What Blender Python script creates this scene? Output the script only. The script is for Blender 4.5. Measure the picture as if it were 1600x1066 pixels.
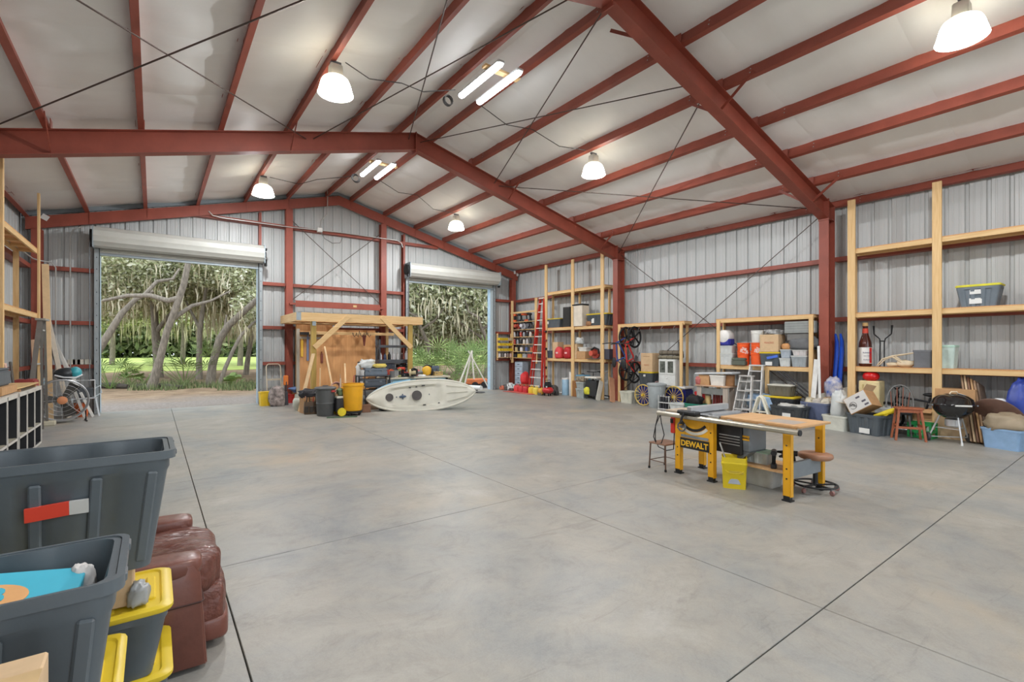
import bpy, bmesh, math, random
from mathutils import Vector, Matrix, noise

for o in list(bpy.data.objects):
    bpy.data.objects.remove(o, do_unlink=True)
SC = bpy.context.scene
COL = SC.collection
PI = math.pi

# ------------------------------------------------------------------ camera
CAM = Vector((-5.0, -16.74, 1.69))
YAW = math.radians(36.57)
FPX = 755.0
HOR = 545.0
cd = bpy.data.cameras.new('camera')
cam = bpy.data.objects.new('camera', cd)
COL.objects.link(cam)
cam.location = CAM
cam.rotation_euler = (PI / 2, 0, -YAW)
cd.sensor_width = 36.0
cd.lens = FPX * 36.0 / 1600.0
cd.shift_y = (HOR - 533.0) / 1600.0
cd.clip_start = 0.05
cd.clip_end = 500
SC.camera = cam

# ------------------------------------------------------------------ world: pale overcast sky
w = bpy.data.worlds.new('overcast')
SC.world = w
w.use_nodes = True
nt = w.node_tree
bg = nt.nodes['Background']
bg.inputs['Color'].default_value = (0.86, 0.93, 1.0, 1)
bg.inputs['Strength'].default_value = 2.0

# ------------------------------------------------------------------ exposure
SC.view_settings.view_transform = 'Standard'
SC.view_settings.look = 'None'
SC.view_settings.gamma = 1.0
SC.view_settings.use_curve_mapping = False
SC.view_settings.exposure = 0.3
SC.cycles.use_denoising = True
SC.cycles.max_bounces = 6
SC.cycles.diffuse_bounces = 4
SC.cycles.adaptive_threshold = 0.02
SC.cycles.glossy_bounces = 3
SC.cycles.transmission_bounces = 6
SC.cycles.transparent_max_bounces = 8
SC.cycles.sample_clamp_indirect = 6.0

HIGHBAY_W = 345.0

FW = Vector((math.sin(YAW), math.cos(YAW), 0))
RT = Vector((math.cos(YAW), -math.sin(YAW), 0))


def ray(px, py):
    return FW + RT * ((px - 800.0) / FPX) + Vector((0, 0, (HOR - py) / FPX))


def PZ(px, py, z=0.0):
    d = ray(px, py)
    return CAM + d * ((z - CAM.z) / d.z)


def PX(px, py, x):
    d = ray(px, py)
    return CAM + d * ((x - CAM.x) / d.x)


def PY(px, py, y):
    d = ray(px, py)
    return CAM + d * ((y - CAM.y) / d.y)


# ------------------------------------------------------------------ materials
MATS = {}


def s2l(c):
    return tuple(((v / 255.0) / 12.92 if v / 255.0 <= 0.04045 else ((v / 255.0 + 0.055) / 1.055) ** 2.4) for v in c)


def M(name, rgb=(128, 128, 128), rough=0.55, metal=0.0, var=0.12, scale=6.0, bump=0.0, bscale=40.0, stretch=None, spec=0.5,
      emit=0.0, trans=0.0, alpha=1.0, rvar=0.0, coat=0.0, rgb2=None):
    """procedural principled material: sRGB 0-255 colour with noise variation and optional bump"""
    if name in MATS:
        return MATS[name]
    m = bpy.data.materials.new(name)
    m.use_nodes = True
    n = m.node_tree.nodes
    l = m.node_tree.links
    b = n['Principled BSDF']
    c = s2l(rgb)
    b.inputs['Roughness'].default_value = rough
    b.inputs['Metallic'].default_value = metal
    b.inputs['Specular IOR Level'].default_value = spec
    if coat:
        b.inputs['Coat Weight'].default_value = coat
    if trans:
        b.inputs['Transmission Weight'].default_value = trans
    if alpha < 1:
        b.inputs['Alpha'].default_value = alpha
    if emit:
        b.inputs['Emission Color'].default_value = (*c, 1)
        b.inputs['Emission Strength'].default_value = emit
    tc = n.new('ShaderNodeTexCoord')
    mp = n.new('ShaderNodeMapping')
    l.new(tc.outputs['Object'], mp.inputs['Vector'])
    if stretch:
        mp.inputs['Scale'].default_value = stretch
    if var > 0 or rgb2:
        ns = n.new('ShaderNodeTexNoise')
        ns.inputs['Scale'].default_value = scale
        ns.inputs['Detail'].default_value = 5
        ns.inputs['Roughness'].default_value = 0.6
        l.new(mp.outputs['Vector'], ns.inputs['Vector'])
        rp = n.new('ShaderNodeValToRGB')
        rp.color_ramp.elements[0].position = 0.3
        rp.color_ramp.elements[1].position = 0.7
        c2 = s2l(rgb2) if rgb2 else tuple(min(1, v * (1 + var)) for v in c)
        c1 = c if rgb2 else tuple(v * (1 - var) for v in c)
        rp.color_ramp.elements[0].color = (*c1, 1)
        rp.color_ramp.elements[1].color = (*c2, 1)
        l.new(ns.outputs['Fac'], rp.inputs['Fac'])
        l.new(rp.outputs['Color'], b.inputs['Base Color'])
        if rvar:
            mr = n.new('ShaderNodeMapRange')
            mr.inputs['To Min'].default_value = max(0.02, rough - rvar)
            mr.inputs['To Max'].default_value = rough + rvar
            l.new(ns.outputs['Fac'], mr.inputs['Value'])
            l.new(mr.outputs['Result'], b.inputs['Roughness'])
    else:
        b.inputs['Base Color'].default_value = (*c, 1)
    if bump > 0:
        nb = n.new('ShaderNodeTexNoise')
        nb.inputs['Scale'].default_value = bscale
        nb.inputs['Detail'].default_value = 4
        l.new(mp.outputs['Vector'], nb.inputs['Vector'])
        bp = n.new('ShaderNodeBump')
        bp.inputs['Strength'].default_value = bump
        bp.inputs['Distance'].default_value = 0.01
        l.new(nb.outputs['Fac'], bp.inputs['Height'])
        l.new(bp.outputs['Normal'], b.inputs['Normal'])
    MATS[name] = m
    return m


def C(r, g, b, rough=0.55, metal=0.0, **k):
    """anonymous plastic / paint material by colour"""
    return M('paint_%d_%d_%d_%d_%d' % (r, g, b, int(rough * 100), int(metal * 100)), (r, g, b), rough, metal, **k)


# ------------------------------------------------------------------ mesh builder
class MB:
    def __init__(s):
        s.v = []
        s.f = []

    def add(s, vs, fs, mat=None):
        o = len(s.v)
        if mat is not None:
            vs = [mat @ Vector(p) for p in vs]
        s.v += [tuple(p) for p in vs]
        s.f += [tuple(i + o for i in f) for f in fs]
        return s

    def box(s, c, d, top=(1, 1), mat=None, rz=0.0, r=None):
        """box centred at c with size d; top = xy scale of the upper face"""
        x, y, z = d[0] / 2, d[1] / 2, d[2] / 2
        a, b = top
        vs = [(-x, -y, -z), (x, -y, -z), (x, y, -z), (-x, y, -z), (-x * a, -y * b, z), (x * a, -y * b, z), (x * a, y * b, z), (-x * a, y * b, z)]
        m = Matrix.Translation(Vector(c))
        if r is not None:
            m = m @ r.to_4x4()
        if rz:
            m = m @ Matrix.Rotation(rz, 4, 'Z')
        if mat is not None:
            m = mat @ m
        return s.add(vs, [(3, 2, 1, 0), (4, 5, 6, 7), (0, 1, 5, 4), (1, 2, 6, 5), (2, 3, 7, 6), (3, 0, 4, 7)], m)

    def bb(s, x0, y0, z0, x1, y1, z1):
        return s.box(((x0 + x1) / 2, (y0 + y1) / 2, (z0 + z1) / 2), (abs(x1 - x0), abs(y1 - y0), abs(z1 - z0)))

    def beam(s, p0, p1, w, h, up=(0, 0, 1)):
        """rectangular bar from p0 to p1; w across, h along up"""
        p0 = Vector(p0)
        p1 = Vector(p1)
        d = (p1 - p0)
        L = d.length
        d.normalize()
        u = Vector(up)
        if abs(d.dot(u)) > 0.98:
            u = Vector((0, 1, 0))
        sd = d.cross(u).normalized()
        u = sd.cross(d).normalized()
        m = Matrix((sd, d, u)).transposed().to_4x4()
        m.translation = (p0 + p1) / 2
        return s.box((0, 0, 0), (w, L, h), mat=m)

    def cyl(s, p0, p1, r0, r1=None, n=12, caps=True):
        r1 = r0 if r1 is None else r1
        p0 = Vector(p0)
        p1 = Vector(p1)
        d = (p1 - p0).normalized()
        a = Vector((1, 0, 0)) if abs(d.x) < 0.9 else Vector((0, 1, 0))
        a = d.cross(a).normalized()
        b = d.cross(a)
        vs = []
        for p, rr in ((p0, r0), (p1, r1)):
            for i in range(n):
                t = 2 * PI * i / n
                vs.append(p + (a * math.cos(t) + b * math.sin(t)) * rr)
        fs = [(i, (i + 1) % n, n + (i + 1) % n, n + i) for i in range(n)]
        if caps:
            fs += [tuple(range(n - 1, -1, -1)), tuple(range(n, 2 * n))]
        return s.add(vs, fs)

    def tube(s, pts, r, n=8, closed=False, caps=True):
        pts = [Vector(p) for p in pts]
        N = len(pts)
        rr = r if isinstance(r, (list, tuple)) else [r] * N
        vs = []
        pa = None
        for i, p in enumerate(pts):
            if closed:
                d = pts[(i + 1) % N] - pts[i - 1]
            else:
                d = pts[min(i + 1, N - 1)] - pts[max(i - 1, 0)]
            if d.length < 1e-9:
                d = Vector((0, 0, 1))
            d.normalize()
            if pa is None:
                a = Vector((0, 0, 1)) if abs(d.z) < 0.9 else Vector((1, 0, 0))
                a = (a - d * a.dot(d)).normalized()
            else:
                a = (pa - d * pa.dot(d))
                a = a.normalized() if a.length > 1e-6 else pa
            pa = a
            b = d.cross(a)
            for k in range(n):
                t = 2 * PI * k / n
                vs.append(p + (a * math.cos(t) + b * math.sin(t)) * rr[i])
        fs = []
        for i in range(N if closed else N - 1):
            j = (i + 1) % N
            for k in range(n):
                fs.append((i * n + k, i * n + (k + 1) % n, j * n + (k + 1) % n, j * n + k))
        if caps and not closed:
            fs += [tuple(range(n - 1, -1, -1)), tuple(range((N - 1) * n, N * n))]
        return s.add(vs, fs)

    def lathe(s, prof, n=20, mat=None, caps=True, sx=1.0, sy=1.0):
        """revolve (r, z) profile around Z"""
        vs = []
        for r, z in prof:
            for i in range(n):
                t = 2 * PI * i / n
                vs.append((r * math.cos(t) * sx, r * math.sin(t) * sy, z))
        fs = []
        for j in range(len(prof) - 1):
            for i in range(n):
                fs.append((j * n + i, j * n + (i + 1) % n, (j + 1) * n + (i + 1) % n, (j + 1) * n + i))
        if caps:
            if prof[0][0] > 1e-5:
                fs.append(tuple(range(n - 1, -1, -1)))
            if prof[-1][0] > 1e-5:
                k = (len(prof) - 1) * n
                fs.append(tuple(range(k, k + n)))
        return s.add(vs, fs, mat)

    def prism(s, poly, h, mat=None):
        """extrude 2-D polygon (x, y) from z=0 to z=h"""
        n = len(poly)
        vs = [(x, y, 0) for x, y in poly] + [(x, y, h) for x, y in poly]
        fs = [(i, (i + 1) % n, n + (i + 1) % n, n + i) for i in range(n)]
        fs += [tuple(range(n - 1, -1, -1)), tuple(range(n, 2 * n))]
        return s.add(vs, fs, mat)

    def ell(s, c, r, n=14, m=8, mat=None, jag=0.0, seed=0):
        """ellipsoid, optionally lumpy"""
        vs = []
        fs = []
        c = Vector(c)
        for j in range(m + 1):
            ph = PI * j / m
            for i in range(n):
                t = 2 * PI * i / n
                d = Vector((math.sin(ph) * math.cos(t), math.sin(ph) * math.sin(t), -math.cos(ph)))
                k = 1.0
                if jag:
                    k += jag * noise.noise(d * 2.3 + Vector((seed * 3.1, seed, 0)))
                vs.append(c + Vector((d.x * r[0], d.y * r[1], d.z * r[2])) * k)
        for j in range(m):
            for i in range(n):
                fs.append((j * n + i, j * n + (i + 1) % n, (j + 1) * n + (i + 1) % n, (j + 1) * n + i))
        return s.add(vs, fs, mat)

    def build(s, name, mat, parent=None, smooth=None, bevel=0.0, seg=1, loc=None, rz=0.0, subsurf=0):
        me = bpy.data.meshes.new(name)
        me.from_pydata(s.v, [], s.f)
        me.validate()
        bm = bmesh.new()
        bm.from_mesh(me)
        bmesh.ops.remove_doubles(bm, verts=bm.verts, dist=1e-6)
        bmesh.ops.recalc_face_normals(bm, faces=bm.faces)
        if bevel:
            es = [e for e in bm.edges if len(e.link_faces) == 2 and e.calc_face_angle(0) > 0.6]
            bmesh.ops.bevel(bm, geom=es, offset=bevel, segments=seg, affect='EDGES', clamp_overlap=True)
        bm.to_mesh(me)
        bm.free()
        if smooth is not None:
            me.shade_smooth()
            me.set_sharp_from_angle(angle=math.radians(smooth))
        if mat is not None:
            me.materials.append(mat)
        o = bpy.data.objects.new(name, me)
        COL.objects.link(o)
        if parent is not None:
            o.parent = parent
        if loc is not None:
            o.location = loc
        if rz:
            o.rotation_euler = (0, 0, rz)
        if subsurf:
            md = o.modifiers.new('subsurf', 'SUBSURF')
            md.levels = subsurf
            md.render_levels = subsurf
        return o


def tag(o, label=None, cat=None, group=None, kind=None):
    if label:
        o['label'] = label
    if cat:
        o['category'] = cat
    if group:
        o['group'] = group
    if kind:
        o['kind'] = kind
    return o


def thing(name, label, cat, loc=(0, 0, 0), rz=0.0, group=None, kind=None):
    o = bpy.data.objects.new(name, None)
    COL.objects.link(o)
    o.empty_display_size = 0.1
    o.location = loc
    o.rotation_euler = (0, 0, rz)
    return tag(o, label, cat, group, kind)


def clone(src, name, parent=None, loc=None, rot=None, scale=None):
    """another object that shares the mesh"""
    o = src.copy()
    o.name = name
    COL.objects.link(o)
    o.parent = parent
    if loc is not None:
        o.location = loc
    if rot is not None:
        o.rotation_euler = rot
    if scale is not None:
        o.scale = scale
    return o


def dup(root, loc=None, rz=None, label=None, group=None):
    r = root.copy()
    COL.objects.link(r)
    if loc is not None:
        r.location = loc
    if rz is not None:
        r.rotation_euler = (0, 0, rz)
    if label:
        r['label'] = label
    if group:
        r['group'] = group
    for ch in list(root.children):
        c = ch.copy()
        COL.objects.link(c)
        c.parent = r
        for g in list(ch.children):
            d = g.copy()
            COL.objects.link(d)
            d.parent = c
    return r


def lettering(txt, size, mat, parent, loc, rot, name='lettering', extrude=0.001, align='CENTER', bold=0.0, xs=1.0):
    cu = bpy.data.curves.new('text', 'FONT')
    cu.body = txt
    cu.size = size
    cu.align_x = align
    cu.align_y = 'CENTER'
    cu.extrude = extrude
    cu.offset = bold
    cu.resolution_u = 3
    t = bpy.data.objects.new('text', cu)
    me = bpy.data.meshes.new_from_object(t)
    bpy.data.objects.remove(t, do_unlink=True)
    me.materials.clear()
    me.materials.append(mat)
    o = bpy.data.objects.new(name, me)
    COL.objects.link(o)
    o.parent = parent
    o.location = loc
    o.rotation_euler = rot
    o.scale = (xs, 1, 1)
    return o


def rrect(w, h, r, n=4):
    """rounded rectangle outline, ccw"""
    pts = []
    for cx, cy, a in ((w / 2 - r, h / 2 - r, 0), (-w / 2 + r, h / 2 - r, 90), (-w / 2 + r, -h / 2 + r, 180), (w / 2 - r, -h / 2 + r, 270)):
        for i in range(n + 1):
            t = math.radians(a + 90.0 * i / n)
            pts.append((cx + r * math.cos(t), cy + r * math.sin(t)))
    return pts


def loft(mb, rings, cap0=True, cap1=True):
    """rings: list of equal-length 3-D point lists"""
    n = len(rings[0])
    vs = [p for r in rings for p in r]
    fs = []
    for j in range(len(rings) - 1):
        for i in range(n):
            fs.append((j * n + i, j * n + (i + 1) % n, (j + 1) * n + (i + 1) % n, (j + 1) * n + i))
    if cap0:
        fs.append(tuple(range(n - 1, -1, -1)))
    if cap1:
        k = (len(rings) - 1) * n
        fs.append(tuple(range(k, k + n)))
    return mb.add(vs, fs)


random.seed(7)
R = random.random


def U(a, b):
    return a + (b - a) * random.random()


# shared materials
RED = M('red_oxide_primer', (142, 70, 54), 0.5, var=0.16, scale=2.5, bump=0.05, bscale=60)
REDD = RED
GALV = M('galvanised_trim', (150, 162, 168), 0.45, 0.3, var=0.08, scale=4)
WOODX = M('pine_lumber_x', (230, 198, 146), 0.62, var=0.0, rgb2=(210, 170, 114), scale=9, stretch=(0.25, 5, 5))
WOODY = M('pine_lumber_y', (230, 198, 146), 0.62, var=0.0, rgb2=(210, 170, 114), scale=9, stretch=(5, 0.25, 5))
WOODZ = M('pine_lumber_z', (230, 198, 146), 0.62, var=0.0, rgb2=(210, 170, 114), scale=9, stretch=(5, 5, 0.25))
PLY = M('plywood', (218, 164, 108), 0.6, var=0.0, rgb2=(200, 142, 88), scale=5, stretch=(6, 6, 0.35))
BLACK = M('black_plastic', (30, 31, 33), 0.5, var=0.15)
DARK = M('dark_rubber', (22, 22, 23), 0.75, var=0.15)
CHROME = M('bright_steel', (205, 207, 210), 0.25, 1.0, var=0.04)
ALU = M('aluminium', (196, 198, 200), 0.38, 0.75, var=0.08)
WHITE = M('white_plastic', (226, 226, 222), 0.45, var=0.05)
STEEL = M('grey_steel', (120, 124, 128), 0.4, 0.6, var=0.12)
CARD = M('cardboard', (190, 148, 104), 0.85, var=0.1, scale=14)
CARD2 = M('pale_cardboard', (208, 178, 140), 0.85, var=0.08, scale=14)
# ================================================================== the building: 15.2 x 18.3 m steel shed, 3:12 roof
HW = 7.62            # half width to the wall sheets
LEN = 18.29          # back wall at y = 0, front wall at y = -18.29
RT0 = 6.81           # rafter top at ridge
SL = 0.256


def rtop(x):
    return RT0 - SL * abs(x)


def roofz(x):
    return RT0 + 0.2 - SL * abs(x)


DX0, DX1, DZ = 2.43, 6.12, 4.28      # roll-up door openings (mirrored)
DOORS_BACK = [(-DX1, -DX0), (DX0 + 0.06, DX1 + 0.1)]
FRONT_DAYLIGHT_GAPS = [(-5.9, -2.2), (2.2, 5.9)]  # unseen openings behind the viewer, added to let daylight in

# ---- floor of sawn concrete slabs
conc = bpy.data.materials.new('polished_concrete')
conc.use_nodes = True
n = conc.node_tree.nodes
l = conc.node_tree.links
b = n['Principled BSDF']
geo = n.new('ShaderNodeNewGeometry')


def nz(scale, detail=6, rough=0.6, dist=0.0, sc=None):
    t = n.new('ShaderNodeTexNoise')
    t.inputs['Scale'].default_value = scale
    t.inputs['Detail'].default_value = detail
    t.inputs['Roughness'].default_value = rough
    t.inputs['Distortion'].default_value = dist
    if sc:
        mp = n.new('ShaderNodeMapping')
        mp.inputs['Scale'].default_value = sc
        l.new(geo.outputs['Position'], mp.inputs['Vector'])
        l.new(mp.outputs['Vector'], t.inputs['Vector'])
    else:
        l.new(geo.outputs['Position'], t.inputs['Vector'])
    return t


def ramp(src, stops):
    r = n.new('ShaderNodeValToRGB')
    while len(r.color_ramp.elements) < len(stops):
        r.color_ramp.elements.new(0.5)
    for e, (p, c) in zip(r.color_ramp.elements, stops):
        e.position = p
        e.color = (*c, 1)
    l.new(src, r.inputs['Fac'])
    return r


def mixc(a, bb, fac, mode='MIX'):
    x = n.new('ShaderNodeMix')
    x.data_type = 'RGBA'
    x.blend_type = mode
    if isinstance(fac, (int, float)):
        x.inputs[0].default_value = fac
    else:
        l.new(fac, x.inputs[0])
    for s_, v in ((6, a), (7, bb)):
        if isinstance(v, tuple):
            x.inputs[s_].default_value = (*v, 1)
        else:
            l.new(v, x.inputs[s_])
    return x.outputs[2]


base = ramp(nz(0.7, 9, 0.66, 0.5).outputs['Fac'], [(0.3, s2l((132, 136, 137))), (0.45, s2l((152, 151, 146))), (0.58, s2l((162, 157, 147))), (0.74, s2l((178, 175, 168)))])
mott = ramp(nz(2.6, 10, 0.75, 0.5).outputs['Fac'], [(0.28, (0.68, 0.68, 0.68)), (0.48, (0.96, 0.96, 0.96)), (0.72, (1.1, 1.1, 1.09))])
col = mixc(base.outputs['Color'], mott.outputs['Color'], 0.8, 'MULTIPLY')
# trowel swirls and tyre scuffs
swl = ramp(nz(0.9, 10, 0.8, 2.0).outputs['Fac'], [(0.485, (1, 1, 1)), (0.5, (0.72, 0.72, 0.72)), (0.515, (1, 1, 1))])
col = mixc(col, swl.outputs['Color'], 0.35, 'MULTIPLY')
scf = ramp(nz(2.2, 6, 0.7, 1.5, (0.35, 2.2, 1)).outputs['Fac'], [(0.6, (1, 1, 1)), (0.7, (0.62, 0.62, 0.62))])
col = mixc(col, scf.outputs['Color'], 0.5, 'MULTIPLY')
# tan spill stains
stn = ramp(nz(0.33, 5, 0.55, 0.8).outputs['Fac'], [(0.58, (0, 0, 0)), (0.72, (0.8, 0.8, 0.8))])
col = mixc(col, s2l((176, 160, 136)), stn.outputs['Color'])
fine = ramp(nz(90, 3, 0.6).outputs['Fac'], [(0.3, (0.93, 0.93, 0.93)), (0.7, (1.05, 1.05, 1.05))])
col = mixc(col, fine.outputs['Color'], 0.7, 'MULTIPLY')
l.new(col, b.inputs['Base Color'])
rr = n.new('ShaderNodeMapRange')
rr.inputs['To Min'].default_value = 0.34
rr.inputs['To Max'].default_value = 0.56
l.new(nz(1.1, 7, 0.65, 0.8).outputs['Fac'], rr.inputs['Value'])
l.new(rr.outputs['Result'], b.inputs['Roughness'])
bp = n.new('ShaderNodeBump')
bp.inputs['Strength'].default_value = 0.05
bp.inputs['Distance'].default_value = 0.01
l.new(nz(14, 5).outputs['Fac'], bp.inputs['Height'])
l.new(bp.outputs['Normal'], b.inputs['Normal'])
b.inputs['Specular IOR Level'].default_value = 0.5

floor = MB().bb(-HW, -LEN, -0.25, HW, 0.05, -0.025).build('floor', M('dark_joint_filler', (70, 68, 64), 0.9))
tag(floor, 'grey sealed concrete floor cut into large slabs', 'floor', kind='structure')
XJ = [-HW, -4.6, -1.5, 1.6, 4.7, HW]
YJ = [-LEN, -15.42, -12.4, -9.32, -6.25, -3.2, 0.05]
for i in range(len(XJ) - 1):
    for j in range(len(YJ) - 1):
        g = 0.004
        MB().bb(XJ[i] + g, YJ[j] + g, -0.1, XJ[i + 1] - g, YJ[j + 1] - g, 0.0).build('concrete_slab', conc, floor, bevel=0.003)

# ---- ribbed steel wall sheets
SHEET = M('ribbed_steel_sheet', (188, 191, 190), 0.42, 0.0, var=0.05, scale=1.5, stretch=(1.5, 1.5, 0.4), spec=0.55, rvar=0.06)
PITCH = 0.3048
PROF = [(0.0, 0), (0.036, 0), (0.043, 0.005), (0.058, 0.005), (0.065, 0), (0.114, 0), (0.132, 0.034), (0.172, 0.034), (0.190, 0),
        (0.239, 0), (0.246, 0.005), (0.261, 0.005), (0.268, 0), (PITCH, 0)]


def sheet_wall(wall, s0, s1, axis, plane, out, ztop, holes=()):
    """ribbed sheets three ribs wide along one wall; axis 'x' or 'y'; out = sign of the outward side"""
    s = s0
    while s < s1 - 1e-4:
        pts = []
        for k in range(3):
            for a, d in PROF[:-1] if k < 2 else PROF:
                pts.append((s + k * PITCH + a, d))
        pts = [p for p in pts if p[0] <= s1 + 1e-6]
        mb = MB()
        for (a, da), (c, dc) in zip(pts[:-1], pts[1:]):
            mid = (a + c) / 2
            spans = [(0.0, None)]
            for h0, h1, hz in holes:
                if h0 < mid < h1:
                    spans = [(hz, None)]
            for lo, _ in spans:
                q = []
                for sv, dv in ((a, da), (c, dc)):
                    q.append((sv, plane + out * dv))
                za, zc = ztop(a), ztop(c)
                if axis == 'x':
                    vs = [(q[0][0], q[0][1], lo), (q[1][0], q[1][1], lo), (q[1][0], q[1][1], zc), (q[0][0], q[0][1], za)]
                else:
                    vs = [(q[0][1], q[0][0], lo), (q[1][1], q[1][0], lo), (q[1][1], q[1][0], zc), (q[0][1], q[0][0], za)]
                mb.add(vs, [(0, 1, 2, 3)])
        if mb.f:
            mb.build('wall_sheet', SHEET, wall)
        s += 3 * PITCH


def cee(mb, p0, p1, depth, flange, up, side, t=0.006, lip=0.018):
    """C-section bar p0->p1: web along 'up' (depth), flanges towards 'side'"""
    p0 = Vector(p0)
    p1 = Vector(p1)
    u = Vector(up).normalized()
    sd = Vector(side).normalized()
    prof = [(0, 0), (flange, 0), (flange, lip), (flange - t, lip), (flange - t, t), (t, t), (t, depth - t), (flange - t, depth - t), (flange - t, depth - lip), (flange, depth - lip), (flange, depth), (0, depth)]
    loft(mb, [[p + sd * a + u * bb for a, bb in prof] for p in (p0, p1)])
    return mb


GZ = (1.18, 2.30, 3.66)
wb = thing('wall_back', 'back gable wall of ribbed grey sheets with two openings', 'wall', kind='structure')
sheet_wall(wb, -HW, HW, 'x', 0.0, 1, lambda x: roofz(x), [(a, c, DZ) for a, c in DOORS_BACK])
wr = thing('wall_right', 'long ribbed sheet wall behind the lumber shelves', 'wall', kind='structure')
sheet_wall(wr, -LEN, 0, 'y', HW, 1, lambda y: 5.14)
wl = thing('wall_left', 'ribbed sheet side wall beside the big open doorway', 'wall', kind='structure')
sheet_wall(wl, -LEN, 0, 'y', -HW, -1, lambda y: 5.14)
wf = thing('wall_front', 'front gable wall of ribbed sheets behind the viewer', 'wall', kind='structure')
sheet_wall(wf, -HW, HW, 'x', -LEN, -1, lambda x: roofz(x), [(a, c, DZ) for a, c in FRONT_DAYLIGHT_GAPS])
for z in GZ:
    for wall, sx in ((wr, 1), (wl, -1)):
        for y0, y1 in ((-6.0, -0.25), (-12.1, -6.2), (-18.2, -12.3)):
            cee(MB(), (sx * (HW - 0.01), y0, z), (sx * (HW - 0.01), y1, z), 0.2, 0.10, (-sx, 0, 0), (0, 0, 1)).build('girt', RED, wall)
XCOL = 1.55
segs = [(-7.2, -DX1 - 0.1), (-DX0 + 0.1, -XCOL - 0.1), (-XCOL + 0.1, XCOL - 0.1), (XCOL + 0.1, DX0 - 0.06), (DX1 + 0.22, 7.2)]
for z in GZ:
    for a, c in segs:
        if a == -XCOL + 0.1 and z < 3:
            pass
        cee(MB(), (a, -0.01, z), (c, -0.01, z), 0.2, 0.10, (0, -1, 0), (0, 0, 1)).build('girt', RED, wb)
for a, c in ((-4.2, -XCOL - 0.1), (-XCOL + 0.1, XCOL - 0.1), (XCOL + 0.1, 3.75)):
    cee(MB(), (a, -0.01, 5.5), (c, -0.01, 5.5), 0.2, 0.10, (0, -1, 0), (0, 0, 1)).build('girt', RED, wb)

# ---- roof insulation blankets (white vinyl facing), each a strip across the slope
INS = M('white_vinyl_facing', (244, 244, 241), 0.5, var=0.02, scale=1.2, bump=0.6, bscale=3.0, stretch=(1.0, 2.6, 1.0), rvar=0.08, spec=0.4)
ceil = thing('ceiling', 'white vinyl faced roof insulation sagging between red purlins', 'ceiling', kind='structure')
PURX = [0.37 + 1.19 * k for k in range(7)]


def sagz(x, y):
    ax = abs(x)
    z = roofz(x) - 0.005
    k = (ax - 0.37) / 1.19
    if k < 0:
        t = 0.5 + 0.5 * ax / 0.37
        amp = 0.035
    else:
        t = k - math.floor(k)
        amp = 0.065
    s = math.sin(PI * max(0, min(1, t)))
    nn = noise.noise(Vector((x * 0.5, y * 0.75, 3.1))) * 0.6 + noise.noise(Vector((x * 0.7, y * 2.4, 9.7))) * 0.8
    return z - s * amp * (0.45 + nn)


BW = 1.829
for sgn in (-1, 1):
    for k in range(10):
        y1 = 0.05 - k * BW
        y0 = max(y1 - BW, -LEN)
        nx, ny = 64, 16
        vs = []
        for i in range(nx + 1):
            ax = (HW + 0.02) * i / nx
            for j in range(ny + 1):
                y = y0 + (y1 - y0) * j / ny
                e = min(j, ny - j)
                tuck = 0.012 if e == 0 else 0.0
                vs.append((sgn * ax, y, sagz(sgn * ax, y) + tuck))
        fs = []
        for i in range(nx):
            for j in range(ny):
                a = i * (ny + 1) + j
                fs.append((a, a + 1, a + ny + 2, a + ny + 1))
        MB().add(vs, fs).build('insulation_blanket', INS, ceil, smooth=60)
# steel roof deck above
for sgn in (-1, 1):
    MB().add([(0, -LEN - 0.3, 7.09), (sgn * 7.95, -LEN - 0.3, 7.09 - SL * 7.95), (sgn * 7.95, 0.35, 7.09 - SL * 7.95), (0, 0.35, 7.09),
              (0, -LEN - 0.3, 7.13), (sgn * 7.95, -LEN - 0.3, 7.13 - SL * 7.95), (sgn * 7.95, 0.35, 7.13 - SL * 7.95), (0, 0.35, 7.13)],
             [(0, 1, 2, 3), (7, 6, 5, 4), (0, 4, 5, 1), (1, 5, 6, 2), (2, 6, 7, 3), (3, 7, 4, 0)]).build('roof_deck', GALV, ceil)
# ---- purlins
ORD = ['ridge', 'first', 'second', 'third', 'fourth', 'fifth', 'eave']
ct = math.cos(math.atan(SL))
for sgn in (-1, 1):
    side = 'table saw' if sgn > 0 else 'leather recliner'
    for k, x in enumerate(PURX):
        lab = {0: 'red steel ridge purlin on the slope over the %s' % side, 6: 'red steel eave strut at the foot of the slope over the %s' % side}.get(
            k, 'red steel roof purlin, %s one down from the ridge purlin over the %s' % (ORD[k], side))
        up = Vector((sgn * SL, 0, 1)).normalized()
        dn = Vector((sgn, 0, -SL)).normalized()
        p = Vector((sgn * x, 0, rtop(x) + 0.0))
        q = thing('roof_purlin', lab, 'purlin', kind='structure', group='roof purlins')
        mb = MB()
        cee(mb, p + Vector((0, -LEN + 0.03, 0)), p + Vector((0, -0.06, 0)), 0.205, 0.085, up, dn if k < 6 else -dn)
        mb.build('purlin_bar', RED, q)
        # lap bolts near the frames
        mb = MB()
        for fy in (-6.1, -12.2):
            for dy in (-0.55, 0.55):
                for h in (0.06, 0.13):
                    c = p + Vector((0, fy + dy, 0)) + up * h
                    mb.cyl(c - dn * 0.008, c + dn * 0.004, 0.011, n=6)
        mb.build('lap_bolts', CHROME, q)

# ---- rigid frames


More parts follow.
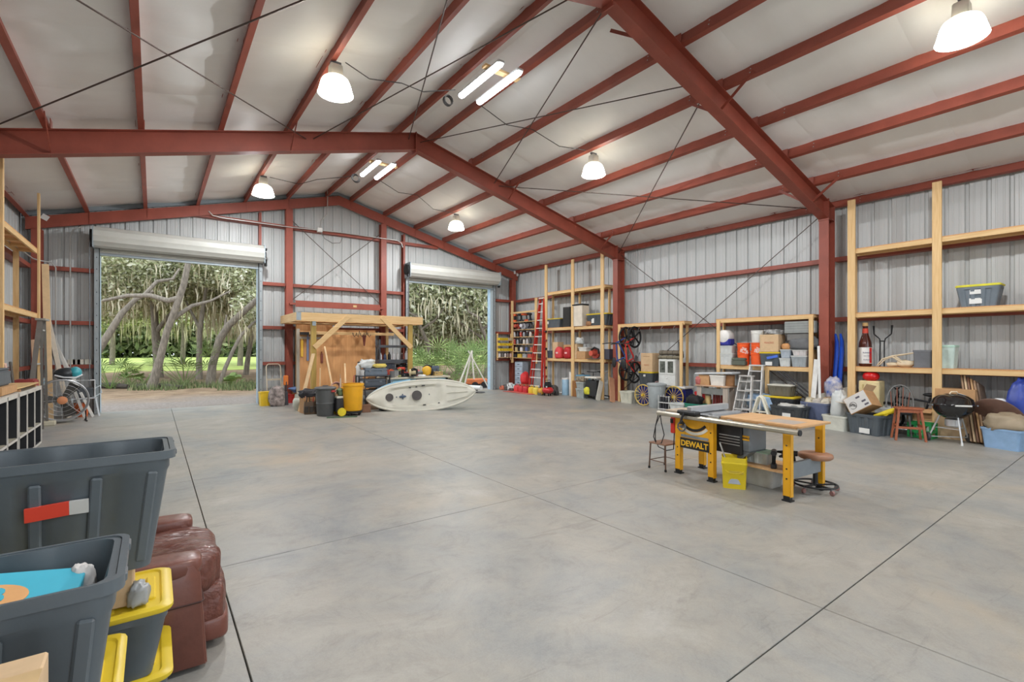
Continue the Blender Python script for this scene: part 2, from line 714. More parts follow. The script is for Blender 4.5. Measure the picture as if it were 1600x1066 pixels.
def ibeam(mb, p0, p1, d, fw, up, t=0.012, tw=0.008):
    """I-section from p0 to p1 (outer-flange line), web depth d measured against 'up'; flanges fw wide along Y"""
    p0 = Vector(p0)
    p1 = Vector(p1)
    u = Vector(up)
    for k0, k1, wd in ((0, t, fw), (t, d - t, tw), (d - t, d, fw)):
        ring = []
        for p in (p0, p1):
            ring.append([p - u * k0 + Vector((0, wd / 2, 0)), p - u * k0 - Vector((0, wd / 2, 0)), p - u * k1 - Vector((0, wd / 2, 0)), p - u * k1 + Vector((0, wd / 2, 0))])
        loft(mb, ring)
    return mb


CI, CO = 7.08, 7.42
for fy, lab, loc_ in ((-6.1, 'red steel rigid frame, the middle one crossing above the kayak', 0), (-12.2, 'red steel rigid frame crossing above the table saw', 1)):
    fr = thing('rigid_frame', lab, 'steel frame', (0, fy, 0), kind='structure', group='rigid frames')
    for sgn in (-1, 1):
        ibeam(MB(), (0, 0, RT0), (sgn * CI, 0, rtop(CI)), 0.40, 0.2, (0, 0, 1)).build('rafter', RED, fr)
        mb = MB()
        ibeam(mb, (sgn * CO, 0, 0.0), (sgn * CO, 0, rtop(CO)), CO - CI, 0.2, (sgn, 0, 0))
        mb.build('column', RED, fr)
        mb = MB()      # haunch: web panel, cap and end plates
        mb.bb(sgn * (CI - 0.015), -0.11, rtop(CI) - 0.43, sgn * CI, 0.11, rtop(CI) + 0.04)
        mb.bb(sgn * CI, -0.1, rtop(CI) - 0.415, sgn * CO, 0.1, rtop(CI) - 0.4)
        mb.beam((sgn * CI, 0, rtop(CI)), (sgn * (CO + 0.02), 0, rtop(CO + 0.02)), 0.2, 0.012)
        mb.build('haunch_plate', RED, fr)
        MB().bb(sgn * (CI - 0.03), -0.13, 0.0, sgn * (CO + 0.03), 0.13, 0.018).build('base_plate', RED, fr)
        for xx in (0.75, 2.75, 6.32):     # flange braces from lower flange up to the purlin
            for dy in (1,) if xx != 6.32 else (1, -1):
                MB().beam((sgn * xx, 0, rtop(xx) - 0.39), (sgn * xx, dy * 0.62, rtop(xx) + 0.06), 0.05, 0.012, up=(1, 0, 0)).build('flange_brace', RED, fr)
            if xx == 2.75:
                MB().beam((sgn * xx, 0, rtop(xx) - 0.39), (sgn * xx, -0.62, rtop(xx) + 0.06), 0.05, 0.012, up=(1, 0, 0)).build('flange_brace', RED, fr)
        for xx in PURX[1:6]:              # web stiffener / purlin clips
            MB().bb(sgn * xx - 0.005, -0.09, rtop(xx), sgn * xx + 0.005, 0.09, rtop(xx) + 0.17).build('purlin_clip', RED, fr)
    MB().bb(-0.012, -0.105, RT0 - 0.47, 0.012, 0.105, RT0 + 0.02).build('ridge_plate', RED, fr)

# ---- end frame on the back wall
ef = thing('end_frame', 'red steel gable end frame standing against the back wall', 'steel frame', kind='structure')
for sgn in (-1, 1):
    mb = MB()
    loft(mb, [[(sgn * x, y, rtop(x) - dz) for y, dz in ((-0.22, 0), (-0.30, 0), (-0.30, 0.30), (-0.22, 0.30), (-0.22, 0.285), (-0.29, 0.285), (-0.29, 0.015), (-0.22, 0.015))] for x in (0.0, 7.5)])
    mb.build('end_rafter', RED, ef)
    for x in PURX[0:6]:
        MB().box((sgn * x, -0.306, rtop(x) - 0.15), (0.012, 0.02, 0.31)).build('purlin_clip', RED, ef)
    for x, w_, zt in ((XCOL, 0.2, rtop(XCOL) - 0.3), (7.3, 0.2, rtop(7.3) - 0.3)):
        mb = MB()
        xs = sgn * x
        mb.bb(xs - 0.1, -0.30, 0, xs + 0.1, -0.29, zt)
        mb.bb(xs - 0.1, -0.10, 0, xs + 0.1, -0.09, zt)
        mb.bb(xs - 0.004, -0.29, 0, xs + 0.004, -0.10, zt)
        mb.build('end_column', RED, ef)
    xs = sgn * (DX0 - 0.03)
    mb = MB()
    cee(mb, (xs, -0.2, 0), (xs, -0.2, rtop(DX0) - 0.3), 0.19, 0.07, (0, 1, 0), (-sgn, 0, 0))
    mb.build('jamb_post', RED, ef)
    xs = sgn * (DX1 + (0.03 if sgn < 0 else 0.13))
    mb = MB()
    cee(mb, (xs, -0.2, 0), (xs, -0.2, DZ + 0.3), 0.19, 0.07, (0, 1, 0), (sgn, 0, 0))
    mb.build('jamb_post', RED, ef)
# white tags bolted at the far corner
MB().box((7.33, -0.316, 4.93), (0.09, 0.012, 0.13)).box((7.48, -0.316, 4.86), (0.1, 0.012, 0.15)).build('inspection_tag', WHITE, ef)
MB().box((-7.15, -0.316, 4.93), (0.14, 0.012, 0.13), r=Matrix.Rotation(0.5, 3, 'Y')).build('inspection_tag', WHITE, ef)
# gable closure strip between rafter and roof
for sgn in (-1, 1):
    mb = MB()
    loft(mb, [[(sgn * x, y, rtop(x) + dz) for y, dz in ((-0.03, 0.08), (-0.10, 0.08), (-0.10, 0.19), (-0.03, 0.19))] for x in (0.0, 7.6)])
    mb.build('closure_strip', GALV, ef)

# spare red beam hung between the two middle wall columns
sb = MB()
cee(sb, (-1.40, -0.42, 3.02), (1.36, -0.42, 3.02), 0.2, 0.07, (0, 0, 1), (0, 1, 0))
sbo = thing('hung_beam', 'red steel channel hung level below the crossed rods on back wall', 'beam')
sb.build('channel_bar', RED, sbo)
MB().bb(0.42, -0.43, 3.09, 0.54, -0.424, 3.16).build('paper_tag', M('tan_tag', (205, 180, 130), 0.8), sbo)
MB().bb(-1.56, -0.41, 3.08, -1.36, -0.30, 3.14).build('hanger_bracket', RED, sbo)
MB().bb(1.32, -0.41, 3.08, 1.5, -0.30, 3.14).build('hanger_bracket', RED, sbo)

# ---- bracing rods
ROD = M('brace_rod', (86, 74, 68), 0.5, 0.5, var=0.15)


def rod(a, c, lab):
    o = MB().tube([a, c], 0.011, n=6).build('brace_rod', ROD)
    tag(o, lab, 'rod', group='bracing rods', kind='structure')


def rp(x, y):
    return (x, y, rtop(x) - 0.12)


for sgn, s_ in ((-1, 'recliner side'), (1, 'table saw side')):
    for a, c, nm in ((0.15, 2.3, 'upper'), (2.45, 7.25, 'lower')):
        rod(rp(sgn * a, -6.1), rp(sgn * c, -12.2), 'thin brace rod of the %s roof cross, %s, falling towards the viewer' % (nm, s_))
        rod(rp(sgn * c, -6.1), rp(sgn * a, -12.2), 'thin brace rod of the %s roof cross, %s, rising towards the viewer' % (nm, s_))
rod((7.25, -6.2, 4.75), (7.25, -12.05, 0.3), 'brace rod on shelf wall falling from far column top to near column foot')
rod((7.25, -12.1, 4.75), (7.25, -6.2, 0.3), 'brace rod on shelf wall falling from near column top to far column foot')
rod((-1.45, -0.24, 5.75), (1.45, -0.24, 3.25), 'brace rod on back wall falling towards the small doorway')
rod((1.45, -0.24, 5.75), (-1.45, -0.24, 3.25), 'brace rod on back wall falling towards the big doorway')

# ---- roll-up doors
CURT = M('door_curtain', (196, 197, 190), 0.4, 0.1, var=0.05, scale=3)
JAMB = M('door_jamb_steel', (150, 158, 161), 0.45, 0.15, var=0.06)
for di, (a, c) in enumerate(DOORS_BACK):
    d = thing('door_%d' % (di + 1), ['wide roll-up doorway open to a lawn and leaning oak trunks', 'roll-up doorway behind the kayak open to dense mossy trees'][di], 'door', kind='structure')
    mid = (a + c) / 2
    hl = (c - a) / 2 + 0.1
    # rolled curtain: drum with shallow slat ribs
    mb = MB()
    pr = []
    nn_ = 36
    for i in range(nn_):
        t = 2 * PI * i / nn_
        rr_ = 0.26 + (0.012 if i % 3 == 0 else 0.0)
        pr.append((rr_ * math.cos(t), rr_ * math.sin(t)))
    loft(mb, [[(mid + sx * hl, -0.46 + p, DZ + 0.27 + q) for p, q in pr] for sx in (-1, 1)])
    mb.build('curtain_roll', CURT, d, smooth=25)
    for k in range(3):                    # lowest slats hanging below the roll
        MB().box((mid, -0.235 - 0.012 * k, DZ + 0.05 - 0.075 * k + (0.02 if di == 0 else 0)), (2 * hl - 0.15, 0.03, 0.068)).build('curtain_slat', CURT, d, bevel=0.008)
    MB().bb(a - 0.02, -0.30, DZ - 0.16, c + 0.02, -0.19, DZ - 0.10).build('bottom_bar', GALV, d)
    for sx, xx in ((-1, a), (1, c)):
        mb = MB()
        mb.bb(xx, -0.32, 0, xx + sx * 0.11, -0.30, DZ + 0.02)
        mb.bb(xx, -0.32, 0, xx + sx * 0.015, -0.10, DZ + 0.02)
        mb.build('guide_rail', JAMB, d)
        MB().bb(xx, -0.10, 0, xx + sx * 0.02, 0.10, DZ).build('jamb_flashing', M('pale_blue_trim', (168, 196, 216), 0.5), d)
        mb = MB()
        for q in range(14):
            mb.cyl((xx + sx * 0.06, -0.318, 0.15 + q * 0.3), (xx + sx * 0.06, -0.327, 0.15 + q * 0.3), 0.012, n=6)
        mb.build('bolt_row', DARK, d)
        mb = MB()
        mb.bb(mid + sx * hl, -0.72, DZ - 0.02, mid + sx * (hl + 0.02), -0.2, DZ + 0.52)
        mb.build('head_plate', GALV, d)
    sx = -1
    xx = mid + sx * (hl + 0.05)
    MB().cyl((xx + 0.03, -0.46, DZ + 0.27), (xx - 0.03, -0.46, DZ + 0.27), 0.19, n=20).cyl((xx + 0.03, -0.6, DZ + 0.08), (xx - 0.02, -0.6, DZ + 0.08), 0.1, n=14).build('chain_wheel', DARK, d, smooth=40)
    mb = MB()
    ch = [(xx - 0.02, -0.70, 0.75 + i * 0.12) for i in range(31)] + [(xx - 0.02, -0.62, 0.75 + (30 - i) * 0.12) for i in range(31)]
    mb.tube(ch, 0.008, n=5)
    mb.build('pull_chain', STEEL, d)
    mb = MB()
    xe = mid + hl + 0.05
    mb.cyl((xe - 0.02, -0.46, DZ + 0.27), (xe + 0.03, -0.46, DZ + 0.27), 0.09, n=14)
    mb.box((xe + 0.02, -0.48, DZ + 0.02), (0.06, 0.1, 0.2)).box((xe + 0.02, -0.5, DZ + 0.42), (0.05, 0.14, 0.06))
    mb.build('tension_bracket', DARK, d)

# ---- conduit and wiring on the back wall
COND = M('conduit', (190, 190, 186), 0.4, 0.5, var=0.06)


def conduit(pts, lab, r=0.016, m=None, cat='conduit', nm='conduit_pipe'):
    return tag(MB().tube(pts, r, n=6).build(nm, m or COND, smooth=60), lab, cat, group='conduits and cables', kind='structure')


conduit([(-3.72, -0.33, 5.66), (-3.62, -0.33, 5.55), (-3.4, -0.33, 5.52), (-1.7, -0.33, 5.52), (0, -0.33, 5.58), (2.05, -0.33, 5.58), (2.2, -0.33, 5.5), (2.25, -0.33, 5.35)], 'long grey conduit running level along the upper girt of back wall')
conduit([(-0.42, -0.42, 6.9), (-0.42, -0.42, 6.55), (-0.43, -0.42, 6.1), (-0.62, -0.4, 5.86), (-0.65, -0.4, 5.62)], 'white flexible conduit dropping from the ridge to a junction box')
conduit([(-0.62, -0.36, 5.5), (-0.5, -0.37, 5.3), (-0.25, -0.37, 5.18), (0.0, -0.37, 5.22), (0.08, -0.36, 5.4)], 'grey cable looping below the junction box on back wall', 0.013, M('grey_cable', (120, 120, 118), 0.6))
jb = MB().box((-0.65, -0.36, 5.56), (0.16, 0.1, 0.14)).build('junction_box', WHITE, bevel=0.01)
tag(jb, 'small white junction box at the crossing of conduits', 'junction box', kind='structure')
conduit([(-6.95, -0.36, 0.3), (-6.95, -0.36, 3.7), (-7.02, -0.36, 3.82), (-7.25, -0.36, 3.85), (-7.32, -0.6, 3.85), (-7.34, -4.5, 3.85)], 'grey conduit bent from the side wall down beside the fan corner')
conduit([(-6.68, -0.36, 0.25), (-6.68, -0.36, 4.5), (-6.62, -0.36, 4.7), (-6.45, -0.36, 4.8)], 'tall grey conduit next to the chain of the big doorway')
# ================================================================== luminaires
REFR = bpy.data.materials.new('prismatic_refractor')
REFR.use_nodes = True
n = REFR.node_tree.nodes
l = REFR.node_tree.links
n.remove(n['Principled BSDF'])
tr = n.new('ShaderNodeBsdfTranslucent')
tr.inputs['Color'].default_value = (0.97, 0.955, 0.92, 1)
df = n.new('ShaderNodeBsdfDiffuse')
df.inputs['Color'].default_value = (0.9, 0.86, 0.76, 1)
mx = n.new('ShaderNodeMixShader')
mx.inputs['Fac'].default_value = 0.2
l.new(tr.outputs['BSDF'], mx.inputs[1])
l.new(df.outputs['BSDF'], mx.inputs[2])
em = n.new('ShaderNodeEmission')
em.inputs['Color'].default_value = (1.0, 0.86, 0.6, 1)
em.inputs['Strength'].default_value = 0.35
ad = n.new('ShaderNodeAddShader')
l.new(mx.outputs['Shader'], ad.inputs[0])
l.new(em.outputs['Emission'], ad.inputs[1])
l.new(ad.outputs['Shader'], n['Material Output'].inputs['Surface'])
GLOW = M('lamp_glow', (255, 246, 224), 0.5, var=0, emit=9.0)
TGLOW = M('tube_glow', (248, 250, 255), 0.5, var=0, emit=14.0)
HB = [(-2.75, -3.05, 'bowl shaped high bay lamp glowing above the big open doorway'), (-2.75, -9.15, 'bowl shaped high bay lamp glowing at the top, left of the twin tube lights'),
      (2.9, -3.05, 'farthest small bowl lamp above the tall red ladder corner'), (2.9, -9.15, 'bowl shaped high bay lamp glowing above the shelf of orange buckets'),
      (3.05, -15.25, 'large bowl shaped high bay lamp in the upper right corner'), (-2.75, -15.25, 'bowl shaped high bay lamp out of view above the viewer')]
for x, y, lab in HB:
    zt = rtop(x) + 0.0
    t = thing('high_bay_lamp', lab, 'lamp', (x, y, zt), group='high bay lamps')
    MB().cyl((0, 0, 0.0), (0, 0, -0.06), 0.012, n=8).box((0, 0, -0.02), (0.16, 0.05, 0.04)).build('mounting_hook', STEEL, t)
    MB().box((0, 0, -0.15), (0.2, 0.17, 0.19), top=(0.9, 0.9)).build('ballast_housing', M('lamp_housing', (190, 188, 180), 0.5, 0.2), t, bevel=0.015)
    MB().lathe([(0.085, -0.235), (0.15, -0.25), (0.19, -0.28), (0.215, -0.34), (0.235, -0.42), (0.255, -0.49), (0.262, -0.50)],
               n=28, caps=False).build('refractor_bowl', REFR, t, smooth=50)
    MB().lathe([(0.0, -0.30), (0.10, -0.305), (0.15, -0.34), (0.155, -0.37), (0.0, -0.40)], n=20, caps=False).build('lamp_lens', GLOW, t, smooth=60)
    ld = bpy.data.lights.new('high_bay_light', 'POINT')
    ld.energy = HIGHBAY_W
    ld.color = (0.965, 0.98, 1.0)
    ld.shadow_soft_size = 0.1
    lo = bpy.data.objects.new('high_bay_light', ld)
    COL.objects.link(lo)
    lo.parent = t
    lo.location = (0, 0, -0.47)
for xs, y0, y1, zz, labs in (((-0.36, 0.04), -10.2, -8.85, 6.42, ('nearer pair of glowing tube lights, the one on the outer end of board', 'nearer pair of glowing tube lights, the one towards the small lamp')),
                             ((-0.42, -0.02), -4.95, -3.65, 6.42, ('farther pair of tube lights, the one beside the coiled cable', 'farther pair of tube lights, the one away from the coiled cable'))):
    bd = MB().bb(xs[0] - 0.12, y0 + 0.3, zz + 0.075, xs[1] + 0.22, y0 + 0.42, zz + 0.115).build('mounting_board', WOODX)
    tag(bd, 'short pine board holding the %s pair of tube lights under the ridge' % ('nearer' if y0 < -8 else 'farther'), 'board')
    for x, lab in zip(xs, labs):
        t = thing('tube_light', lab, 'lamp', (x, (y0 + y1) / 2, zz), group='ridge tube lights')
        L = (y1 - y0) / 2
        MB().box((0, 0, 0.045), (0.13, 2 * L, 0.05)).build('fixture_body', M('fixture_grey', (198, 200, 200), 0.5), t, bevel=0.012)
        mb = MB()
        ring = []
        for yy, k in ((-L + 0.01, 0.75), (-L + 0.05, 1), (L - 0.05, 1), (L - 0.01, 0.75)):
            ring.append([(0.062 * k * math.cos(a), yy, 0.03 - 0.062 * k * math.sin(a)) for a in [PI * i / 8 for i in range(9)]])
        loft(mb, ring)
        mb.build('diffuser', TGLOW, t, smooth=50)
CAB = M('dark_cable', (60, 58, 56), 0.6)
conduit([(-2.6, -9.15, 6.15), (-2.2, -9.1, 6.05), (-1.6, -9.0, 6.22), (-1.2, -9.0, 6.2), (-0.5, -8.9, 6.5)], 'dark cable sagging from lamp to the nearer tube lights', 0.009, CAB)
conduit([(-2.6, -3.05, 6.1), (-1.9, -3.1, 6.05), (-1.5, -3.3, 6.2), (-0.6, -3.6, 6.4)], 'dark cable sagging from lamp to the farther tube lights', 0.009, CAB)
conduit([(0.1, -8.8, 6.45), (0.9, -8.6, 6.35), (1.5, -8.7, 6.38), (2.1, -8.9, 6.1), (2.7, -9.1, 6.1)], 'dark cable crossing from tube lights to lamp over buckets', 0.009, CAB)
conduit([(0.05, -3.6, 6.45), (0.8, -3.3, 6.3), (1.5, -3.1, 6.4), (2.1, -3.0, 6.1), (2.8, -3.05, 6.08)], 'dark cable crossing from tube lights to the farthest small lamp', 0.009, CAB)
mb = MB()
for k in range(4):
    mb.tube([(-0.58 + 0.1 * math.cos(a) + 0.02 * k, -3.6 + 0.03 * k, 6.36 + 0.1 * math.sin(a)) for a in [2 * PI * i / 14 for i in range(14)]], 0.012, n=5, closed=True)
tag(mb.build('cable_coil', CAB), 'coiled dark cable hanging by the farther tube lights', 'cable')
mb = MB()
for k in range(3):
    mb.tube([(-0.55 + 0.09 * math.cos(a), -8.75 + 0.03 * k, 6.36 + 0.09 * math.sin(a)) for a in [2 * PI * i / 12 for i in range(12)]], 0.01, n=5, closed=True)
tag(mb.build('cable_coil', CAB), 'coiled dark cable hanging by the nearer tube lights', 'cable')
# ================================================================== outdoors: gravel apron, leaf litter, lawn, oaks with moss
gm = bpy.data.materials.new('ground_litter')
gm.use_nodes = True
n = gm.node_tree.nodes
l = gm.node_tree.links
b = n['Principled BSDF']
b.inputs['Roughness'].default_value = 0.95
geo = n.new('ShaderNodeNewGeometry')
lit = ramp(nz(1.3, 10, 0.75, 0.4).outputs['Fac'], [(0.3, s2l((100, 82, 62))), (0.5, s2l((142, 118, 92))), (0.7, s2l((166, 146, 118)))])
gra = ramp(nz(9, 10, 0.85).outputs['Fac'], [(0.3, s2l((96, 88, 80))), (0.55, s2l((146, 136, 128))), (0.75, s2l((186, 178, 170)))])
sx = n.new('ShaderNodeSeparateXYZ')
l.new(geo.outputs['Position'], sx.inputs[0])
ad = n.new('ShaderNodeMath')
ad.operation = 'MULTIPLY_ADD'
l.new(nz(0.5, 4).outputs['Fac'], ad.inputs[0])
ad.inputs[1].default_value = 4.0
l.new(sx.outputs['Y'], ad.inputs[2])
mr = n.new('ShaderNodeMapRange')
mr.inputs['From Min'].default_value = 5.0
mr.inputs['From Max'].default_value = 8.0
l.new(ad.outputs[0], mr.inputs['Value'])
c1 = mixc(gra.outputs['Color'], lit.outputs['Color'], mr.outputs['Result'])
l.new(c1, b.inputs['Base Color'])
bp = n.new('ShaderNodeBump')
bp.inputs['Strength'].default_value = 0.6
bp.inputs['Distance'].default_value = 0.05
l.new(nz(6, 8, 0.8).outputs['Fac'], bp.inputs['Height'])
l.new(bp.outputs['Normal'], b.inputs['Normal'])
GND = -0.10
mb = MB()
nx_, ny_ = 60, 60
vs = []
for i in range(nx_ + 1):
    for j in range(ny_ + 1):
        x = -70 + 160 * i / nx_
        y = 0.06 + 45 * (j / ny_) ** 1.5
        vs.append((x, y, GND + (0.06 * noise.noise(Vector((x * 0.4, y * 0.4, 0))) if y > 1 else 0)))
fs = [(i * (ny_ + 1) + j, (i + 1) * (ny_ + 1) + j, (i + 1) * (ny_ + 1) + j + 1, i * (ny_ + 1) + j + 1) for i in range(nx_) for j in range(ny_)]
g = mb.add(vs, fs).build('ground', gm, smooth=60)
tag(g, 'gravel and brown leaf litter outside the open doorways', 'ground', kind='structure')
lawn = MB().bb(-70, 30.0, -0.4, 90, 140, GND + 0.03).build('lawn', M('lawn_green', (146, 168, 74), 0.95, var=0, rgb2=(186, 196, 110), scale=0.35, bump=0.4, bscale=8))
tag(lawn, 'sunny green lawn beyond the leaning oak trunks', 'lawn', kind='structure')
gf = MB().bb(-30, -60, -0.4, 30, -LEN - 0.05, GND).build('forecourt', gm)
tag(gf, 'gravel forecourt outside the front of the building', 'ground', kind='structure')


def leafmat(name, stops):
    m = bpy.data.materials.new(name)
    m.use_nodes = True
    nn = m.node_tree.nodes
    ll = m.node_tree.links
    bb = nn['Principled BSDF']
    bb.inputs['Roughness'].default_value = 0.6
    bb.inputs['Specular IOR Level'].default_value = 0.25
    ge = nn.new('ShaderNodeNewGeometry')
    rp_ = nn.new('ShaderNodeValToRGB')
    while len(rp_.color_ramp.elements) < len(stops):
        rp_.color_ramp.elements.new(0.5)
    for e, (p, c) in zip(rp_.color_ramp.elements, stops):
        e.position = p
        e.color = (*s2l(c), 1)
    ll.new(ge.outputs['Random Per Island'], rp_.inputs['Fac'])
    ll.new(rp_.outputs['Color'], bb.inputs['Base Color'])
    MATS[name] = m
    return m


LEAF = leafmat('oak_leaves', [(0, (128, 136, 96)), (0.3, (170, 176, 132)), (0.65, (206, 208, 172)), (1, (236, 236, 218))])
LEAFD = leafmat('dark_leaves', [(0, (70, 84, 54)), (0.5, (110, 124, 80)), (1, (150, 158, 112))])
MOSS = leafmat('spanish_moss', [(0, (160, 152, 120)), (0.5, (198, 188, 156)), (1, (228, 220, 196))])
PALM = leafmat('palm_green', [(0, (78, 104, 62)), (0.5, (112, 138, 80)), (1, (154, 172, 106))])
BARK = M('oak_bark', (104, 96, 86), 0.9, var=0.0, rgb2=(154, 144, 130), scale=5, stretch=(3, 3, 0.7), bump=0.8, bscale=12)
rng = random.Random(11)


def leaves(mb, c, r, count, size, hollow=0.35):
    for _ in range(count):
        while True:
            d = Vector((rng.uniform(-1, 1), rng.uniform(-1, 1), rng.uniform(-1, 1)))
            if hollow < d.length < 1:
                break
        p = Vector(c) + Vector((d.x * r[0], d.y * r[1], d.z * r[2]))
        a = Vector((rng.gauss(0, 1), rng.gauss(0, 1), rng.gauss(0, 0.7))).normalized()
        b_ = a.cross(Vector((rng.gauss(0, 1), rng.gauss(0, 1), rng.gauss(0, 1)))).normalized()
        s_ = size * rng.uniform(0.5, 1.3)
        mb.add([p - a * s_, p + b_ * s_ * 0.45, p + a * s_, p - b_ * s_ * 0.45], [(0, 1, 2, 3)])


def moss(mb, c, r, count, ln, wd=0.034):
    ln *= 0.62
    count = int(count * 0.7)
    for _ in range(count):
        p = Vector(c) + Vector((rng.uniform(-1, 1) * r[0], rng.uniform(-1, 1) * r[1], rng.uniform(-0.6, 0.6) * r[2]))
        L = ln * rng.uniform(0.35, 1.2)
        a = rng.uniform(0, PI)
        d = Vector((math.cos(a), math.sin(a), 0)) * wd * rng.uniform(0.5, 1.4)
        k = Vector((rng.uniform(-0.15, 0.15), rng.uniform(-0.15, 0.15), 0))
        mb.add([p - d * 0.5, p + d * 0.5, p + d + k - Vector((0, 0, L * 0.45)), p - d + k - Vector((0, 0, L * 0.4)), p + k * 0.6 - Vector((0, 0, L))],
               [(0, 1, 2, 3), (3, 2, 4)])


def oak(lab, path, rad, limbs, crowns, nleaf, size, nmoss, mlen, lm=None, grp='oak trees outside'):
    base = Vector(path[0])
    t = thing('oak_tree', lab, 'tree', base, group=grp)
    mb = MB()
    mb.tube([Vector(p) - base for p in path], [r_ * 0.55 for r_ in rad], n=9)
    mb.build('trunk', BARK, t, smooth=60)
    for lp, lr in limbs:
        MB().tube([Vector(p) - base for p in lp], [r_ * 0.7 for r_ in lr], n=7).build('limb', BARK, t, smooth=60)
    if crowns:
        mb = MB()
        mm = MB()
        nleaf = int(nleaf * 1.25)
        tot = sum(r[0] * r[1] * r[2] for c, r in crowns)
        for c, r in crowns:
            f_ = r[0] * r[1] * r[2] / tot
            leaves(mb, Vector(c) - base, r, int(nleaf * f_), size)
            if nmoss:
                moss(mm, Vector(c) - base - Vector((0, 0, r[2] * 0.45)), r, int(nmoss * f_), mlen)
        tag(mb.build('foliage', lm or LEAF, t), kind='stuff')
        if nmoss:
            tag(mm.build('hanging_moss', MOSS, t), kind='stuff')
    return t


def at(px, py, D):
    return CAM + ray(px, py) * D


def gp(px, D):
    p = CAM + ray(px, HOR) * D
    p.z = GND - 0.05
    return p


# trunks seen through the big doorway
oak('thick pale oak trunk leaning across the middle of the big doorway',
    [gp(236, 21.5), at(250, 560, 21.5), at(260, 520, 21.5), at(275, 480, 21.5), at(287, 445, 21.5), at(294, 410, 21.5), at(298, 370, 21.5)], [0.38, 0.28, 0.25, 0.25, 0.24, 0.21, 0.17],
    [([at(280, 466, 21.5), at(262, 470, 21.4), at(235, 462, 21.2), at(200, 462, 21), at(160, 470, 20.8)], [0.2, 0.17, 0.15, 0.12, 0.08]),
     ([at(268, 500, 21.6), at(300, 478, 22), at(330, 470, 22.4), at(360, 455, 23)], [0.16, 0.12, 0.08, 0.05]),
     ([at(225, 462, 21.2), at(245, 440, 21.6), at(270, 436, 22), at(280, 420, 22.5)], [0.13, 0.11, 0.09, 0.06])],
    [(at(215, 425, 29), (4.5, 2.5, 1.7)), (at(320, 405, 30), (4.5, 2.5, 1.7)), (at(250, 365, 28), (5, 3, 1.5)), (at(190, 385, 23.5), (2.6, 1.6, 1.0)), (at(355, 425, 28), (2.6, 2.5, 1.1))], 24000, 0.12, 500, 1.2)
oak('dark upright oak trunk just behind the leaning one in the big doorway',
    [gp(247, 30), at(246, 560, 30), at(243, 520, 30), at(240, 480, 30), at(232, 440, 30)], [0.55, 0.44, 0.4, 0.34, 0.2],
    [([at(243, 520, 30), at(262, 495, 30), at(285, 470, 31)], [0.22, 0.16, 0.08])],
    [(at(225, 430, 33), (5.5, 4, 2.4)), (at(290, 440, 34), (5, 4, 2.2)), (at(170, 450, 32), (4, 3, 2.2))], 19000, 0.15, 1000, 1.8)
oak('upright oak trunk in the middle right of the big doorway',
    [gp(311, 28), at(311, 560, 28), at(312, 520, 28), at(316, 490, 28), at(322, 450, 28)], [0.34, 0.27, 0.26, 0.22, 0.14],
    [([at(313, 515, 28), at(300, 490, 28.5), at(290, 470, 29)], [0.14, 0.1, 0.06])],
    [(at(320, 440, 31), (4.2, 3, 2.0)), (at(390, 430, 33), (4, 3, 2.4))], 12000, 0.14, 900, 2.0)
oak('curved oak trunk leaning right beside the right edge of the big doorway',
    [gp(328, 24), at(332, 570, 24), at(343, 530, 24), at(358, 508, 24), at(380, 488, 24), at(402, 468, 24), at(425, 455, 24)], [0.42, 0.33, 0.32, 0.3, 0.27, 0.24, 0.18],
    [([at(345, 528, 24), at(352, 508, 24.2), at(354, 492, 24.3)], [0.12, 0.09, 0.05])],
    [(at(430, 430, 27), (3.0, 2.4, 1.6)), (at(385, 400, 27.5), (3.2, 2.4, 1.5))], 9000, 0.12, 500, 1.2)
oak('thin oak trunk leaning right, lowest of the leaning trunks in the big doorway',
    [gp(342, 23.5), at(352, 575, 23.6), at(364, 548, 23.8), at(376, 525, 24), at(395, 505, 24.5), at(420, 490, 25)], [0.2, 0.17, 0.16, 0.15, 0.12, 0.07], [],
    [(at(425, 480, 26), (2, 2, 1.2))], 2500, 0.12, 400, 1.6)
oak('short slanted oak trunk near the right jamb of the big doorway',
    [gp(384, 33), at(388, 555, 33), at(393, 525, 33), at(404, 500, 33), at(420, 480, 33)], [0.34, 0.28, 0.26, 0.2, 0.12], [],
    [(at(410, 470, 35), (4, 3, 2))], 4000, 0.15, 900, 2.6)
oak('oak limb rising from the left edge of the big doorway',
    [gp(120, 21), at(140, 570, 21), at(165, 530, 21), at(190, 490, 21.3), at(212, 468, 21.6), at(240, 455, 22)], [0.4, 0.3, 0.27, 0.23, 0.18, 0.1], [],
    [(at(150, 420, 25), (3, 2.4, 1.8)), (at(195, 435, 26), (2.6, 2.0, 1.4))], 8000, 0.12, 500, 1.6)
# curtain of moss-hung oaks behind the lawn side
for px, D, nm in ((175, 52, 'far mossy oak beyond the lawn at the left of the big doorway'), (285, 55, 'far mossy oak beyond the lawn in the middle of the big doorway'), (375, 50, 'far mossy oak beyond the lawn near the right jamb')):
    oak(nm, [gp(px, D), at(px + 2, 520, D), at(px - 3, 490, D), at(px + 6, 450, D)], [0.5, 0.4, 0.35, 0.2], [],
        [(at(px - 30, 470, D), (5, 4, 3.2)), (at(px + 30, 465, D + 2), (5.5, 4, 3.5)), (at(px, 430, D), (6.5, 5, 3.4))], 9000, 0.24, 1300, 3.0)
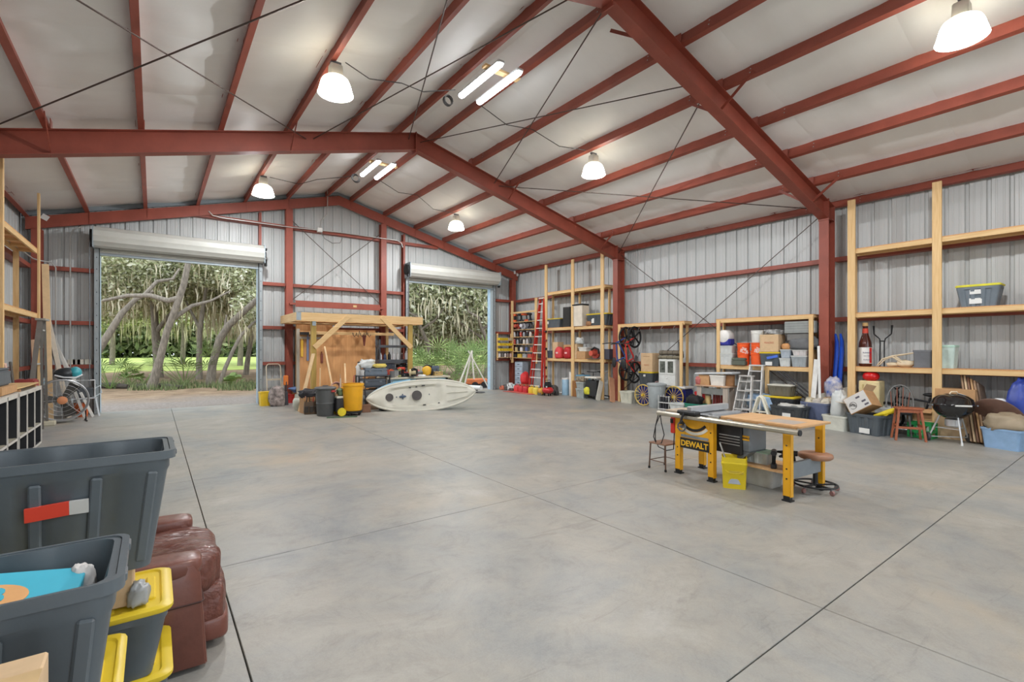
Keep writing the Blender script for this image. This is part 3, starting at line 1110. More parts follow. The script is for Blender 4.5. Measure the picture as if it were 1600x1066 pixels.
# mossy thicket behind the small doorway
for k, (px, D) in enumerate(((640, 30), (690, 34), (735, 31), (775, 33), (600, 33))):
    nm = ['mossy oak at the left jamb of the doorway behind the kayak', 'mossy oak with a pale bare trunk in the doorway behind the kayak', 'mossy oak right of the pale trunk behind the kayak',
          'mossy oak at the blue jamb of the doorway behind the kayak', 'mossy oak hidden mostly by the pine canopy'][k]
    oak(nm, [gp(px + 25, D), at(px + 30, 540, D), at(px + 18, 515, D - 1), at(px + 12, 495, D - 1.5), at(px - 2, 488, D - 2), at(px - 10, 465, D - 2)], [0.4, 0.26, 0.2, 0.17, 0.13, 0.06],
        [([at(px + 18, 515, D - 1), at(px + 40, 500, D - 1.5), at(px + 55, 480, D - 2)], [0.12, 0.09, 0.04]), ([at(px + 20, 530, D), at(px - 15, 505, D - 1), at(px - 30, 480, D - 1)], [0.12, 0.08, 0.04])],
        [(at(px - 15, 455, D), (3.6, 3, 2.2)), (at(px + 25, 470, D + 1), (3.4, 3, 2.4)), (at(px, 500, D + 2), (4, 2.5, 2.0)), (at(px, 420, D), (4, 3.5, 2.6))], 14000, 0.15, 1000, 1.5, grp='mossy oaks by the small doorway')
# distant wall of woods
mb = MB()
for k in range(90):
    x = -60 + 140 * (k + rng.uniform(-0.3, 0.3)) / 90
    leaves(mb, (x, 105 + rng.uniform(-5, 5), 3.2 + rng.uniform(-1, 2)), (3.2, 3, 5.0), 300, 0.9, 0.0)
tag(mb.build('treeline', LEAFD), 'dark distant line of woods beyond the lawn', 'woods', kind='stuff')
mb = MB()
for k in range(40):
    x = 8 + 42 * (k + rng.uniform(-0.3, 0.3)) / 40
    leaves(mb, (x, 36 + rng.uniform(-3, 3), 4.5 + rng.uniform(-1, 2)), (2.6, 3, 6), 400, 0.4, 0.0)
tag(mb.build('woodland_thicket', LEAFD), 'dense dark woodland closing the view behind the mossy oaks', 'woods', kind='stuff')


def palmetto(lab, base, h, nf=16, m=PALM):
    t = thing('saw_palmetto', lab, 'shrub', base, group='palmettos and shrubs outside')
    for k in range(nf):
        mb = MB()
        a = rng.uniform(0, 2 * PI)
        tilt = rng.uniform(0.2, 1.1)
        L = h * rng.uniform(0.55, 1.0)
        d = Vector((math.cos(a) * math.sin(tilt), math.sin(a) * math.sin(tilt), math.cos(tilt)))
        hub = d * L
        sd = d.cross(Vector((0, 0, 1))).normalized()
        mb.tube([(0, 0, 0), d * L * 0.6, hub], 0.012, n=4)
        for q in range(9):
            w_ = (q - 4) / 4.0 * 1.35
            dd = (d * math.cos(w_) + sd * math.sin(w_))
            tip = hub + dd * h * 0.42 - Vector((0, 0, 0.06))
            nrm = dd.cross(d.cross(sd)).normalized() * 0.025
            mb.add([hub, hub + dd * h * 0.22 + nrm, tip, hub + dd * h * 0.22 - nrm], [(0, 1, 2, 3)])
        mb.build('frond', m, t)
    return t


for px, D, h, lab in ((172, 21.5, 1.3, 'drooping palmetto at the left edge of the big doorway'), (205, 24, 0.7, 'small palmetto left of the leaning oak trunk'), (225, 26, 0.6, 'low palmetto at the foot of the dark oak trunk'),
                      (288, 23.5, 1.9, 'tall green palmetto right of the leaning oak trunk'), (362, 22.5, 0.6, 'little tuft of palmetto near the right jamb'),
                      (660, 24, 1.7, 'palmetto left of the others in the doorway behind the kayak'), (690, 25, 2.2, 'tallest palmetto in the middle of doorway behind the kayak'),
                      (725, 23.5, 1.9, 'palmetto behind the white sticks'), (750, 24.5, 2.3, 'bright palmetto against the blue jamb'), (710, 27, 2.0, 'palmetto behind the middle one in the small doorway')):
    palmetto(lab, gp(px, D) + Vector((0, 0, 0.05)), h)
mb = MB()
for k in range(2600):
    px = rng.uniform(165, 400)
    D = rng.uniform(20.5, 24.5)
    p = gp(px, D)
    p.z = GND
    if noise.noise(Vector((p.x * 0.7, p.y * 0.7, 0))) < -0.1:
        continue
    a = rng.uniform(0, 2 * PI)
    d = Vector((math.cos(a) * 0.02, math.sin(a) * 0.02, 0))
    h = rng.uniform(0.1, 0.4)
    k_ = Vector((rng.uniform(-0.1, 0.1), rng.uniform(-0.1, 0.1), h))
    mb.add([p - d, p + d, p + k_], [(0, 1, 2)])
tag(mb.build('undergrowth', LEAFD), 'low weeds and grass around the oak roots', 'weeds', kind='stuff')
# fallen logs under the trunks
for a, c, r_, lab in (((150, 21.8), (200, 21.6), 0.14, 'dark fallen log at the left under the oaks'), ((215, 22), (285, 21.6), 0.11, 'thin fallen log beneath the leaning oak')):
    p0, p1 = gp(*a), gp(*c)
    p0.z = p1.z = GND + r_ * 0.7
    t = tag(MB().tube([p0, (p0 + p1) / 2 + Vector((0, 0, 0.05)), p1], [r_, r_ * 0.95, r_ * 0.7], n=8).build('fallen_log', M('dead_wood', (78, 72, 64), 0.9, var=0.2), smooth=60), lab, 'log')
# odds and ends outside the small doorway
p0, p1 = gp(705, 21.5), gp(752, 20.5)
p0.z = p1.z = GND + 0.12
tag(MB().cyl(p0, p1, 0.1, n=12).build('white_pipe', WHITE, smooth=40), 'white plastic pipe lying on the ground outside the small doorway', 'pipe')
tp = thing('stick_tripod', 'white sticks leaning together outside the small doorway', 'sticks', gp(737, 21.5))
for dx, dy in ((-0.7, 0.1), (0.35, 0.3), (0.8, -0.2), (-0.1, 0.5)):
    MB().beam((dx, dy, 0.02), (dx * -0.15 + rng.uniform(-0.1, 0.2), 0.1, 1.75), 0.06, 0.05).build('stick', M('bleached_wood', (214, 208, 196), 0.8), tp)
tw = thing('trailer_wheel', 'grey wheel with pale hub outside the small doorway', 'wheel', gp(700, 20) + Vector((0, 0, 0.05)))
mw = Matrix.Translation((0, 0, 0.28)) @ Matrix.Rotation(PI / 2, 4, 'X')
MB().lathe([(0.16, -0.08), (0.27, -0.08), (0.28, 0), (0.27, 0.08), (0.16, 0.08)], n=20, mat=mw).build('tyre', DARK, tw, smooth=40)
MB().lathe([(0.02, 0.05), (0.16, 0.06), (0.17, -0.06), (0.0, -0.05)], n=18, mat=mw).build('rim', WHITE, tw, smooth=40)
ob = thing('garden_cart', 'low orange cart parked beyond the white sticks outside', 'cart', gp(744, 22.2))
MB().box((0, 0, 0.34), (0.8, 0.5, 0.24), top=(1.15, 1.15)).build('cart_tray', C(216, 120, 70), ob, bevel=0.03)
for sx_ in (-1, 1):
    MB().lathe([(0.04, -0.03), (0.17, -0.03), (0.17, 0.03), (0.04, 0.03)], n=14, mat=Matrix.Translation((sx_ * 0.25, -0.3, 0.17)) @ Matrix.Rotation(PI / 2, 4, 'X')).build('wheel', DARK, ob)
    MB().lathe([(0.04, -0.03), (0.17, -0.03), (0.17, 0.03), (0.04, 0.03)], n=14, mat=Matrix.Translation((sx_ * 0.25, 0.3, 0.17)) @ Matrix.Rotation(PI / 2, 4, 'X')).build('wheel', DARK, ob)
MB().tube([(0.4, 0, 0.3), (0.75, 0, 0.55), (0.8, 0, 0.8)], 0.015, n=6).build('pull_handle', DARK, ob)
# ================================================================== generic builders for stored goods
def mpp(p):
    """metres per photo pixel at a point"""
    return (Vector(p) - CAM).dot(FW) / FPX


def outline(L, W, r, g=0.0, pitch=0.09):
    """rounded rectangle with vertical grooves (depth g) along its sides"""
    pts = []
    for cx, cy, a0 in ((1, 1, 0), (-1, 1, 90), (-1, -1, 180), (1, -1, 270)):
        x, y = cx * (L / 2 - r), cy * (W / 2 - r)
        for i in range(4):
            t = math.radians(a0 + 30.0 * i)
            pts.append((x + r * math.cos(t), y + r * math.sin(t)))
        # side after this corner
        nxt = {0: ((-1, 0), (0, -1), L - 2 * r), 90: ((0, -1), (1, 0), W - 2 * r), 180: ((1, 0), (0, 1), L - 2 * r), 270: ((0, 1), (-1, 0), W - 2 * r)}[a0]
        d, inw, ln = nxt
        p0 = pts[-1]
        k = max(1, int(round((L if d[0] else W) / pitch)) // 2 * 2 + 1)
        for i in range(k):
            s0 = (i + 0.12) / k * ln
            s1 = (i + 0.88) / k * ln
            gg = g if i % 2 else 0.0
            for s_ in (s0, s1):
                pts.append((p0[0] + d[0] * s_ + inw[0] * gg, p0[1] + d[1] * s_ + inw[1] * gg))
    return pts


def scale_pts(pts, k, z, kx=None):
    return [(x * k, y * (kx if kx else k), z) for x, y in pts]


def tote(label, loc, L, W, H, rz=0.0, body=None, lid=None, group=None, paper=None, taper=0.86, tape=None, cat='storage tote', name='storage_tote', handles=True, groove=0.012, pitch=0.09, pale=None):
    body = body or TOTEB
    t = thing(name, label, cat, loc, rz, group)
    o1 = outline(L * 0.95, W * 0.95, min(L, W) * 0.1, groove, pitch)
    o0 = outline(L * 0.95, W * 0.95, min(L, W) * 0.1, 0.0, pitch)
    hb = H * (0.93 if lid else 1.0)
    rings = [scale_pts(o1, taper, 0.0), scale_pts(o1, taper + (1 - taper) * 0.04, 0.012), scale_pts(o1, 0.98, hb * 0.82), scale_pts(o0, 1.0, hb * 0.86), scale_pts(o0, 1.0, hb)]
    mb = MB()
    if lid:
        loft(mb, rings)
    else:
        wt = 1 - 0.012 / min(L, W)
        rings += [scale_pts(o0, 0.985 * wt, hb), scale_pts(o1, 0.965 * wt, hb * 0.82), scale_pts(o1, taper * wt, 0.012)]
        loft(mb, rings)
    mb.build('tote_body', body, t, smooth=35)
    if not lid:
        mb = MB()
        r0 = rrect(L, W, min(L, W) * 0.12, 4)
        r1 = rrect(L * 0.955, W * 0.955 - 0.004, min(L, W) * 0.1, 4)
        n_ = len(r0)
        vs = [(x, y, hb - 0.03) for x, y in r0] + [(x, y, hb + 0.004) for x, y in r0] + [(x, y, hb + 0.004) for x, y in r1] + [(x, y, hb - 0.03) for x, y in r1]
        fs = []
        for q in range(4):
            for i in range(n_):
                j = (i + 1) % n_
                fs.append((q * n_ + i, q * n_ + j, ((q + 1) % 4) * n_ + j, ((q + 1) % 4) * n_ + i))
        mb.add(vs, fs).build('rim', body, t, smooth=40)
    else:
        mb = MB()
        ol = rrect(L, W, min(L, W) * 0.1, 3)
        loft(mb, [scale_pts(ol, 0.985, H * 0.90), scale_pts(ol, 1.0, H * 0.93), scale_pts(ol, 1.0, H * 0.97), scale_pts(ol, 0.95, H), scale_pts(ol, 0.90, H), scale_pts(ol, 0.88, H * 0.975)])
        lo = mb.build('lid', lid, t, smooth=35)
        if L > 0.75:
            for s_ in (-1, 1):
                MB().box((s_ * L * 0.40, 0, H * 0.985), (0.035, W * 0.52, 0.016)).build('lid_ridge', lid, lo, bevel=0.005)
                MB().box((0, s_ * W * 0.36, H * 0.985), (L * 0.5, 0.03, 0.016)).build('lid_ridge', lid, lo, bevel=0.005)
            MB().box((0, 0, H * 0.982), (L * 0.6, W * 0.44, 0.012)).build('lid_panel', lid, lo, bevel=0.005)
    if handles:
        for s_ in (-1, 1):
            MB().box((s_ * L * 0.465, 0, hb * 0.9), (0.035, W * 0.36, 0.03)).build('handle', body, t, bevel=0.006)
    if paper:
        # white paper label: side key + relative position
        for sd, u, v, w_, h_ in paper:
            k = taper + (1 - taper) * v
            if sd in '+-':
                s_ = 1 if sd == '+' else -1
                MB().box((u * L * 0.5, s_ * (W * 0.475 * k + 0.004), v * H), (w_, 0.003, h_)).build('paper_label', pale or WHITE, t)
            else:
                s_ = 1 if sd == 'r' else -1
                MB().box((s_ * (L * 0.475 * k + 0.004), u * W * 0.5, v * H), (0.003, w_, h_)).build('paper_label', pale or WHITE, t)
    return t


TOTEB = M('tote_charcoal', (70, 77, 82), 0.42, var=0.08, scale=3)
LIDY = M('lid_yellow', (222, 192, 44), 0.4, var=0.06)


def carton(label, loc, L, W, H, rz=0.0, mat=None, group=None, open_=False, tape=True, text=None, cat='cardboard box', name='cardboard_box'):
    mat = mat or CARD
    t = thing(name, label, cat, loc, rz, group)
    if not open_:
        MB().box((0, 0, H / 2), (L, W, H)).build('carton_body', mat, t, bevel=0.004)
        if tape:
            MB().box((0, 0, H + 0.001), (L * 1.002, 0.05, 0.002)).build('packing_tape', M('packing_tape', (206, 176, 130), 0.3), t)
    else:
        mb = MB()
        k = 0.006
        mb.bb(-L / 2, -W / 2, 0, L / 2, W / 2, k)
        for s_ in (-1, 1):
            mb.bb(s_ * L / 2, -W / 2, 0, s_ * (L / 2 - k), W / 2, H)
            mb.bb(-L / 2, s_ * W / 2, 0, L / 2, s_ * (W / 2 - k), H)
        mb.build('carton_body', mat, t)
        for s_ in (-1, 1):
            MB().box((s_ * (L / 2 + W * 0.17), 0, H + 0.03), (W * 0.4, W * 0.98, 0.005), r=Matrix.Rotation(s_ * 0.35, 3, 'Y')).build('flap', mat, t)
            MB().box((0, s_ * (W / 2 + W * 0.16), H - 0.04), (L * 0.98, W * 0.4, 0.005), r=Matrix.Rotation(-s_ * 0.5, 3, 'X')).build('flap', mat, t)
    if text:
        for (txt, size, face, u, v, col_) in text:
            rot = {'-': (PI / 2, 0, 0), '+': (PI / 2, 0, PI), 'l': (PI / 2, 0, -PI / 2), 'r': (PI / 2, 0, PI / 2)}[face]
            pos = {'-': (u, -W / 2 - 0.002, v), '+': (u, W / 2 + 0.002, v), 'l': (-L / 2 - 0.002, u, v), 'r': (L / 2 + 0.002, u, v)}[face]
            lettering(txt, size, col_, t, pos, rot, name='printed_lettering')
    return t


def pail(label, loc, r=0.15, h=0.37, mat=None, lid=None, group=None, rz=0.0, cat='bucket', name='plastic_bucket', bail=True, hollow=False, taper=0.87):
    t = thing(name, label, cat, loc, rz, group)
    mb = MB()
    prof = [(r * taper, 0), (r * 0.97, h * 0.72), (r * 1.03, h * 0.73), (r * 1.03, h * 0.77), (r * 0.98, h * 0.78), (r, h * 0.93), (r * 1.05, h * 0.94), (r * 1.05, h)]
    if not lid:
        prof += [(r * 0.97, h), (r * taper * 0.95, 0.02), (0.0, 0.02)]
    mb.lathe(prof, n=20).build('bucket_body', mat, t, smooth=35)
    if lid:
        MB().lathe([(r * 1.07, h * 0.96), (r * 1.08, h + 0.004), (r * 0.98, h + 0.012), (r * 0.9, h + 0.004), (0.0, h + 0.004)], n=20).build('lid', lid, t, smooth=35)
    if bail:
        MB().tube([(r * 1.06 * math.cos(a), -0.02 - r * 0.5 * math.sin(a), h * 0.85 - r * 0.95 * math.sin(a)) for a in [PI * i / 10 for i in range(11)]], 0.004, n=5).build('bail_handle', STEEL, t)
    return t


def bottle(label, loc, r, h, mat, cap=None, group=None, cat='bottle', name='plastic_bottle', neck=0.4, band=None):
    t = thing(name, label, cat, loc, 0, group)
    MB().lathe([(r * 0.9, 0), (r, h * 0.04), (r, h * 0.6), (r * 0.85, h * 0.72), (r * neck, h * 0.82), (r * neck, h * 0.9)], n=12).build('bottle_body', mat, t, smooth=40)
    MB().lathe([(r * neck * 1.15, h * 0.88), (r * neck * 1.15, h), (0, h)], n=10).build('cap', cap or WHITE, t, smooth=40)
    if band:
        MB().lathe([(r * 1.015, h * 0.15), (r * 1.015, h * 0.52)], n=12, caps=False).build('printed_band', band, t, smooth=40)
    return t


def can(label, loc, r, h, mat, lidm=None, group=None, cat='can', name='tin_can', band=None):
    t = thing(name, label, cat, loc, 0, group)
    MB().lathe([(r * 0.95, 0), (r, 0.006), (r, h * 0.93), (r * 0.93, h * 0.95)], n=14).build('can_body', mat, t, smooth=40)
    MB().lathe([(r * 1.02, h * 0.92), (r * 1.02, h), (r * 0.9, h), (r * 0.88, h * 0.97), (0, h * 0.97)], n=14).build('lid', lidm or STEEL, t, smooth=40)
    return t


def spraycan(label, loc, mat, h=0.2, r=0.033, capm=None, group=None):
    t = thing('spray_can', label, 'spray can', loc, 0, group)
    MB().lathe([(r * 0.95, 0), (r, 0.006), (r, h * 0.72), (r * 0.7, h * 0.8)], n=12).build('can_body', mat, t, smooth=40)
    MB().lathe([(r * 0.82, h * 0.76), (r * 0.82, h), (0, h)], n=12).build('cap', capm or WHITE, t, smooth=40)
    return t


def toolcase(label, loc, L, W, H, mat, rz=0.0, group=None, latch=None, cat='tool case', name='tool_case'):
    t = thing(name, label, cat, loc, rz, group)
    MB().box((0, 0, H * 0.3), (L, W, H * 0.6)).build('case_base', mat, t, bevel=min(H, W) * 0.08, seg=2)
    MB().box((0, 0, H * 0.78), (L * 0.99, W * 0.99, H * 0.34)).build('case_lid', mat, t, bevel=min(H, W) * 0.08, seg=2)
    for s_ in (-1, 1):
        MB().box((s_ * L * 0.28, -W / 2 - 0.006, H * 0.6), (L * 0.09, 0.018, H * 0.22)).build('latch', latch or STEEL, t)
    MB().tube([(-L * 0.16, 0, H * 0.93), (-L * 0.14, 0, H * 1.1), (L * 0.14, 0, H * 1.1), (L * 0.16, 0, H * 0.93)], 0.012, n=6).build('carry_handle', latch or BLACK, t)
    return t


def drill(label, loc, mat, rz=0.0, s=1.0, group=None, name='cordless_drill', cat='power tool', tilt=0):
    t = thing(name, label, cat, loc, rz, group)
    t.scale = (s, s, s)
    MB().cyl((-0.09, 0, 0.2), (0.06, 0, 0.2), 0.035, n=12).cyl((0.06, 0, 0.2), (0.1, 0, 0.2), 0.03, 0.02, n=12).build('motor_housing', mat, t, smooth=40)
    MB().cyl((0.1, 0, 0.2), (0.145, 0, 0.2), 0.02, 0.014, n=10).build('chuck', DARK, t, smooth=40)
    MB().beam((-0.04, 0, 0.19), (-0.06, 0, 0.05), 0.035, 0.045).build('grip', DARK, t, bevel=0.008)
    MB().box((-0.05, 0, 0.03), (0.12, 0.07, 0.06)).build('battery', mat, t, bevel=0.01)
    return t


def circsaw(label, loc, mat, rz=0.0, group=None, s=1.0):
    t = thing('circular_saw', label, 'power tool', loc, rz, group)
    t.scale = (s, s, s)
    m_ = Matrix.Translation((0, 0, 0.1)) @ Matrix.Rotation(PI / 2, 4, 'X')
    MB().box((0, 0.04, 0.008), (0.3, 0.14, 0.008)).build('base_shoe', STEEL, t)
    MB().lathe([(0.0, -0.02), (0.095, -0.02), (0.1, 0), (0.095, 0.02), (0.0, 0.02)], n=18, mat=m_).build('blade_guard', mat, t, smooth=40)
    MB().cyl((0, 0.02, 0.11), (0, 0.14, 0.11), 0.05, n=14).build('motor_housing', mat, t, smooth=40)
    MB().tube([(-0.13, 0.06, 0.1), (-0.12, 0.06, 0.18), (-0.02, 0.06, 0.215), (0.06, 0.06, 0.17)], 0.02, n=8).build('grip', DARK, t, smooth=50)
    return t


def jerrycan(label, loc, mat, L=0.26, W=0.18, H=0.3, rz=0.0, group=None):
    t = thing('fuel_can', label, 'fuel can', loc, rz, group)
    o = rrect(L, W, 0.04, 3)
    mb = MB()
    loft(mb, [scale_pts(o, 0.94, 0), scale_pts(o, 1, 0.02), scale_pts(o, 1, H * 0.66), scale_pts(o, 0.8, H * 0.8), scale_pts(o, 0.55, H * 0.84)])
    mb.build('can_body', mat, t, smooth=40)
    MB().tube([(-L * 0.3, 0, H * 0.76), (-L * 0.25, 0, H), (L * 0.15, 0, H), (L * 0.22, 0, H * 0.8)], 0.016, n=7).build('handle', mat, t, smooth=50)
    MB().cyl((L * 0.3, 0, H * 0.74), (L * 0.55, 0, H * 1.05), 0.02, 0.012, n=8).build('spout', BLACK, t, smooth=50)
    return t


def lump(label, loc, r, mat, name, cat, jag=0.5, seed=1, rz=0.0, group=None, parts=()):
    """soft crumpled thing (bag, cloth, tarp)"""
    t = thing(name, label, cat, loc, rz, group)
    mb = MB()
    n_, m_ = 26, 16
    vs = []
    for j in range(m_ + 1):
        ph = PI * j / m_
        for i in range(n_):
            a = 2 * PI * i / n_
            d = Vector((math.sin(ph) * math.cos(a), math.sin(ph) * math.sin(a), -math.cos(ph)))
            k = 1 + jag * 0.5 * noise.noise(d * 1.7 + Vector((seed, 0, 0))) + jag * 0.35 * noise.noise(d * 4.5 + Vector((0, seed, 0)))
            d = Vector([math.copysign(abs(c_) ** 0.72, c_) for c_ in d])
            p = Vector((d.x * r[0], d.y * r[1], d.z * r[2])) * k
            p.z = max(p.z, -r[2] * 0.75) + r[2] * 0.75
            vs.append(p)
    fs = [(j * n_ + i, j * n_ + (i + 1) % n_, (j + 1) * n_ + (i + 1) % n_, (j + 1) * n_ + i) for j in range(m_) for i in range(n_)]
    mb.add(vs, fs).build('soft_body', mat, t, smooth=80)
    return t


def lumber(mb_name, p0, p1, w_, h_, mat, parent=None, up=(0, 0, 1), bevel=0.003):
    return MB().beam(p0, p1, w_, h_, up).build(mb_name, mat, parent, bevel=bevel)
# ================================================================== pine lumber shelving along the walls
XF, XB = 6.95, 7.40          # shelf front line and girt line


def rack(lab, y0, y1, posts, levels, ztop, sgn=1, xf=XF, post_w=0.14, deck=True, back=True, group='pine shelving units'):
    """lumber rack: posts at the front line (board face towards the aisle), beams and plywood decks at each level"""
    t = thing('lumber_shelf', lab, 'shelf', (0, 0, 0), 0, group)
    for y in posts:
        zt = ztop if not isinstance(ztop, dict) else ztop[y]
        lumber('post', (sgn * xf, y, 0.0), (sgn * xf, y, zt), 0.04, post_w, WOODZ, t, up=(0, 1, 0))
        if back:
            lumber('back_post', (sgn * 7.36, y + 0.06, 0.0), (sgn * 7.36, y + 0.06, levels[-1] + 0.0), 0.09, 0.04, WOODZ, t, up=(0, 1, 0))
    for z in levels:
        lumber('front_beam', (sgn * (xf + 0.04), y0, z - 0.045), (sgn * (xf + 0.04), y1, z - 0.045), 0.038, 0.09, WOODY, t)
        lumber('back_beam', (sgn * 7.36, y0, z - 0.045), (sgn * 7.36, y1, z - 0.045), 0.038, 0.09, WOODY, t)
        k = max(2, int((y1 - y0) / 0.6))
        for i in range(k + 1):
            y = y0 + 0.03 + (y1 - y0 - 0.06) * i / k
            lumber('cross_piece', (sgn * (xf + 0.06), y, z - 0.03), (sgn * 7.34, y, z - 0.03), 0.04, 0.06, WOODX, t)
        if deck:
            MB().bb(sgn * (xf + 0.02), y0, z, sgn * 7.39, y1, z + 0.016).build('deck_board', PLY, t)
    return t


LV = [1.30, 2.44, 3.80]
rack('tall pine shelving unit holding the glass bottle and the grill at its foot', -17.4, -12.75, [-12.78, -14.18, -15.6, -17.3], LV, 4.86)
rack('tall pine shelving unit beside the leaning red ladder', -5.75, -2.75, [-5.66, -4.25, -2.80], [1.32, 2.46, 3.80], 4.86)
t = rack('low pine shelving unit stacked with orange buckets and bins', -12.02, -9.66, [-11.98, -9.74], [1.25, 2.46], 2.42, xf=6.98, post_w=0.09)
lumber('post', (6.98, -11.0, 0.0), (6.98, -11.0, 1.2), 0.04, 0.09, WOODZ, t, up=(0, 1, 0))
t = rack('low pine shelving unit with hanging bicycles and a cabinet', -8.70, -6.28, [-8.62, -6.36], [2.46], 2.42, xf=6.98, post_w=0.09)
HOOK = M('galvanised_hook', (170, 172, 172), 0.35, 0.7)
for k in range(5):
    y = -6.7 - k * 0.42
    MB().tube([(7.02, y, 2.38), (7.02, y, 2.32)] + [(7.02, y + 0.045 * math.sin(a), 2.275 + 0.045 * math.cos(a)) for a in [PI * 1.6 * i / 8 for i in range(9)]], 0.006, n=5).build('bike_hook', HOOK, t)
rack('tall pine shelving unit on the side wall above the black cubbies', -5.5, -2.1, [-5.37, -2.2], [2.44, 3.84], {-5.37: 5.0, -2.2: 5.06}, sgn=-1, xf=7.0, post_w=0.09)

# narrow tool shelves in the back corner, fixed between girts
t = thing('corner_shelf', 'shallow pine shelves of power tools in the corner behind the ladder', 'shelf', (0, 0, 0), 0, 'corner tool shelves')
for y in (-0.42, -2.0):
    lumber('post', (7.12, y, 1.1), (7.12, y, 3.7), 0.04, 0.14, WOODZ, t, up=(0, 1, 0))
for z in (1.30, 1.56, 1.86, 2.16, 2.46, 2.78, 3.18):
    if z == 3.18:
        lumber('rail', (7.10, -2.1, z), (7.10, -0.35, z), 0.04, 0.07, WOODY, t)
    else:
        MB().bb(7.08, -2.1, z, 7.4, -0.35, z + 0.02).build('shelf_board', WOODY, t)
t2 = thing('bin_rack', 'pine frame of yellow parts bins on back wall beside small doorway', 'rack', (0, 0, 0), 0, 'corner tool shelves')
for x in (6.42, 7.12):
    lumber('post', (x, -0.33, 1.22), (x, -0.33, 2.32), 0.06, 0.05, WOODZ, t2)
for z in (1.32, 1.58, 1.80, 2.02):
    MB().bb(6.38, -0.48, z, 7.16, -0.3, z + 0.018).build('shelf_board', WOODX, t2)

# ---- timber canopy over the workbench
t = thing('timber_canopy', 'pine post and beam canopy with knee braces over the workbench', 'canopy', (0, 0, 0))
YF, YBk = -2.5, -0.45
XL, XR = -1.84, 1.97
ZB, ZT = 2.46, 2.70
lumber('front_beam', (XL, YF, (ZB + ZT) / 2), (XR, YF, (ZB + ZT) / 2), 0.04, ZT - ZB, WOODX, t)
lumber('back_beam', (XL, YBk, (ZB + ZT) / 2), (XR, YBk, (ZB + ZT) / 2), 0.04, ZT - ZB, WOODX, t)
for x in (XL + 0.02, XR - 0.02):
    lumber('side_beam', (x, YF + 0.02, (ZB + ZT) / 2), (x, YBk - 0.02, (ZB + ZT) / 2), 0.04, ZT - ZB, WOODY, t)
for k in range(6):
    x = XL + 0.6 + k * 0.52
    lumber('joist', (x, YF + 0.02, ZB + 0.14), (x, YBk - 0.02, ZB + 0.14), 0.04, 0.14, WOODY, t)
MB().bb(XL + 0.05, -1.15, ZB + 0.055, XR - 0.05, YBk - 0.05, ZB + 0.067).build('ceiling_panel', PLY, t)
for x, s_ in ((-1.37, 1), (1.57, -1)):
    lumber('post', (x, YF + 0.07, 0), (x, YF + 0.07, ZB + 0.0), 0.09, 0.14, M('treated_post', (178, 150, 78), 0.65, var=0.12, stretch=(4, 4, 0.4)), t, up=(1, 0, 0))
    lumber('knee_brace', (x, YF - 0.025, 1.72), (x + s_ * 0.98, YF - 0.025, 2.66), 0.04, 0.14, WOODX, t)
    lumber('back_post', (x, YBk - 0.07, 0), (x, YBk - 0.07, ZB), 0.09, 0.09, WOODZ, t)
MB().bb(-1.42, YF - 0.005, ZB - 0.12, -1.32, YF + 0.0, ZB + 0.12).build('strap_plate', GALV, t)
MB().bb(XL - 0.002, YF - 0.024, ZB + 0.02, XL + 0.12, YF - 0.02, ZT).build('strap_plate', GALV, t)
lumber('plank', (-1.2, -1.3, 2.17), (1.5, -1.3, 2.17), 0.04, 0.09, WOODX, t)
o = thing('plywood_back_wall', 'orange plywood back wall with hung tools under the canopy', 'panel', (0, 0, 0))
MB().bb(-1.5, -0.98, 0.0, -0.42, -0.96, 2.44).build('plywood_panel', PLY, o)
MB().bb(-0.415, -0.98, 0.0, 0.98, -0.96, 2.30).build('plywood_panel', PLY, o)
lumber('stud', (-1.46, -1.01, 0), (-1.46, -1.01, 2.3), 0.09, 0.04, M('grey_stud', (168, 160, 146), 0.7, stretch=(5, 5, 0.4)), o, up=(0, 1, 0))
lumber('rail', (-1.42, -1.01, 2.02), (-0.7, -1.01, 2.02), 0.04, 0.07, M('grey_stud', (168, 160, 146)), o)
MB().bb(-1.4, -1.12, 2.12, -0.72, -0.985, 2.20).build('dark_shelf', BLACK, o)
# ================================================================== foreground: stacked totes, recliner, cubby cabinet
CHAR = M('tote_grey_near', (92, 100, 105), 0.36, var=0.07, scale=4, bump=0.04, bscale=90)
# stack one, farther: two lidded totes, a carton and the big open tote
tote('lidded charcoal tote at the very bottom beside the recliner', (-5.33, -13.96, 0), 0.80, 0.47, 0.30, 0, CHAR, LIDY, 'yellow lidded totes by the recliner')
tote('lidded charcoal tote with broad yellow lid beside the recliner arm', (-5.33, -13.98, 0.30), 0.80, 0.47, 0.30, 0, CHAR, LIDY, 'yellow lidded totes by the recliner')
carton('pale carton squeezed between yellow lid and the big open tote', (-5.38, -13.98, 0.60), 0.62, 0.3, 0.185, 0, CARD2)
lump('crumpled grey plastic bag stuffed on the yellow lid under big tote', (PY(216, 880, -14.13).x, -14.13, 0.6), (0.035, 0.045, 0.05), M('grey_bag', (160, 162, 162), 0.35, var=0.1), 'plastic_bag', 'bag', 0.6, 4)


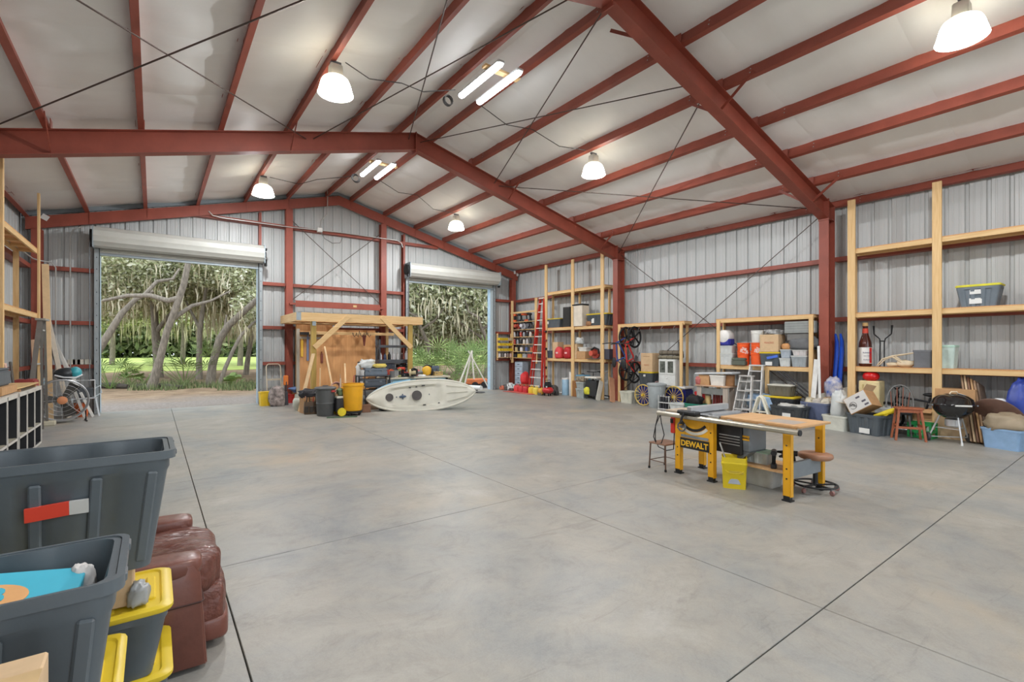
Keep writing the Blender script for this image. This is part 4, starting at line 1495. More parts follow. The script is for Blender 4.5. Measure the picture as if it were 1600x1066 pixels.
def bigtote(lab, loc, L, W, H, rz, group):
    t = tote(lab, loc, L, W, H, rz, CHAR, None, group, groove=0.016, pitch=0.13, taper=0.84, handles=False)
    # moulded upright ribs just under the rim and on the end wall
    for k in range(5):
        x = (-0.42 + 0.21 * k) * L
        for s_ in (-1, 1):
            MB().beam((x * 0.86, s_ * (W * 0.475 * 0.87), 0.03), (x * 0.97, s_ * (W * 0.478), H * 0.84), 0.036, 0.016, up=(0, 1, 0)).build('upright_rib', CHAR, t, bevel=0.006)
    for s_ in (-1, 1):
        for y in (-0.3, 0.3):
            MB().box((s_ * (L * 0.5 - 0.002), y * W, H - 0.012), (0.012, 0.06, 0.026)).build('latch_lug', CHAR, t, bevel=0.005)
    for s_ in (-0.24, 0.2):       # raised bosses inside the far wall
        MB().box((s_ * L, W * 0.425, H * 0.72), (0.1, 0.03, H * 0.3), r=Matrix.Rotation(-0.06, 3, 'X')).build('inner_boss', CHAR, t, bevel=0.01)
    return t


L1 = 0.86
tA = bigtote('large open charcoal tote with red and white tape strip', (-4.925 - L1 / 2, -14.06, 0.785), L1, 0.42, 0.475, math.radians(0.5), 'large open totes in front')
TAPER = M('red_tape', (226, 74, 56), 0.4, var=0.04)
TAPEW = M('white_tape', (206, 206, 204), 0.4, var=0.04)
p0 = PY(38, 806, -14.255)
p1 = PY(108, 793, -14.255)
p2 = PY(138, 789, -14.255)
for a, c, m_ in ((p0, p1, TAPER), (p1, p2, TAPEW)):
    a = a - tA.location
    c = c - tA.location
    h = 0.026
    MB().add([(a.x, a.y - 0.014, a.z - h), (c.x, c.y - 0.014, c.z - h), (c.x, c.y - 0.022, c.z + h), (a.x, a.y - 0.022, a.z + h), (a.x, a.y + 0.004, a.z - h), (c.x, c.y + 0.004, c.z - h), (c.x, c.y - 0.004, c.z + h), (a.x, a.y - 0.004, a.z + h)],
             [(0, 1, 2, 3), (7, 6, 5, 4), (0, 4, 5, 1), (1, 5, 6, 2), (2, 6, 7, 3), (3, 7, 4, 0)]).build('tape_strip', m_, tA)
# stack two, nearer
tote('lidded charcoal tote under the nearest open tote, on the floor', (-5.34, -14.72, 0), 0.78, 0.52, 0.30, PI / 2, CHAR, LIDY, 'yellow lidded totes by the recliner')
tote('lidded charcoal tote whose yellow lid shows below the nearest open tote', (-5.34, -14.72, 0.30), 0.78, 0.52, 0.30, PI / 2, CHAR, LIDY, 'yellow lidded totes by the recliner')
L2 = 0.80
tB = bigtote('nearest open charcoal tote holding a bright blue box', (-5.06 - L2 / 2, -14.955, 0.602), L2, 0.40, 0.495, 0, 'large open totes in front')
# blue flat box with orange emblem lying in the nearest tote
bx = thing('flat_box', 'bright blue flat box with orange emblem inside the nearest tote', 'box', (-5.40, -14.95, 1.003))
bx.rotation_euler = (math.radians(11), math.radians(8), math.radians(-4))
BLUE = M('turquoise_print', (70, 180, 205), 0.35, var=0.03)
MB().box((0, 0, 0.03), (0.46, 0.24, 0.06)).build('box_body', BLUE, bx, bevel=0.003)
em_o = C(226, 168, 108)
MB().lathe([(0.0, 0.0605), (0.054, 0.0605), (0.054, 0.062), (0.0, 0.062)], n=28, sx=1.3, mat=Matrix.Translation((0.06, 0.005, 0))).build('emblem_disc', em_o, bx)
lettering('B', 0.085, BLUE, bx, (0.06, 0.005, 0.064), (0, 0, 0), name='emblem_letter', bold=0.004)
lump('crumpled white paper tucked beside the blue box', (-5.165, -14.87, 0.96), (0.03, 0.025, 0.06), C(214, 210, 206), 'crumpled_paper', 'paper', 0.5, 9)
carton('contents carton filling the bottom of the nearest tote', (-5.45, -14.96, 0.62), 0.55, 0.26, 0.33, 0, CARD2)
carton('tall plain cardboard carton standing in the lower left corner', (-5.52, -15.42, 0), 0.68, 0.2, 1.045, 0, CARD2)

# ---- recliner in brown leather, facing +X, near arm towards the viewer
LEA = M('brown_leather', (112, 66, 54), 0.36, var=0.2, scale=5, bump=0.18, bscale=26, coat=0.15)
rc = thing('recliner_chair', 'brown leather recliner with wrinkled seat beside the stacked totes', 'armchair', (-5.27, -13.27, 0))


def cushion(name, c, d, e=0.32, wr=0.0, fx=0.0, parent=rc, n=28, seed=0, m=None):
    """superellipsoid cushion; wr wrinkles run along x"""
    mb = MB()
    vs = []
    mm = n // 2

    def pw(v, k):
        return math.copysign(abs(v) ** k, v)
    for j in range(mm + 1):
        ph = -PI / 2 + PI * j / mm
        for i in range(n):
            a = 2 * PI * i / n
            x = pw(math.cos(ph), e) * pw(math.cos(a), e)
            y = pw(math.cos(ph), e) * pw(math.sin(a), e)
            z = pw(math.sin(ph), e)
            p = Vector((x * d[0] / 2, y * d[1] / 2, z * d[2] / 2))
            if wr:
                k = noise.noise(Vector((p.x * 3 + seed, p.y * 22, p.z * 3))) * wr + abs(noise.noise(Vector((p.x * 7, p.y * 30 + 4, seed)))) * wr * 0.7
                p += Vector((x, y * 0.2, z)).normalized() * k
            vs.append(p + Vector(c))
    fs = [(j * n + i, j * n + (i + 1) % n, (j + 1) * n + (i + 1) % n, (j + 1) * n + i) for j in range(mm) for i in range(n)]
    return mb.add(vs, fs).build(name, m or LEA, parent, smooth=80)


for s_, nm in ((-1, 'armrest'), (1, 'armrest')):
    mb = MB()
    o = []
    for (x0, z) in ((0.50, 0.02), (0.475, 0.42), (0.47, 0.50), (0.44, 0.56), (0.38, 0.585), (-0.3, 0.585), (-0.42, 0.56), (-0.44, 0.1), (-0.42, 0.04)):
        o.append((x0, z))
    yc = s_ * 0.37
    hw = 0.085
    vs_l = []
    for yy, k in ((-hw, 0.92), (-hw * 0.9, 1.0), (hw * 0.9, 1.0), (hw, 0.92)):
        vs_l.append([(x * (1 if k == 1 else 0.985), yc + yy, 0.3 + (z - 0.3) * (1.0 if k == 1 else 0.95)) for x, z in o])
    loft(mb, vs_l)
    a = mb.build('armrest', LEA, rc, smooth=50, bevel=0.012, seg=2)
    MB().tube([(-0.42, yc - hw - 0.001, 0.37), (0.3, yc - hw - 0.001, 0.36), (0.47, yc - hw - 0.001, 0.36), (0.483, yc - hw * 0.8, 0.36), (0.483, yc + hw * 0.8, 0.36)], 0.005, n=5).build('arm_seam', M('seam_thread', (66, 38, 32), 0.6), rc)
    cushion('arm_pad', (0.08, yc, 0.545), (0.80, 0.185, 0.10), 0.36, 0.004, seed=2 + s_)
LEAW = M('wrinkled_leather', (108, 62, 50), 0.34, var=0.25, scale=4, bump=1.0, bscale=5, stretch=(1.2, 7.0, 1.2), coat=0.15)
LEAW.node_tree.nodes['Bump'].inputs['Distance'].default_value = 0.05
cushion('seat_cushion', (0.24, 0, 0.43), (0.68, 0.62, 0.24), 0.38, 0.022, n=72, seed=5, m=LEAW)
cushion('leg_rest', (0.51, 0, 0.235), (0.20, 0.56, 0.28), 0.34, 0.012, n=56, seed=8, m=LEAW)
cushion('foot_roll', (0.53, 0, 0.11), (0.19, 0.58, 0.16), 0.4, 0.005, n=40, seed=3)
cushion('backrest', (-0.36, 0, 0.62), (0.24, 0.60, 0.60), 0.4, 0.012, n=48, seed=6)
MB().box((-0.05, 0, 0.16), (0.75, 0.58, 0.24)).build('base_frame', M('dark_base', (58, 38, 32), 0.6), rc, bevel=0.01)

# ---- black cubby cabinet with pale edge strips, facing +X along the side wall
CUBD = M('cubby_black', (38, 39, 42), 0.55, var=0.1)
CUBE = M('cubby_edge', (206, 202, 194), 0.5, var=0.06)
CXF = -6.6
for y0, y1, lab in ((-6.62, -4.82, 'black cubby cabinet with pale edges nearest the drum fan'), (-8.6, -6.68, 'black cubby cabinet with pale edges running out of frame')):
    cb = thing('cubby_cabinet', lab, 'cabinet', (0, 0, 0), 0, 'black cubby cabinets')
    xb = CXF - 0.4
    Hc = 1.02
    MB().bb(xb, y0, 0.02, xb + 0.012, y1, Hc).build('back_panel', CUBD, cb)
    cols = 3
    for k in range(cols + 1):
        y = y0 + (y1 - y0) * k / cols
        y = min(max(y, y0 + 0.012), y1 - 0.012)
        MB().bb(xb, y - 0.01, 0.0, CXF - 0.012, y + 0.01, Hc).build('upright_panel', CUBD, cb)
        MB().bb(CXF - 0.012, y - 0.016, 0.0, CXF, y + 0.016, Hc).build('edge_strip', CUBE, cb)
    for z in (0.03, 0.36, Hc - 0.0):
        MB().bb(xb, y0, z - 0.012, CXF - 0.012, y1, z + 0.012).build('shelf_panel', CUBD if z < 0.9 else CUBE, cb)
        if z == 0.36:
            MB().bb(xb + 0.02, y0 + 0.02, z + 0.012, CXF - 0.02, y1 - 0.02, z + 0.016).build('shelf_liner', C(176, 170, 150), cb)
        h = 0.05 if z > 0.9 else 0.018
        MB().bb(CXF - 0.012, y0, z - h, CXF, y1, z + 0.014).build('edge_strip', CUBE, cb)
# ================================================================== table saw bench with rolling stool
YEL = M('machine_yellow', (236, 172, 30), 0.4, var=0.06)
SGRY = M('machine_grey', (132, 140, 146), 0.45, var=0.08)
TOPW = M('maple_top', (214, 172, 124), 0.5, var=0.0, rgb2=(196, 152, 104), scale=4, stretch=(6, 0.5, 6))
sw = thing('table_saw', 'yellow cabinet table saw with long fence rail and wooden extension top', 'table saw', (0.66, -13.5, 0), math.radians(-94.5))
# local axes: +x runs from the saw towards the stool end, +y runs towards the shelf wall


def sleg(x, y, z1, w1=0.085, parent=sw, nm='leg'):
    mb = MB()
    mb.bb(x - w1 / 2, y, 0.05, x + w1 / 2, y + 0.006, z1)
    mb.bb(x - w1 / 2, y, 0.05, x - w1 / 2 + 0.006, y + 0.06, z1)
    mb.bb(x + w1 / 2 - 0.006, y, 0.05, x + w1 / 2, y + 0.06, z1)
    o = mb.build(nm, YEL, parent)
    MB().bb(x - 0.05, y - 0.012, 0.0, x + 0.05, y + 0.07, 0.015).bb(x - 0.035, y - 0.004, 0.015, x + 0.035, y + 0.05, 0.06).build('foot_pad', BLACK, o)
    mb = MB()
    for z in (0.25, 0.36, 0.62):
        mb.cyl((x, y - 0.006, z), (x, y + 0.002, z), 0.009, n=8)
    mb.build('leg_bolt', BLACK, o)
    return o


ZT_ = 0.80
sleg(-0.69, 0.0, ZT_)
sleg(-0.18, 0.0, ZT_)
sleg(-0.69, 0.50, ZT_)
sleg(-0.18, 0.50, ZT_)
sleg(0.76, 0.02, ZT_)
sleg(0.72, 0.80, ZT_)
# front panel with curved bevel slot and name plate
MB().bb(-0.66, -0.005, 0.40, -0.21, 0.004, 0.80).build('front_panel', YEL, sw, bevel=0.002)
MB().bb(-0.64, -0.010, 0.365, -0.20, -0.004, 0.50).build('name_plate', BLACK, sw)
lettering('DEWALT', 0.105, M('plate_yellow', (244, 190, 40), 0.4, var=0.02), sw, (-0.42, -0.0115, 0.428), (PI / 2, 0, 0), name='name_lettering', bold=0.003, xs=0.98)
MB().bb(-0.63, -0.009, 0.51, -0.21, -0.004, 0.545).build('vent_stripe', SGRY, sw)
mb = MB()
pts = []
arc = [(-0.43 + 0.26 * math.cos(a), 0.86 + 0.26 * math.sin(a)) for a in [math.radians(215 + 8.5 * i) for i in range(13)]]
arc2 = [(-0.43 + 0.225 * math.cos(a), 0.86 + 0.225 * math.sin(a)) for a in [math.radians(215 + 8.5 * i) for i in range(13)]]
mb.prism([(x, z) for x, z in arc] + [(x, z) for x, z in reversed(arc2)], 0.005, Matrix.Translation((0, -0.005, 0)) @ Matrix.Rotation(PI / 2, 4, 'X'))
mb.build('bevel_slot', BLACK, sw)
arc = [(-0.43 + 0.305 * math.cos(a), 0.86 + 0.305 * math.sin(a)) for a in [math.radians(232 + 7.5 * i) for i in range(12)]]
arc2 = [(-0.43 + 0.268 * math.cos(a), 0.86 + 0.268 * math.sin(a)) for a in [math.radians(232 + 7.5 * i) for i in range(12)]]
MB().prism([(x, z) for x, z in arc] + [(x, z) for x, z in reversed(arc2)], 0.004, Matrix.Translation((0, -0.005, 0)) @ Matrix.Rotation(PI / 2, 4, 'X')).build('bevel_scale', C(214, 210, 196), sw)
mb = MB()
mb.tube([(-0.57 + 0.06 * math.cos(a), -0.07, 0.655 + 0.06 * math.sin(a)) for a in [2 * PI * i / 16 for i in range(16)]], 0.011, n=6, closed=True)
mb.cyl((-0.57, 0.0, 0.655), (-0.57, -0.08, 0.655), 0.02, n=10).beam((-0.625, -0.07, 0.655), (-0.515, -0.07, 0.655), 0.02, 0.012)
hw_ = mb.build('hand_wheel', STEEL, sw, smooth=50)
MB().cyl((-0.53, -0.075, 0.70), (-0.50, -0.15, 0.745), 0.012, n=8).build('crank_knob', BLACK, hw_, smooth=50)
MB().box((-0.78, 0.02, 0.64), (0.065, 0.05, 0.22)).build('switch_box', C(206, 52, 40), sw, bevel=0.01)
MB().box((-0.78, -0.012, 0.70), (0.04, 0.02, 0.06)).build('switch_paddle', BLACK, sw, bevel=0.004)
# motor cabinet
MB().box((-0.02, 0.3, 0.56), (0.36, 0.36, 0.36)).build('motor_cabinet', C(36, 36, 38, 0.5), sw, bevel=0.012)
for k in range(4):
    MB().box((0.0, 0.116, 0.50 + 0.035 * k), (0.28, 0.006, 0.008)).build('vent_louver', C(190, 190, 186), sw)
MB().box((0.20, 0.33, 0.60), (0.10, 0.36, 0.34)).build('motor_cover', SGRY, sw, bevel=0.015)
MB().add([(0.15, 0.16, 0.43), (0.25, 0.16, 0.43), (0.25, 0.5, 0.43), (0.15, 0.5, 0.43), (-0.08, 0.18, 0.22), (0.0, 0.18, 0.22), (0.0, 0.46, 0.22), (-0.08, 0.46, 0.22)],
         [(0, 1, 2, 3), (7, 6, 5, 4), (0, 4, 5, 1), (1, 5, 6, 2), (2, 6, 7, 3), (3, 7, 4, 0)]).build('dust_chute', SGRY, sw)
MB().box((0.20, 0.145, 0.60), (0.095, 0.004, 0.06)).build('maker_badge', YEL, sw)
lettering('DEWALT', 0.026, BLACK, sw, (0.20, 0.142, 0.598), (PI / 2, 0, 0), name='badge_lettering', bold=0.001)
# cast table, extension top, wings
MB().bb(-0.72, 0.02, 0.80, -0.08, 0.68, 0.84).build('cast_table', M('cast_iron', (160, 162, 164), 0.3, 0.8, var=0.1), sw, bevel=0.006)
MB().bb(-0.95, 0.06, 0.81, -0.73, 0.62, 0.835).build('side_wing', C(176, 160, 140), sw, bevel=0.004)
MB().bb(-0.07, 0.04, 0.82, 0.90, 0.70, 0.845).build('extension_top', TOPW, sw, bevel=0.004)
MB().bb(-0.07, 0.02, 0.775, 0.86, 0.05, 0.82).build('apron_rail', M('apron_wood', (168, 132, 88), 0.6), sw)
MB().bb(0.45, 0.12, 0.8455, 0.78, 0.42, 0.8465).build('worn_patch', C(172, 160, 150), sw)
MB().cyl((-0.98, -0.06, 0.79), (0.94, -0.06, 0.79), 0.032, n=14).build('fence_rail', M('rail_steel', (190, 184, 168), 0.3, 0.7), sw, smooth=50)
MB().cyl((0.935, -0.06, 0.79), (0.95, -0.06, 0.79), 0.033, n=14).build('rail_end_cap', BLACK, sw, smooth=50)
for x in (0.1, 0.5):
    MB().box((x, -0.03, 0.815), (0.05, 0.05, 0.02)).build('rail_bracket', ALU, sw)
# rip fence with long head
MB().box((-0.46, 0.34, 0.888), (0.075, 0.80, 0.085)).build('rip_fence', ALU, sw, bevel=0.008)
MB().box((-0.47, -0.06, 0.85), (0.30, 0.11, 0.05)).build('fence_head', BLACK, sw, bevel=0.014)
MB().tube([(-0.5, -0.10, 0.85), (-0.52, -0.13, 0.78), (-0.535, -0.14, 0.70)], 0.016, n=8).build('lock_lever', BLACK, sw, smooth=50)
MB().box((-0.22, 0.36, 0.85), (0.05, 0.6, 0.02)).build('mitre_bar', ALU, sw)
# lower shelf between the stool end legs
MB().bb(0.0, 0.16, 0.26, 0.74, 0.70, 0.278).build('lower_shelf', TOPW, sw)
MB().bb(0.70, 0.06, 0.22, 0.745, 0.80, 0.40).build('end_apron', SGRY, sw, bevel=0.004)
mb = MB()
mb.tube([(-0.93, -0.05, 0.80), (-1.0, -0.08, 0.62), (-1.03, -0.09, 0.45), (-0.98, -0.09, 0.36), (-0.9, -0.08, 0.38), (-0.86, -0.07, 0.50), (-0.9, -0.08, 0.66), (-0.94, -0.06, 0.8), (-0.98, -0.04, 0.79), (-1.04, -0.04, 0.6), (-1.06, -0.02, 0.4), (-1.02, 0.0, 0.3), (-0.92, 0.05, 0.26), (-0.8, 0.05, 0.3), (-0.77, 0.03, 0.54)], 0.007, n=6)
mb.build('power_cord', DARK, sw, smooth=60)

# small brown step stool beyond the saw
st = thing('step_stool', 'small brown metal step stool standing at the cord end of saw', 'stool', (0.80, -12.55, 0), math.radians(-94.5))
BRN = M('brown_steel', (98, 72, 56), 0.5, 0.2)
MB().box((0, 0, 0.365), (0.30, 0.34, 0.02)).build('step_top', C(136, 98, 74), st, bevel=0.006)
for x in (-0.13, 0.13):
    for y in (-0.15, 0.15):
        MB().cyl((x * 1.12, y * 1.08, 0), (x, y, 0.36), 0.011, n=7).build('leg', BRN, st)
        MB().cyl((x * 1.12, y * 1.08, 0), (x * 1.11, y * 1.08, 0.03), 0.016, n=7).build('foot_cap', DARK, st)
for a, c in (((-0.138, -0.157), (0.138, -0.157)), ((-0.138, 0.157), (0.138, 0.157)), ((-0.138, -0.157), (-0.138, 0.157))):
    MB().cyl((a[0], a[1], 0.12), (c[0], c[1], 0.12), 0.006, n=6).build('stretcher', BRN, st)

# yellow square litter pail in front of the saw
p = PZ(1143, 762)
yb = thing('square_pail', 'bright yellow square pail standing by the saw legs', 'bucket', (p.x + 0.06, p.y, 0), math.radians(-60))
PY_ = M('pail_yellow', (232, 206, 40), 0.4, var=0.05)
o = rrect(0.28, 0.23, 0.03, 3)
mb = MB()
loft(mb, [scale_pts(o, 0.9, 0), scale_pts(o, 0.98, 0.28), scale_pts(o, 1.03, 0.29), scale_pts(o, 1.03, 0.31), scale_pts(o, 0.99, 0.315), scale_pts(o, 1.0, 0.375), scale_pts(o, 0.96, 0.375), scale_pts(o, 0.86, 0.01)])
mb.build('pail_body', PY_, yb, smooth=35)
MB().tube([(0.145 * math.cos(a), -0.02 - 0.125 * math.sin(a), 0.29 - 0.10 * math.sin(a)) for a in [PI * i / 10 for i in range(11)]], 0.004, n=5).build('bail_handle', PY_, yb)
MB().prism([(-0.07, 0), (0.07, 0), (0.05, 0.045), (0.015, 0.075), (-0.02, 0.07), (-0.055, 0.04)], 0.003, Matrix.Translation((0.0, -0.108, 0.06)) @ Matrix.Rotation(PI / 2 - 0.06, 4, 'X')).build('printed_heap', C(176, 184, 196), yb)
MB().box((0.02, -0.113, 0.20), (0.16, 0.002, 0.035), r=Matrix.Rotation(-0.06, 3, 'X')).build('printed_band', C(206, 182, 60), yb)
MB().beam((-0.02, 0.0, 0.1), (-0.16, 0.03, 0.52), 0.03, 0.012).build('scrap_stick', C(190, 188, 182), yb)

# things under the extension top
sw_m = Matrix.Translation((0.66, -13.5, 0)) @ Matrix.Rotation(math.radians(-94.5), 4, 'Z')


def swp(x, y, z):
    return sw_m @ Vector((x, y, z))


tote('clear bin with mint green lid on the lower shelf of saw', swp(0.22, 0.42, 0.279), 0.34, 0.24, 0.15, math.radians(-94), C(190, 198, 196, 0.3), C(178, 216, 196), handles=False, cat='plastic bin', name='plastic_bin')
tote('plain white storage tub on the floor under the saw shelf', swp(0.24, 0.46, 0.0), 0.40, 0.28, 0.24, math.radians(-94), C(206, 206, 202), None, handles=False, cat='plastic bin', name='plastic_bin', groove=0.004)
DK = M('tool_black', (40, 40, 44), 0.45, var=0.2)
for k, (x, y, rz) in enumerate(((0.46, 0.30, 0.4), (0.58, 0.42, 1.9), (0.63, 0.26, 3.0))):
    drill('black cordless drill on saw shelf, %s' % ['nearest the mint lidded bin', 'in the middle', 'against the stool end leg'][k], swp(x, y, 0.279), DK, rz, 0.9, 'black drills on the saw shelf')

# rolling stool with round brown seat
p = PZ(1274, 766)
rs = thing('rolling_stool', 'round brown leather rolling stool with black ring base', 'stool', (p.x, p.y, 0))
MB().lathe([(0.0, 0.375), (0.16, 0.378), (0.182, 0.395), (0.186, 0.415), (0.178, 0.437), (0.15, 0.447), (0.0, 0.45)], n=32).build('seat', M('tan_leather', (166, 120, 92), 0.45, var=0.08, bump=0.1, bscale=40), rs, smooth=60)
MB().cyl((0, 0, 0.2), (0, 0, 0.385), 0.017, n=12).build('piston', CHROME, rs, smooth=50)
MB().lathe([(0.05, 0.06), (0.032, 0.075), (0.027, 0.1), (0.027, 0.25), (0.02, 0.255)], n=14).build('column_sleeve', BLACK, rs, smooth=40)
MB().tube([(0.225 * math.cos(a), 0.225 * math.sin(a), 0.075) for a in [2 * PI * i / 36 for i in range(36)]], 0.012, n=8, closed=True).build('base_ring', BLACK, rs, smooth=60)
for k in range(5):
    a = 2 * PI * k / 5 + 0.5
    d = Vector((math.cos(a), math.sin(a), 0))
    MB().beam((0, 0, 0.07), d * 0.225 + Vector((0, 0, 0.075)), 0.025, 0.015).build('spoke', BLACK, rs)
    c0 = MB().cyl(d * 0.225 + Vector((0, 0, 0.045)), d * 0.225 + Vector((0, 0, 0.075)), 0.012, n=8).build('caster', STEEL, rs)
    sd = Vector((-d.y, d.x, 0)) * 0.012
    q = d * 0.24 + Vector((0, 0, 0.028))
    MB().cyl(q - sd, q + sd, 0.028, n=14).build('caster_wheel', C(150, 110, 104), c0, smooth=50)
# ================================================================== kayak, workbench and the heap under the canopy
# ---- kayak lying on its side, deck towards the viewer
KP0 = PY(577, 600, -4.05)
a0 = Vector((-0.34, -4.02, 0.0))
a1 = Vector((2.22, -5.16, 0.0))
ax = (a1 - a0)
KL = ax.length + 0.12
ax.normalize()
ky = thing('kayak', 'pale sit-on-top kayak lying on its side before the workbench', 'kayak', ((a0 + a1) / 2) + Vector((0, 0, 0.0)), math.atan2(ax.y, ax.x))
# local: x along the hull, -y towards the viewer (deck), +y hull bottom; z up; deck leans back a little
KD = M('kayak_deck', (206, 204, 190), 0.4, var=0.08, scale=3)
KB = M('kayak_blue', (96, 156, 190), 0.4, var=0.1, scale=2, rgb2=(150, 190, 208))
LEAN = math.radians(16)
Rk = Matrix.Translation((0, 0.05, 0.40)) @ Matrix.Rotation(math.radians(-3.2), 4, 'Y') @ Matrix.Rotation(-LEAN, 4, 'X')
NS = 28


def kw(s):     # half width at station s in -1..1
    return 0.405 * (1 - abs(s) ** 2.4) ** 0.72 + 0.012


def ring_k(s, side):
    x = s * KL / 2
    w_ = kw(s)
    rock = 0.05 * s * s
    out = []
    m_ = 14
    for i in range(m_ + 1):
        t = -1 + 2 * i / m_
        if side == 'deck':
            dep = -0.02 - 0.05 * (1 - t * t) * (0.4 + 0.6 * abs(s)) + (0.07 if (abs(t) < 0.62 and -0.62 < s < 0.35) else 0.0)
            if 0.35 <= s < 0.42 and abs(t) < 0.62:
                dep += 0.03
        else:
            dep = 0.03 + 0.26 * (1 - abs(t) ** 2.6) * (1 - abs(s) ** 3.2) ** 0.8
        out.append((x, dep + rock * (-0.4), t * w_))
    return out


for side, m_, nm in (('deck', KD, 'deck'), ('hull', KB, 'hull')):
    vs = []
    for i in range(NS + 1):
        s_ = -1 + 2 * i / NS
        vs += ring_k(s_, side)
    k = 15
    fs = [(i * k + j, i * k + j + 1, (i + 1) * k + j + 1, (i + 1) * k + j) for i in range(NS) for j in range(k - 1)]
    mb = MB().add([Rk @ Vector(v) for v in vs], fs)
    mb.build(nm, m_, ky, smooth=50)
mb = MB()      # gunwale band joins deck and hull
up_ = [Rk @ Vector((s_ * KL / 2, 0.0 - 0.02 * s_ * s_, kw(s_))) for s_ in [-1 + 2 * i / 40 for i in range(41)]]
dn_ = [Rk @ Vector((s_ * KL / 2, 0.0 - 0.02 * s_ * s_, -kw(s_))) for s_ in [-1 + 2 * i / 40 for i in range(41)]]
mb.tube(up_ + list(reversed(dn_)), 0.036, n=8, closed=True)
mb.build('gunwale', KD, ky, smooth=60)


MB().tube([p_ + Vector((0, 0.05, 0.012)) for p_ in up_[0:17]], [0.02 + 0.004 * min(i_, 8) for i_ in range(17)], n=8).build('hull_edge', KB, ky, smooth=60)


def deck_disc(s, t, r, nm, mat):
    mb = MB().lathe([(0.0, -0.012), (r * 0.9, -0.012), (r, 0.0), (r, 0.02)], n=24, mat=Rk @ Matrix.Translation((s * KL / 2, -0.058, t * 0.4)) @ Matrix.Rotation(-PI / 2, 4, 'X').inverted())
    return mb.build(nm, mat, ky, smooth=40)


HAT = M('hatch_dark', (72, 68, 66), 0.6, var=0.15)
deck_disc(-0.60, 0.0, 0.105, 'hatch_cover', HAT)
deck_disc(-0.10, 0.0, 0.135, 'hatch_cover', HAT)
for s_, t_, rx, rz_ in ((-0.36, 0.0, 0.10, 0.035), (-0.36, 0.14, 0.02, 0.02), (-0.36, -0.14, 0.02, 0.02), (0.13, 0.03, 0.012, 0.02), (-0.47, 0.0, 0.015, 0.02)):
    MB().ell((0, 0, 0), (rx, 0.014, rz_), 10, 6, mat=Rk @ Matrix.Translation((s_ * KL / 2, -0.045 if s_ < 0.1 else -0.02, t_ * 0.4))).build('scupper_slot', M('kayak_navy', (52, 74, 100), 0.5), ky, smooth=60)
for s_, t_, L_ in ((0.03, 0.66, 0.09), (-0.1, 0.6, 0.05), (-0.22, 0.58, 0.06), (0.03, -0.68, 0.08), (0.3, -0.62, 0.04)):
    MB().box((0, 0, 0), (L_, 0.03, 0.025), mat=Rk @ Matrix.Translation((s_ * KL / 2, -0.04, t_ * 0.4))).build('pad_eye', BLACK, ky)
mb = MB()
for t_ in (-0.22, 0.0, 0.22):
    mb.tube([Rk @ Vector((s_ * KL / 2, -0.075 - 0.03 * (1 - abs(t_)), t_ * (1 - (s_ - 0.45) * 1.1))) for s_ in (0.46, 0.6, 0.74, 0.86)], 0.012, n=6)
mb.build('deck_ridges', KD, ky, smooth=60)
for s_ in (-1, 1):
    MB().tube([Rk @ Vector((s_ * (KL / 2 - 0.02), 0, 0.02)), Rk @ Vector((s_ * (KL / 2 + 0.09), -0.02, 0.02)), Rk @ Vector((s_ * (KL / 2 + 0.09), -0.02, -0.03)), Rk @ Vector((s_ * (KL / 2 - 0.02), 0, -0.03))], 0.014, n=6).build('carry_toggle', BLACK, ky)
pd = Rk @ Vector((KL / 2 + 0.16, 0.1, -0.02))
mb = MB().ell(pd, (0.16, 0.02, 0.03), 14, 8)
mb.build('rudder_blade', C(96, 98, 100), ky, smooth=60)
# cradle timber under the kayak
for k, s_ in enumerate((-0.45, 0.3)):
    q = (a0 + a1) / 2 + ax * (s_ * KL / 2)
    tag(MB().box((0, 0, 0.025), (0.09, 0.4, 0.05)).build('timber_block', WOODY, loc=(q.x + 0.1, q.y + 0.2, 0), rz=math.atan2(ax.y, ax.x)), 'pine block under the %s half of the kayak' % ['bow', 'stern'][k], 'timber block', 'kayak blocks')

# ---- blue workbench behind the kayak
wb_ = thing('work_bench', 'light blue workbench with cream top behind the kayak', 'workbench', (0, 0, 0))
BBL = M('bench_blue', (150, 190, 200), 0.5, var=0.1)
MB().bb(0.36, -3.52, 0.80, 2.42, -2.72, 0.85).build('bench_top', M('bench_cream', (206, 198, 176), 0.5, var=0.08), wb_, bevel=0.006)
MB().bb(0.42, -3.46, 0.60, 2.36, -3.43, 0.80).build('front_apron', BBL, wb_)
MB().bb(2.33, -3.46, 0.60, 2.36, -2.78, 0.80).build('side_apron', BBL, wb_)
for x in (0.46, 2.32):
    for y in (-3.42, -2.8):
        MB().bb(x - 0.04, y - 0.04, 0, x + 0.04, y + 0.04, 0.8).build('leg', BBL, wb_)
MB().bb(0.46, -3.4, 0.22, 2.3, -2.82, 0.24).build('lower_shelf', PLY, wb_)
MB().bb(1.28, -3.47, 0.70, 1.72, -3.455, 0.78).build('drawer_slot', C(86, 72, 60), wb_)

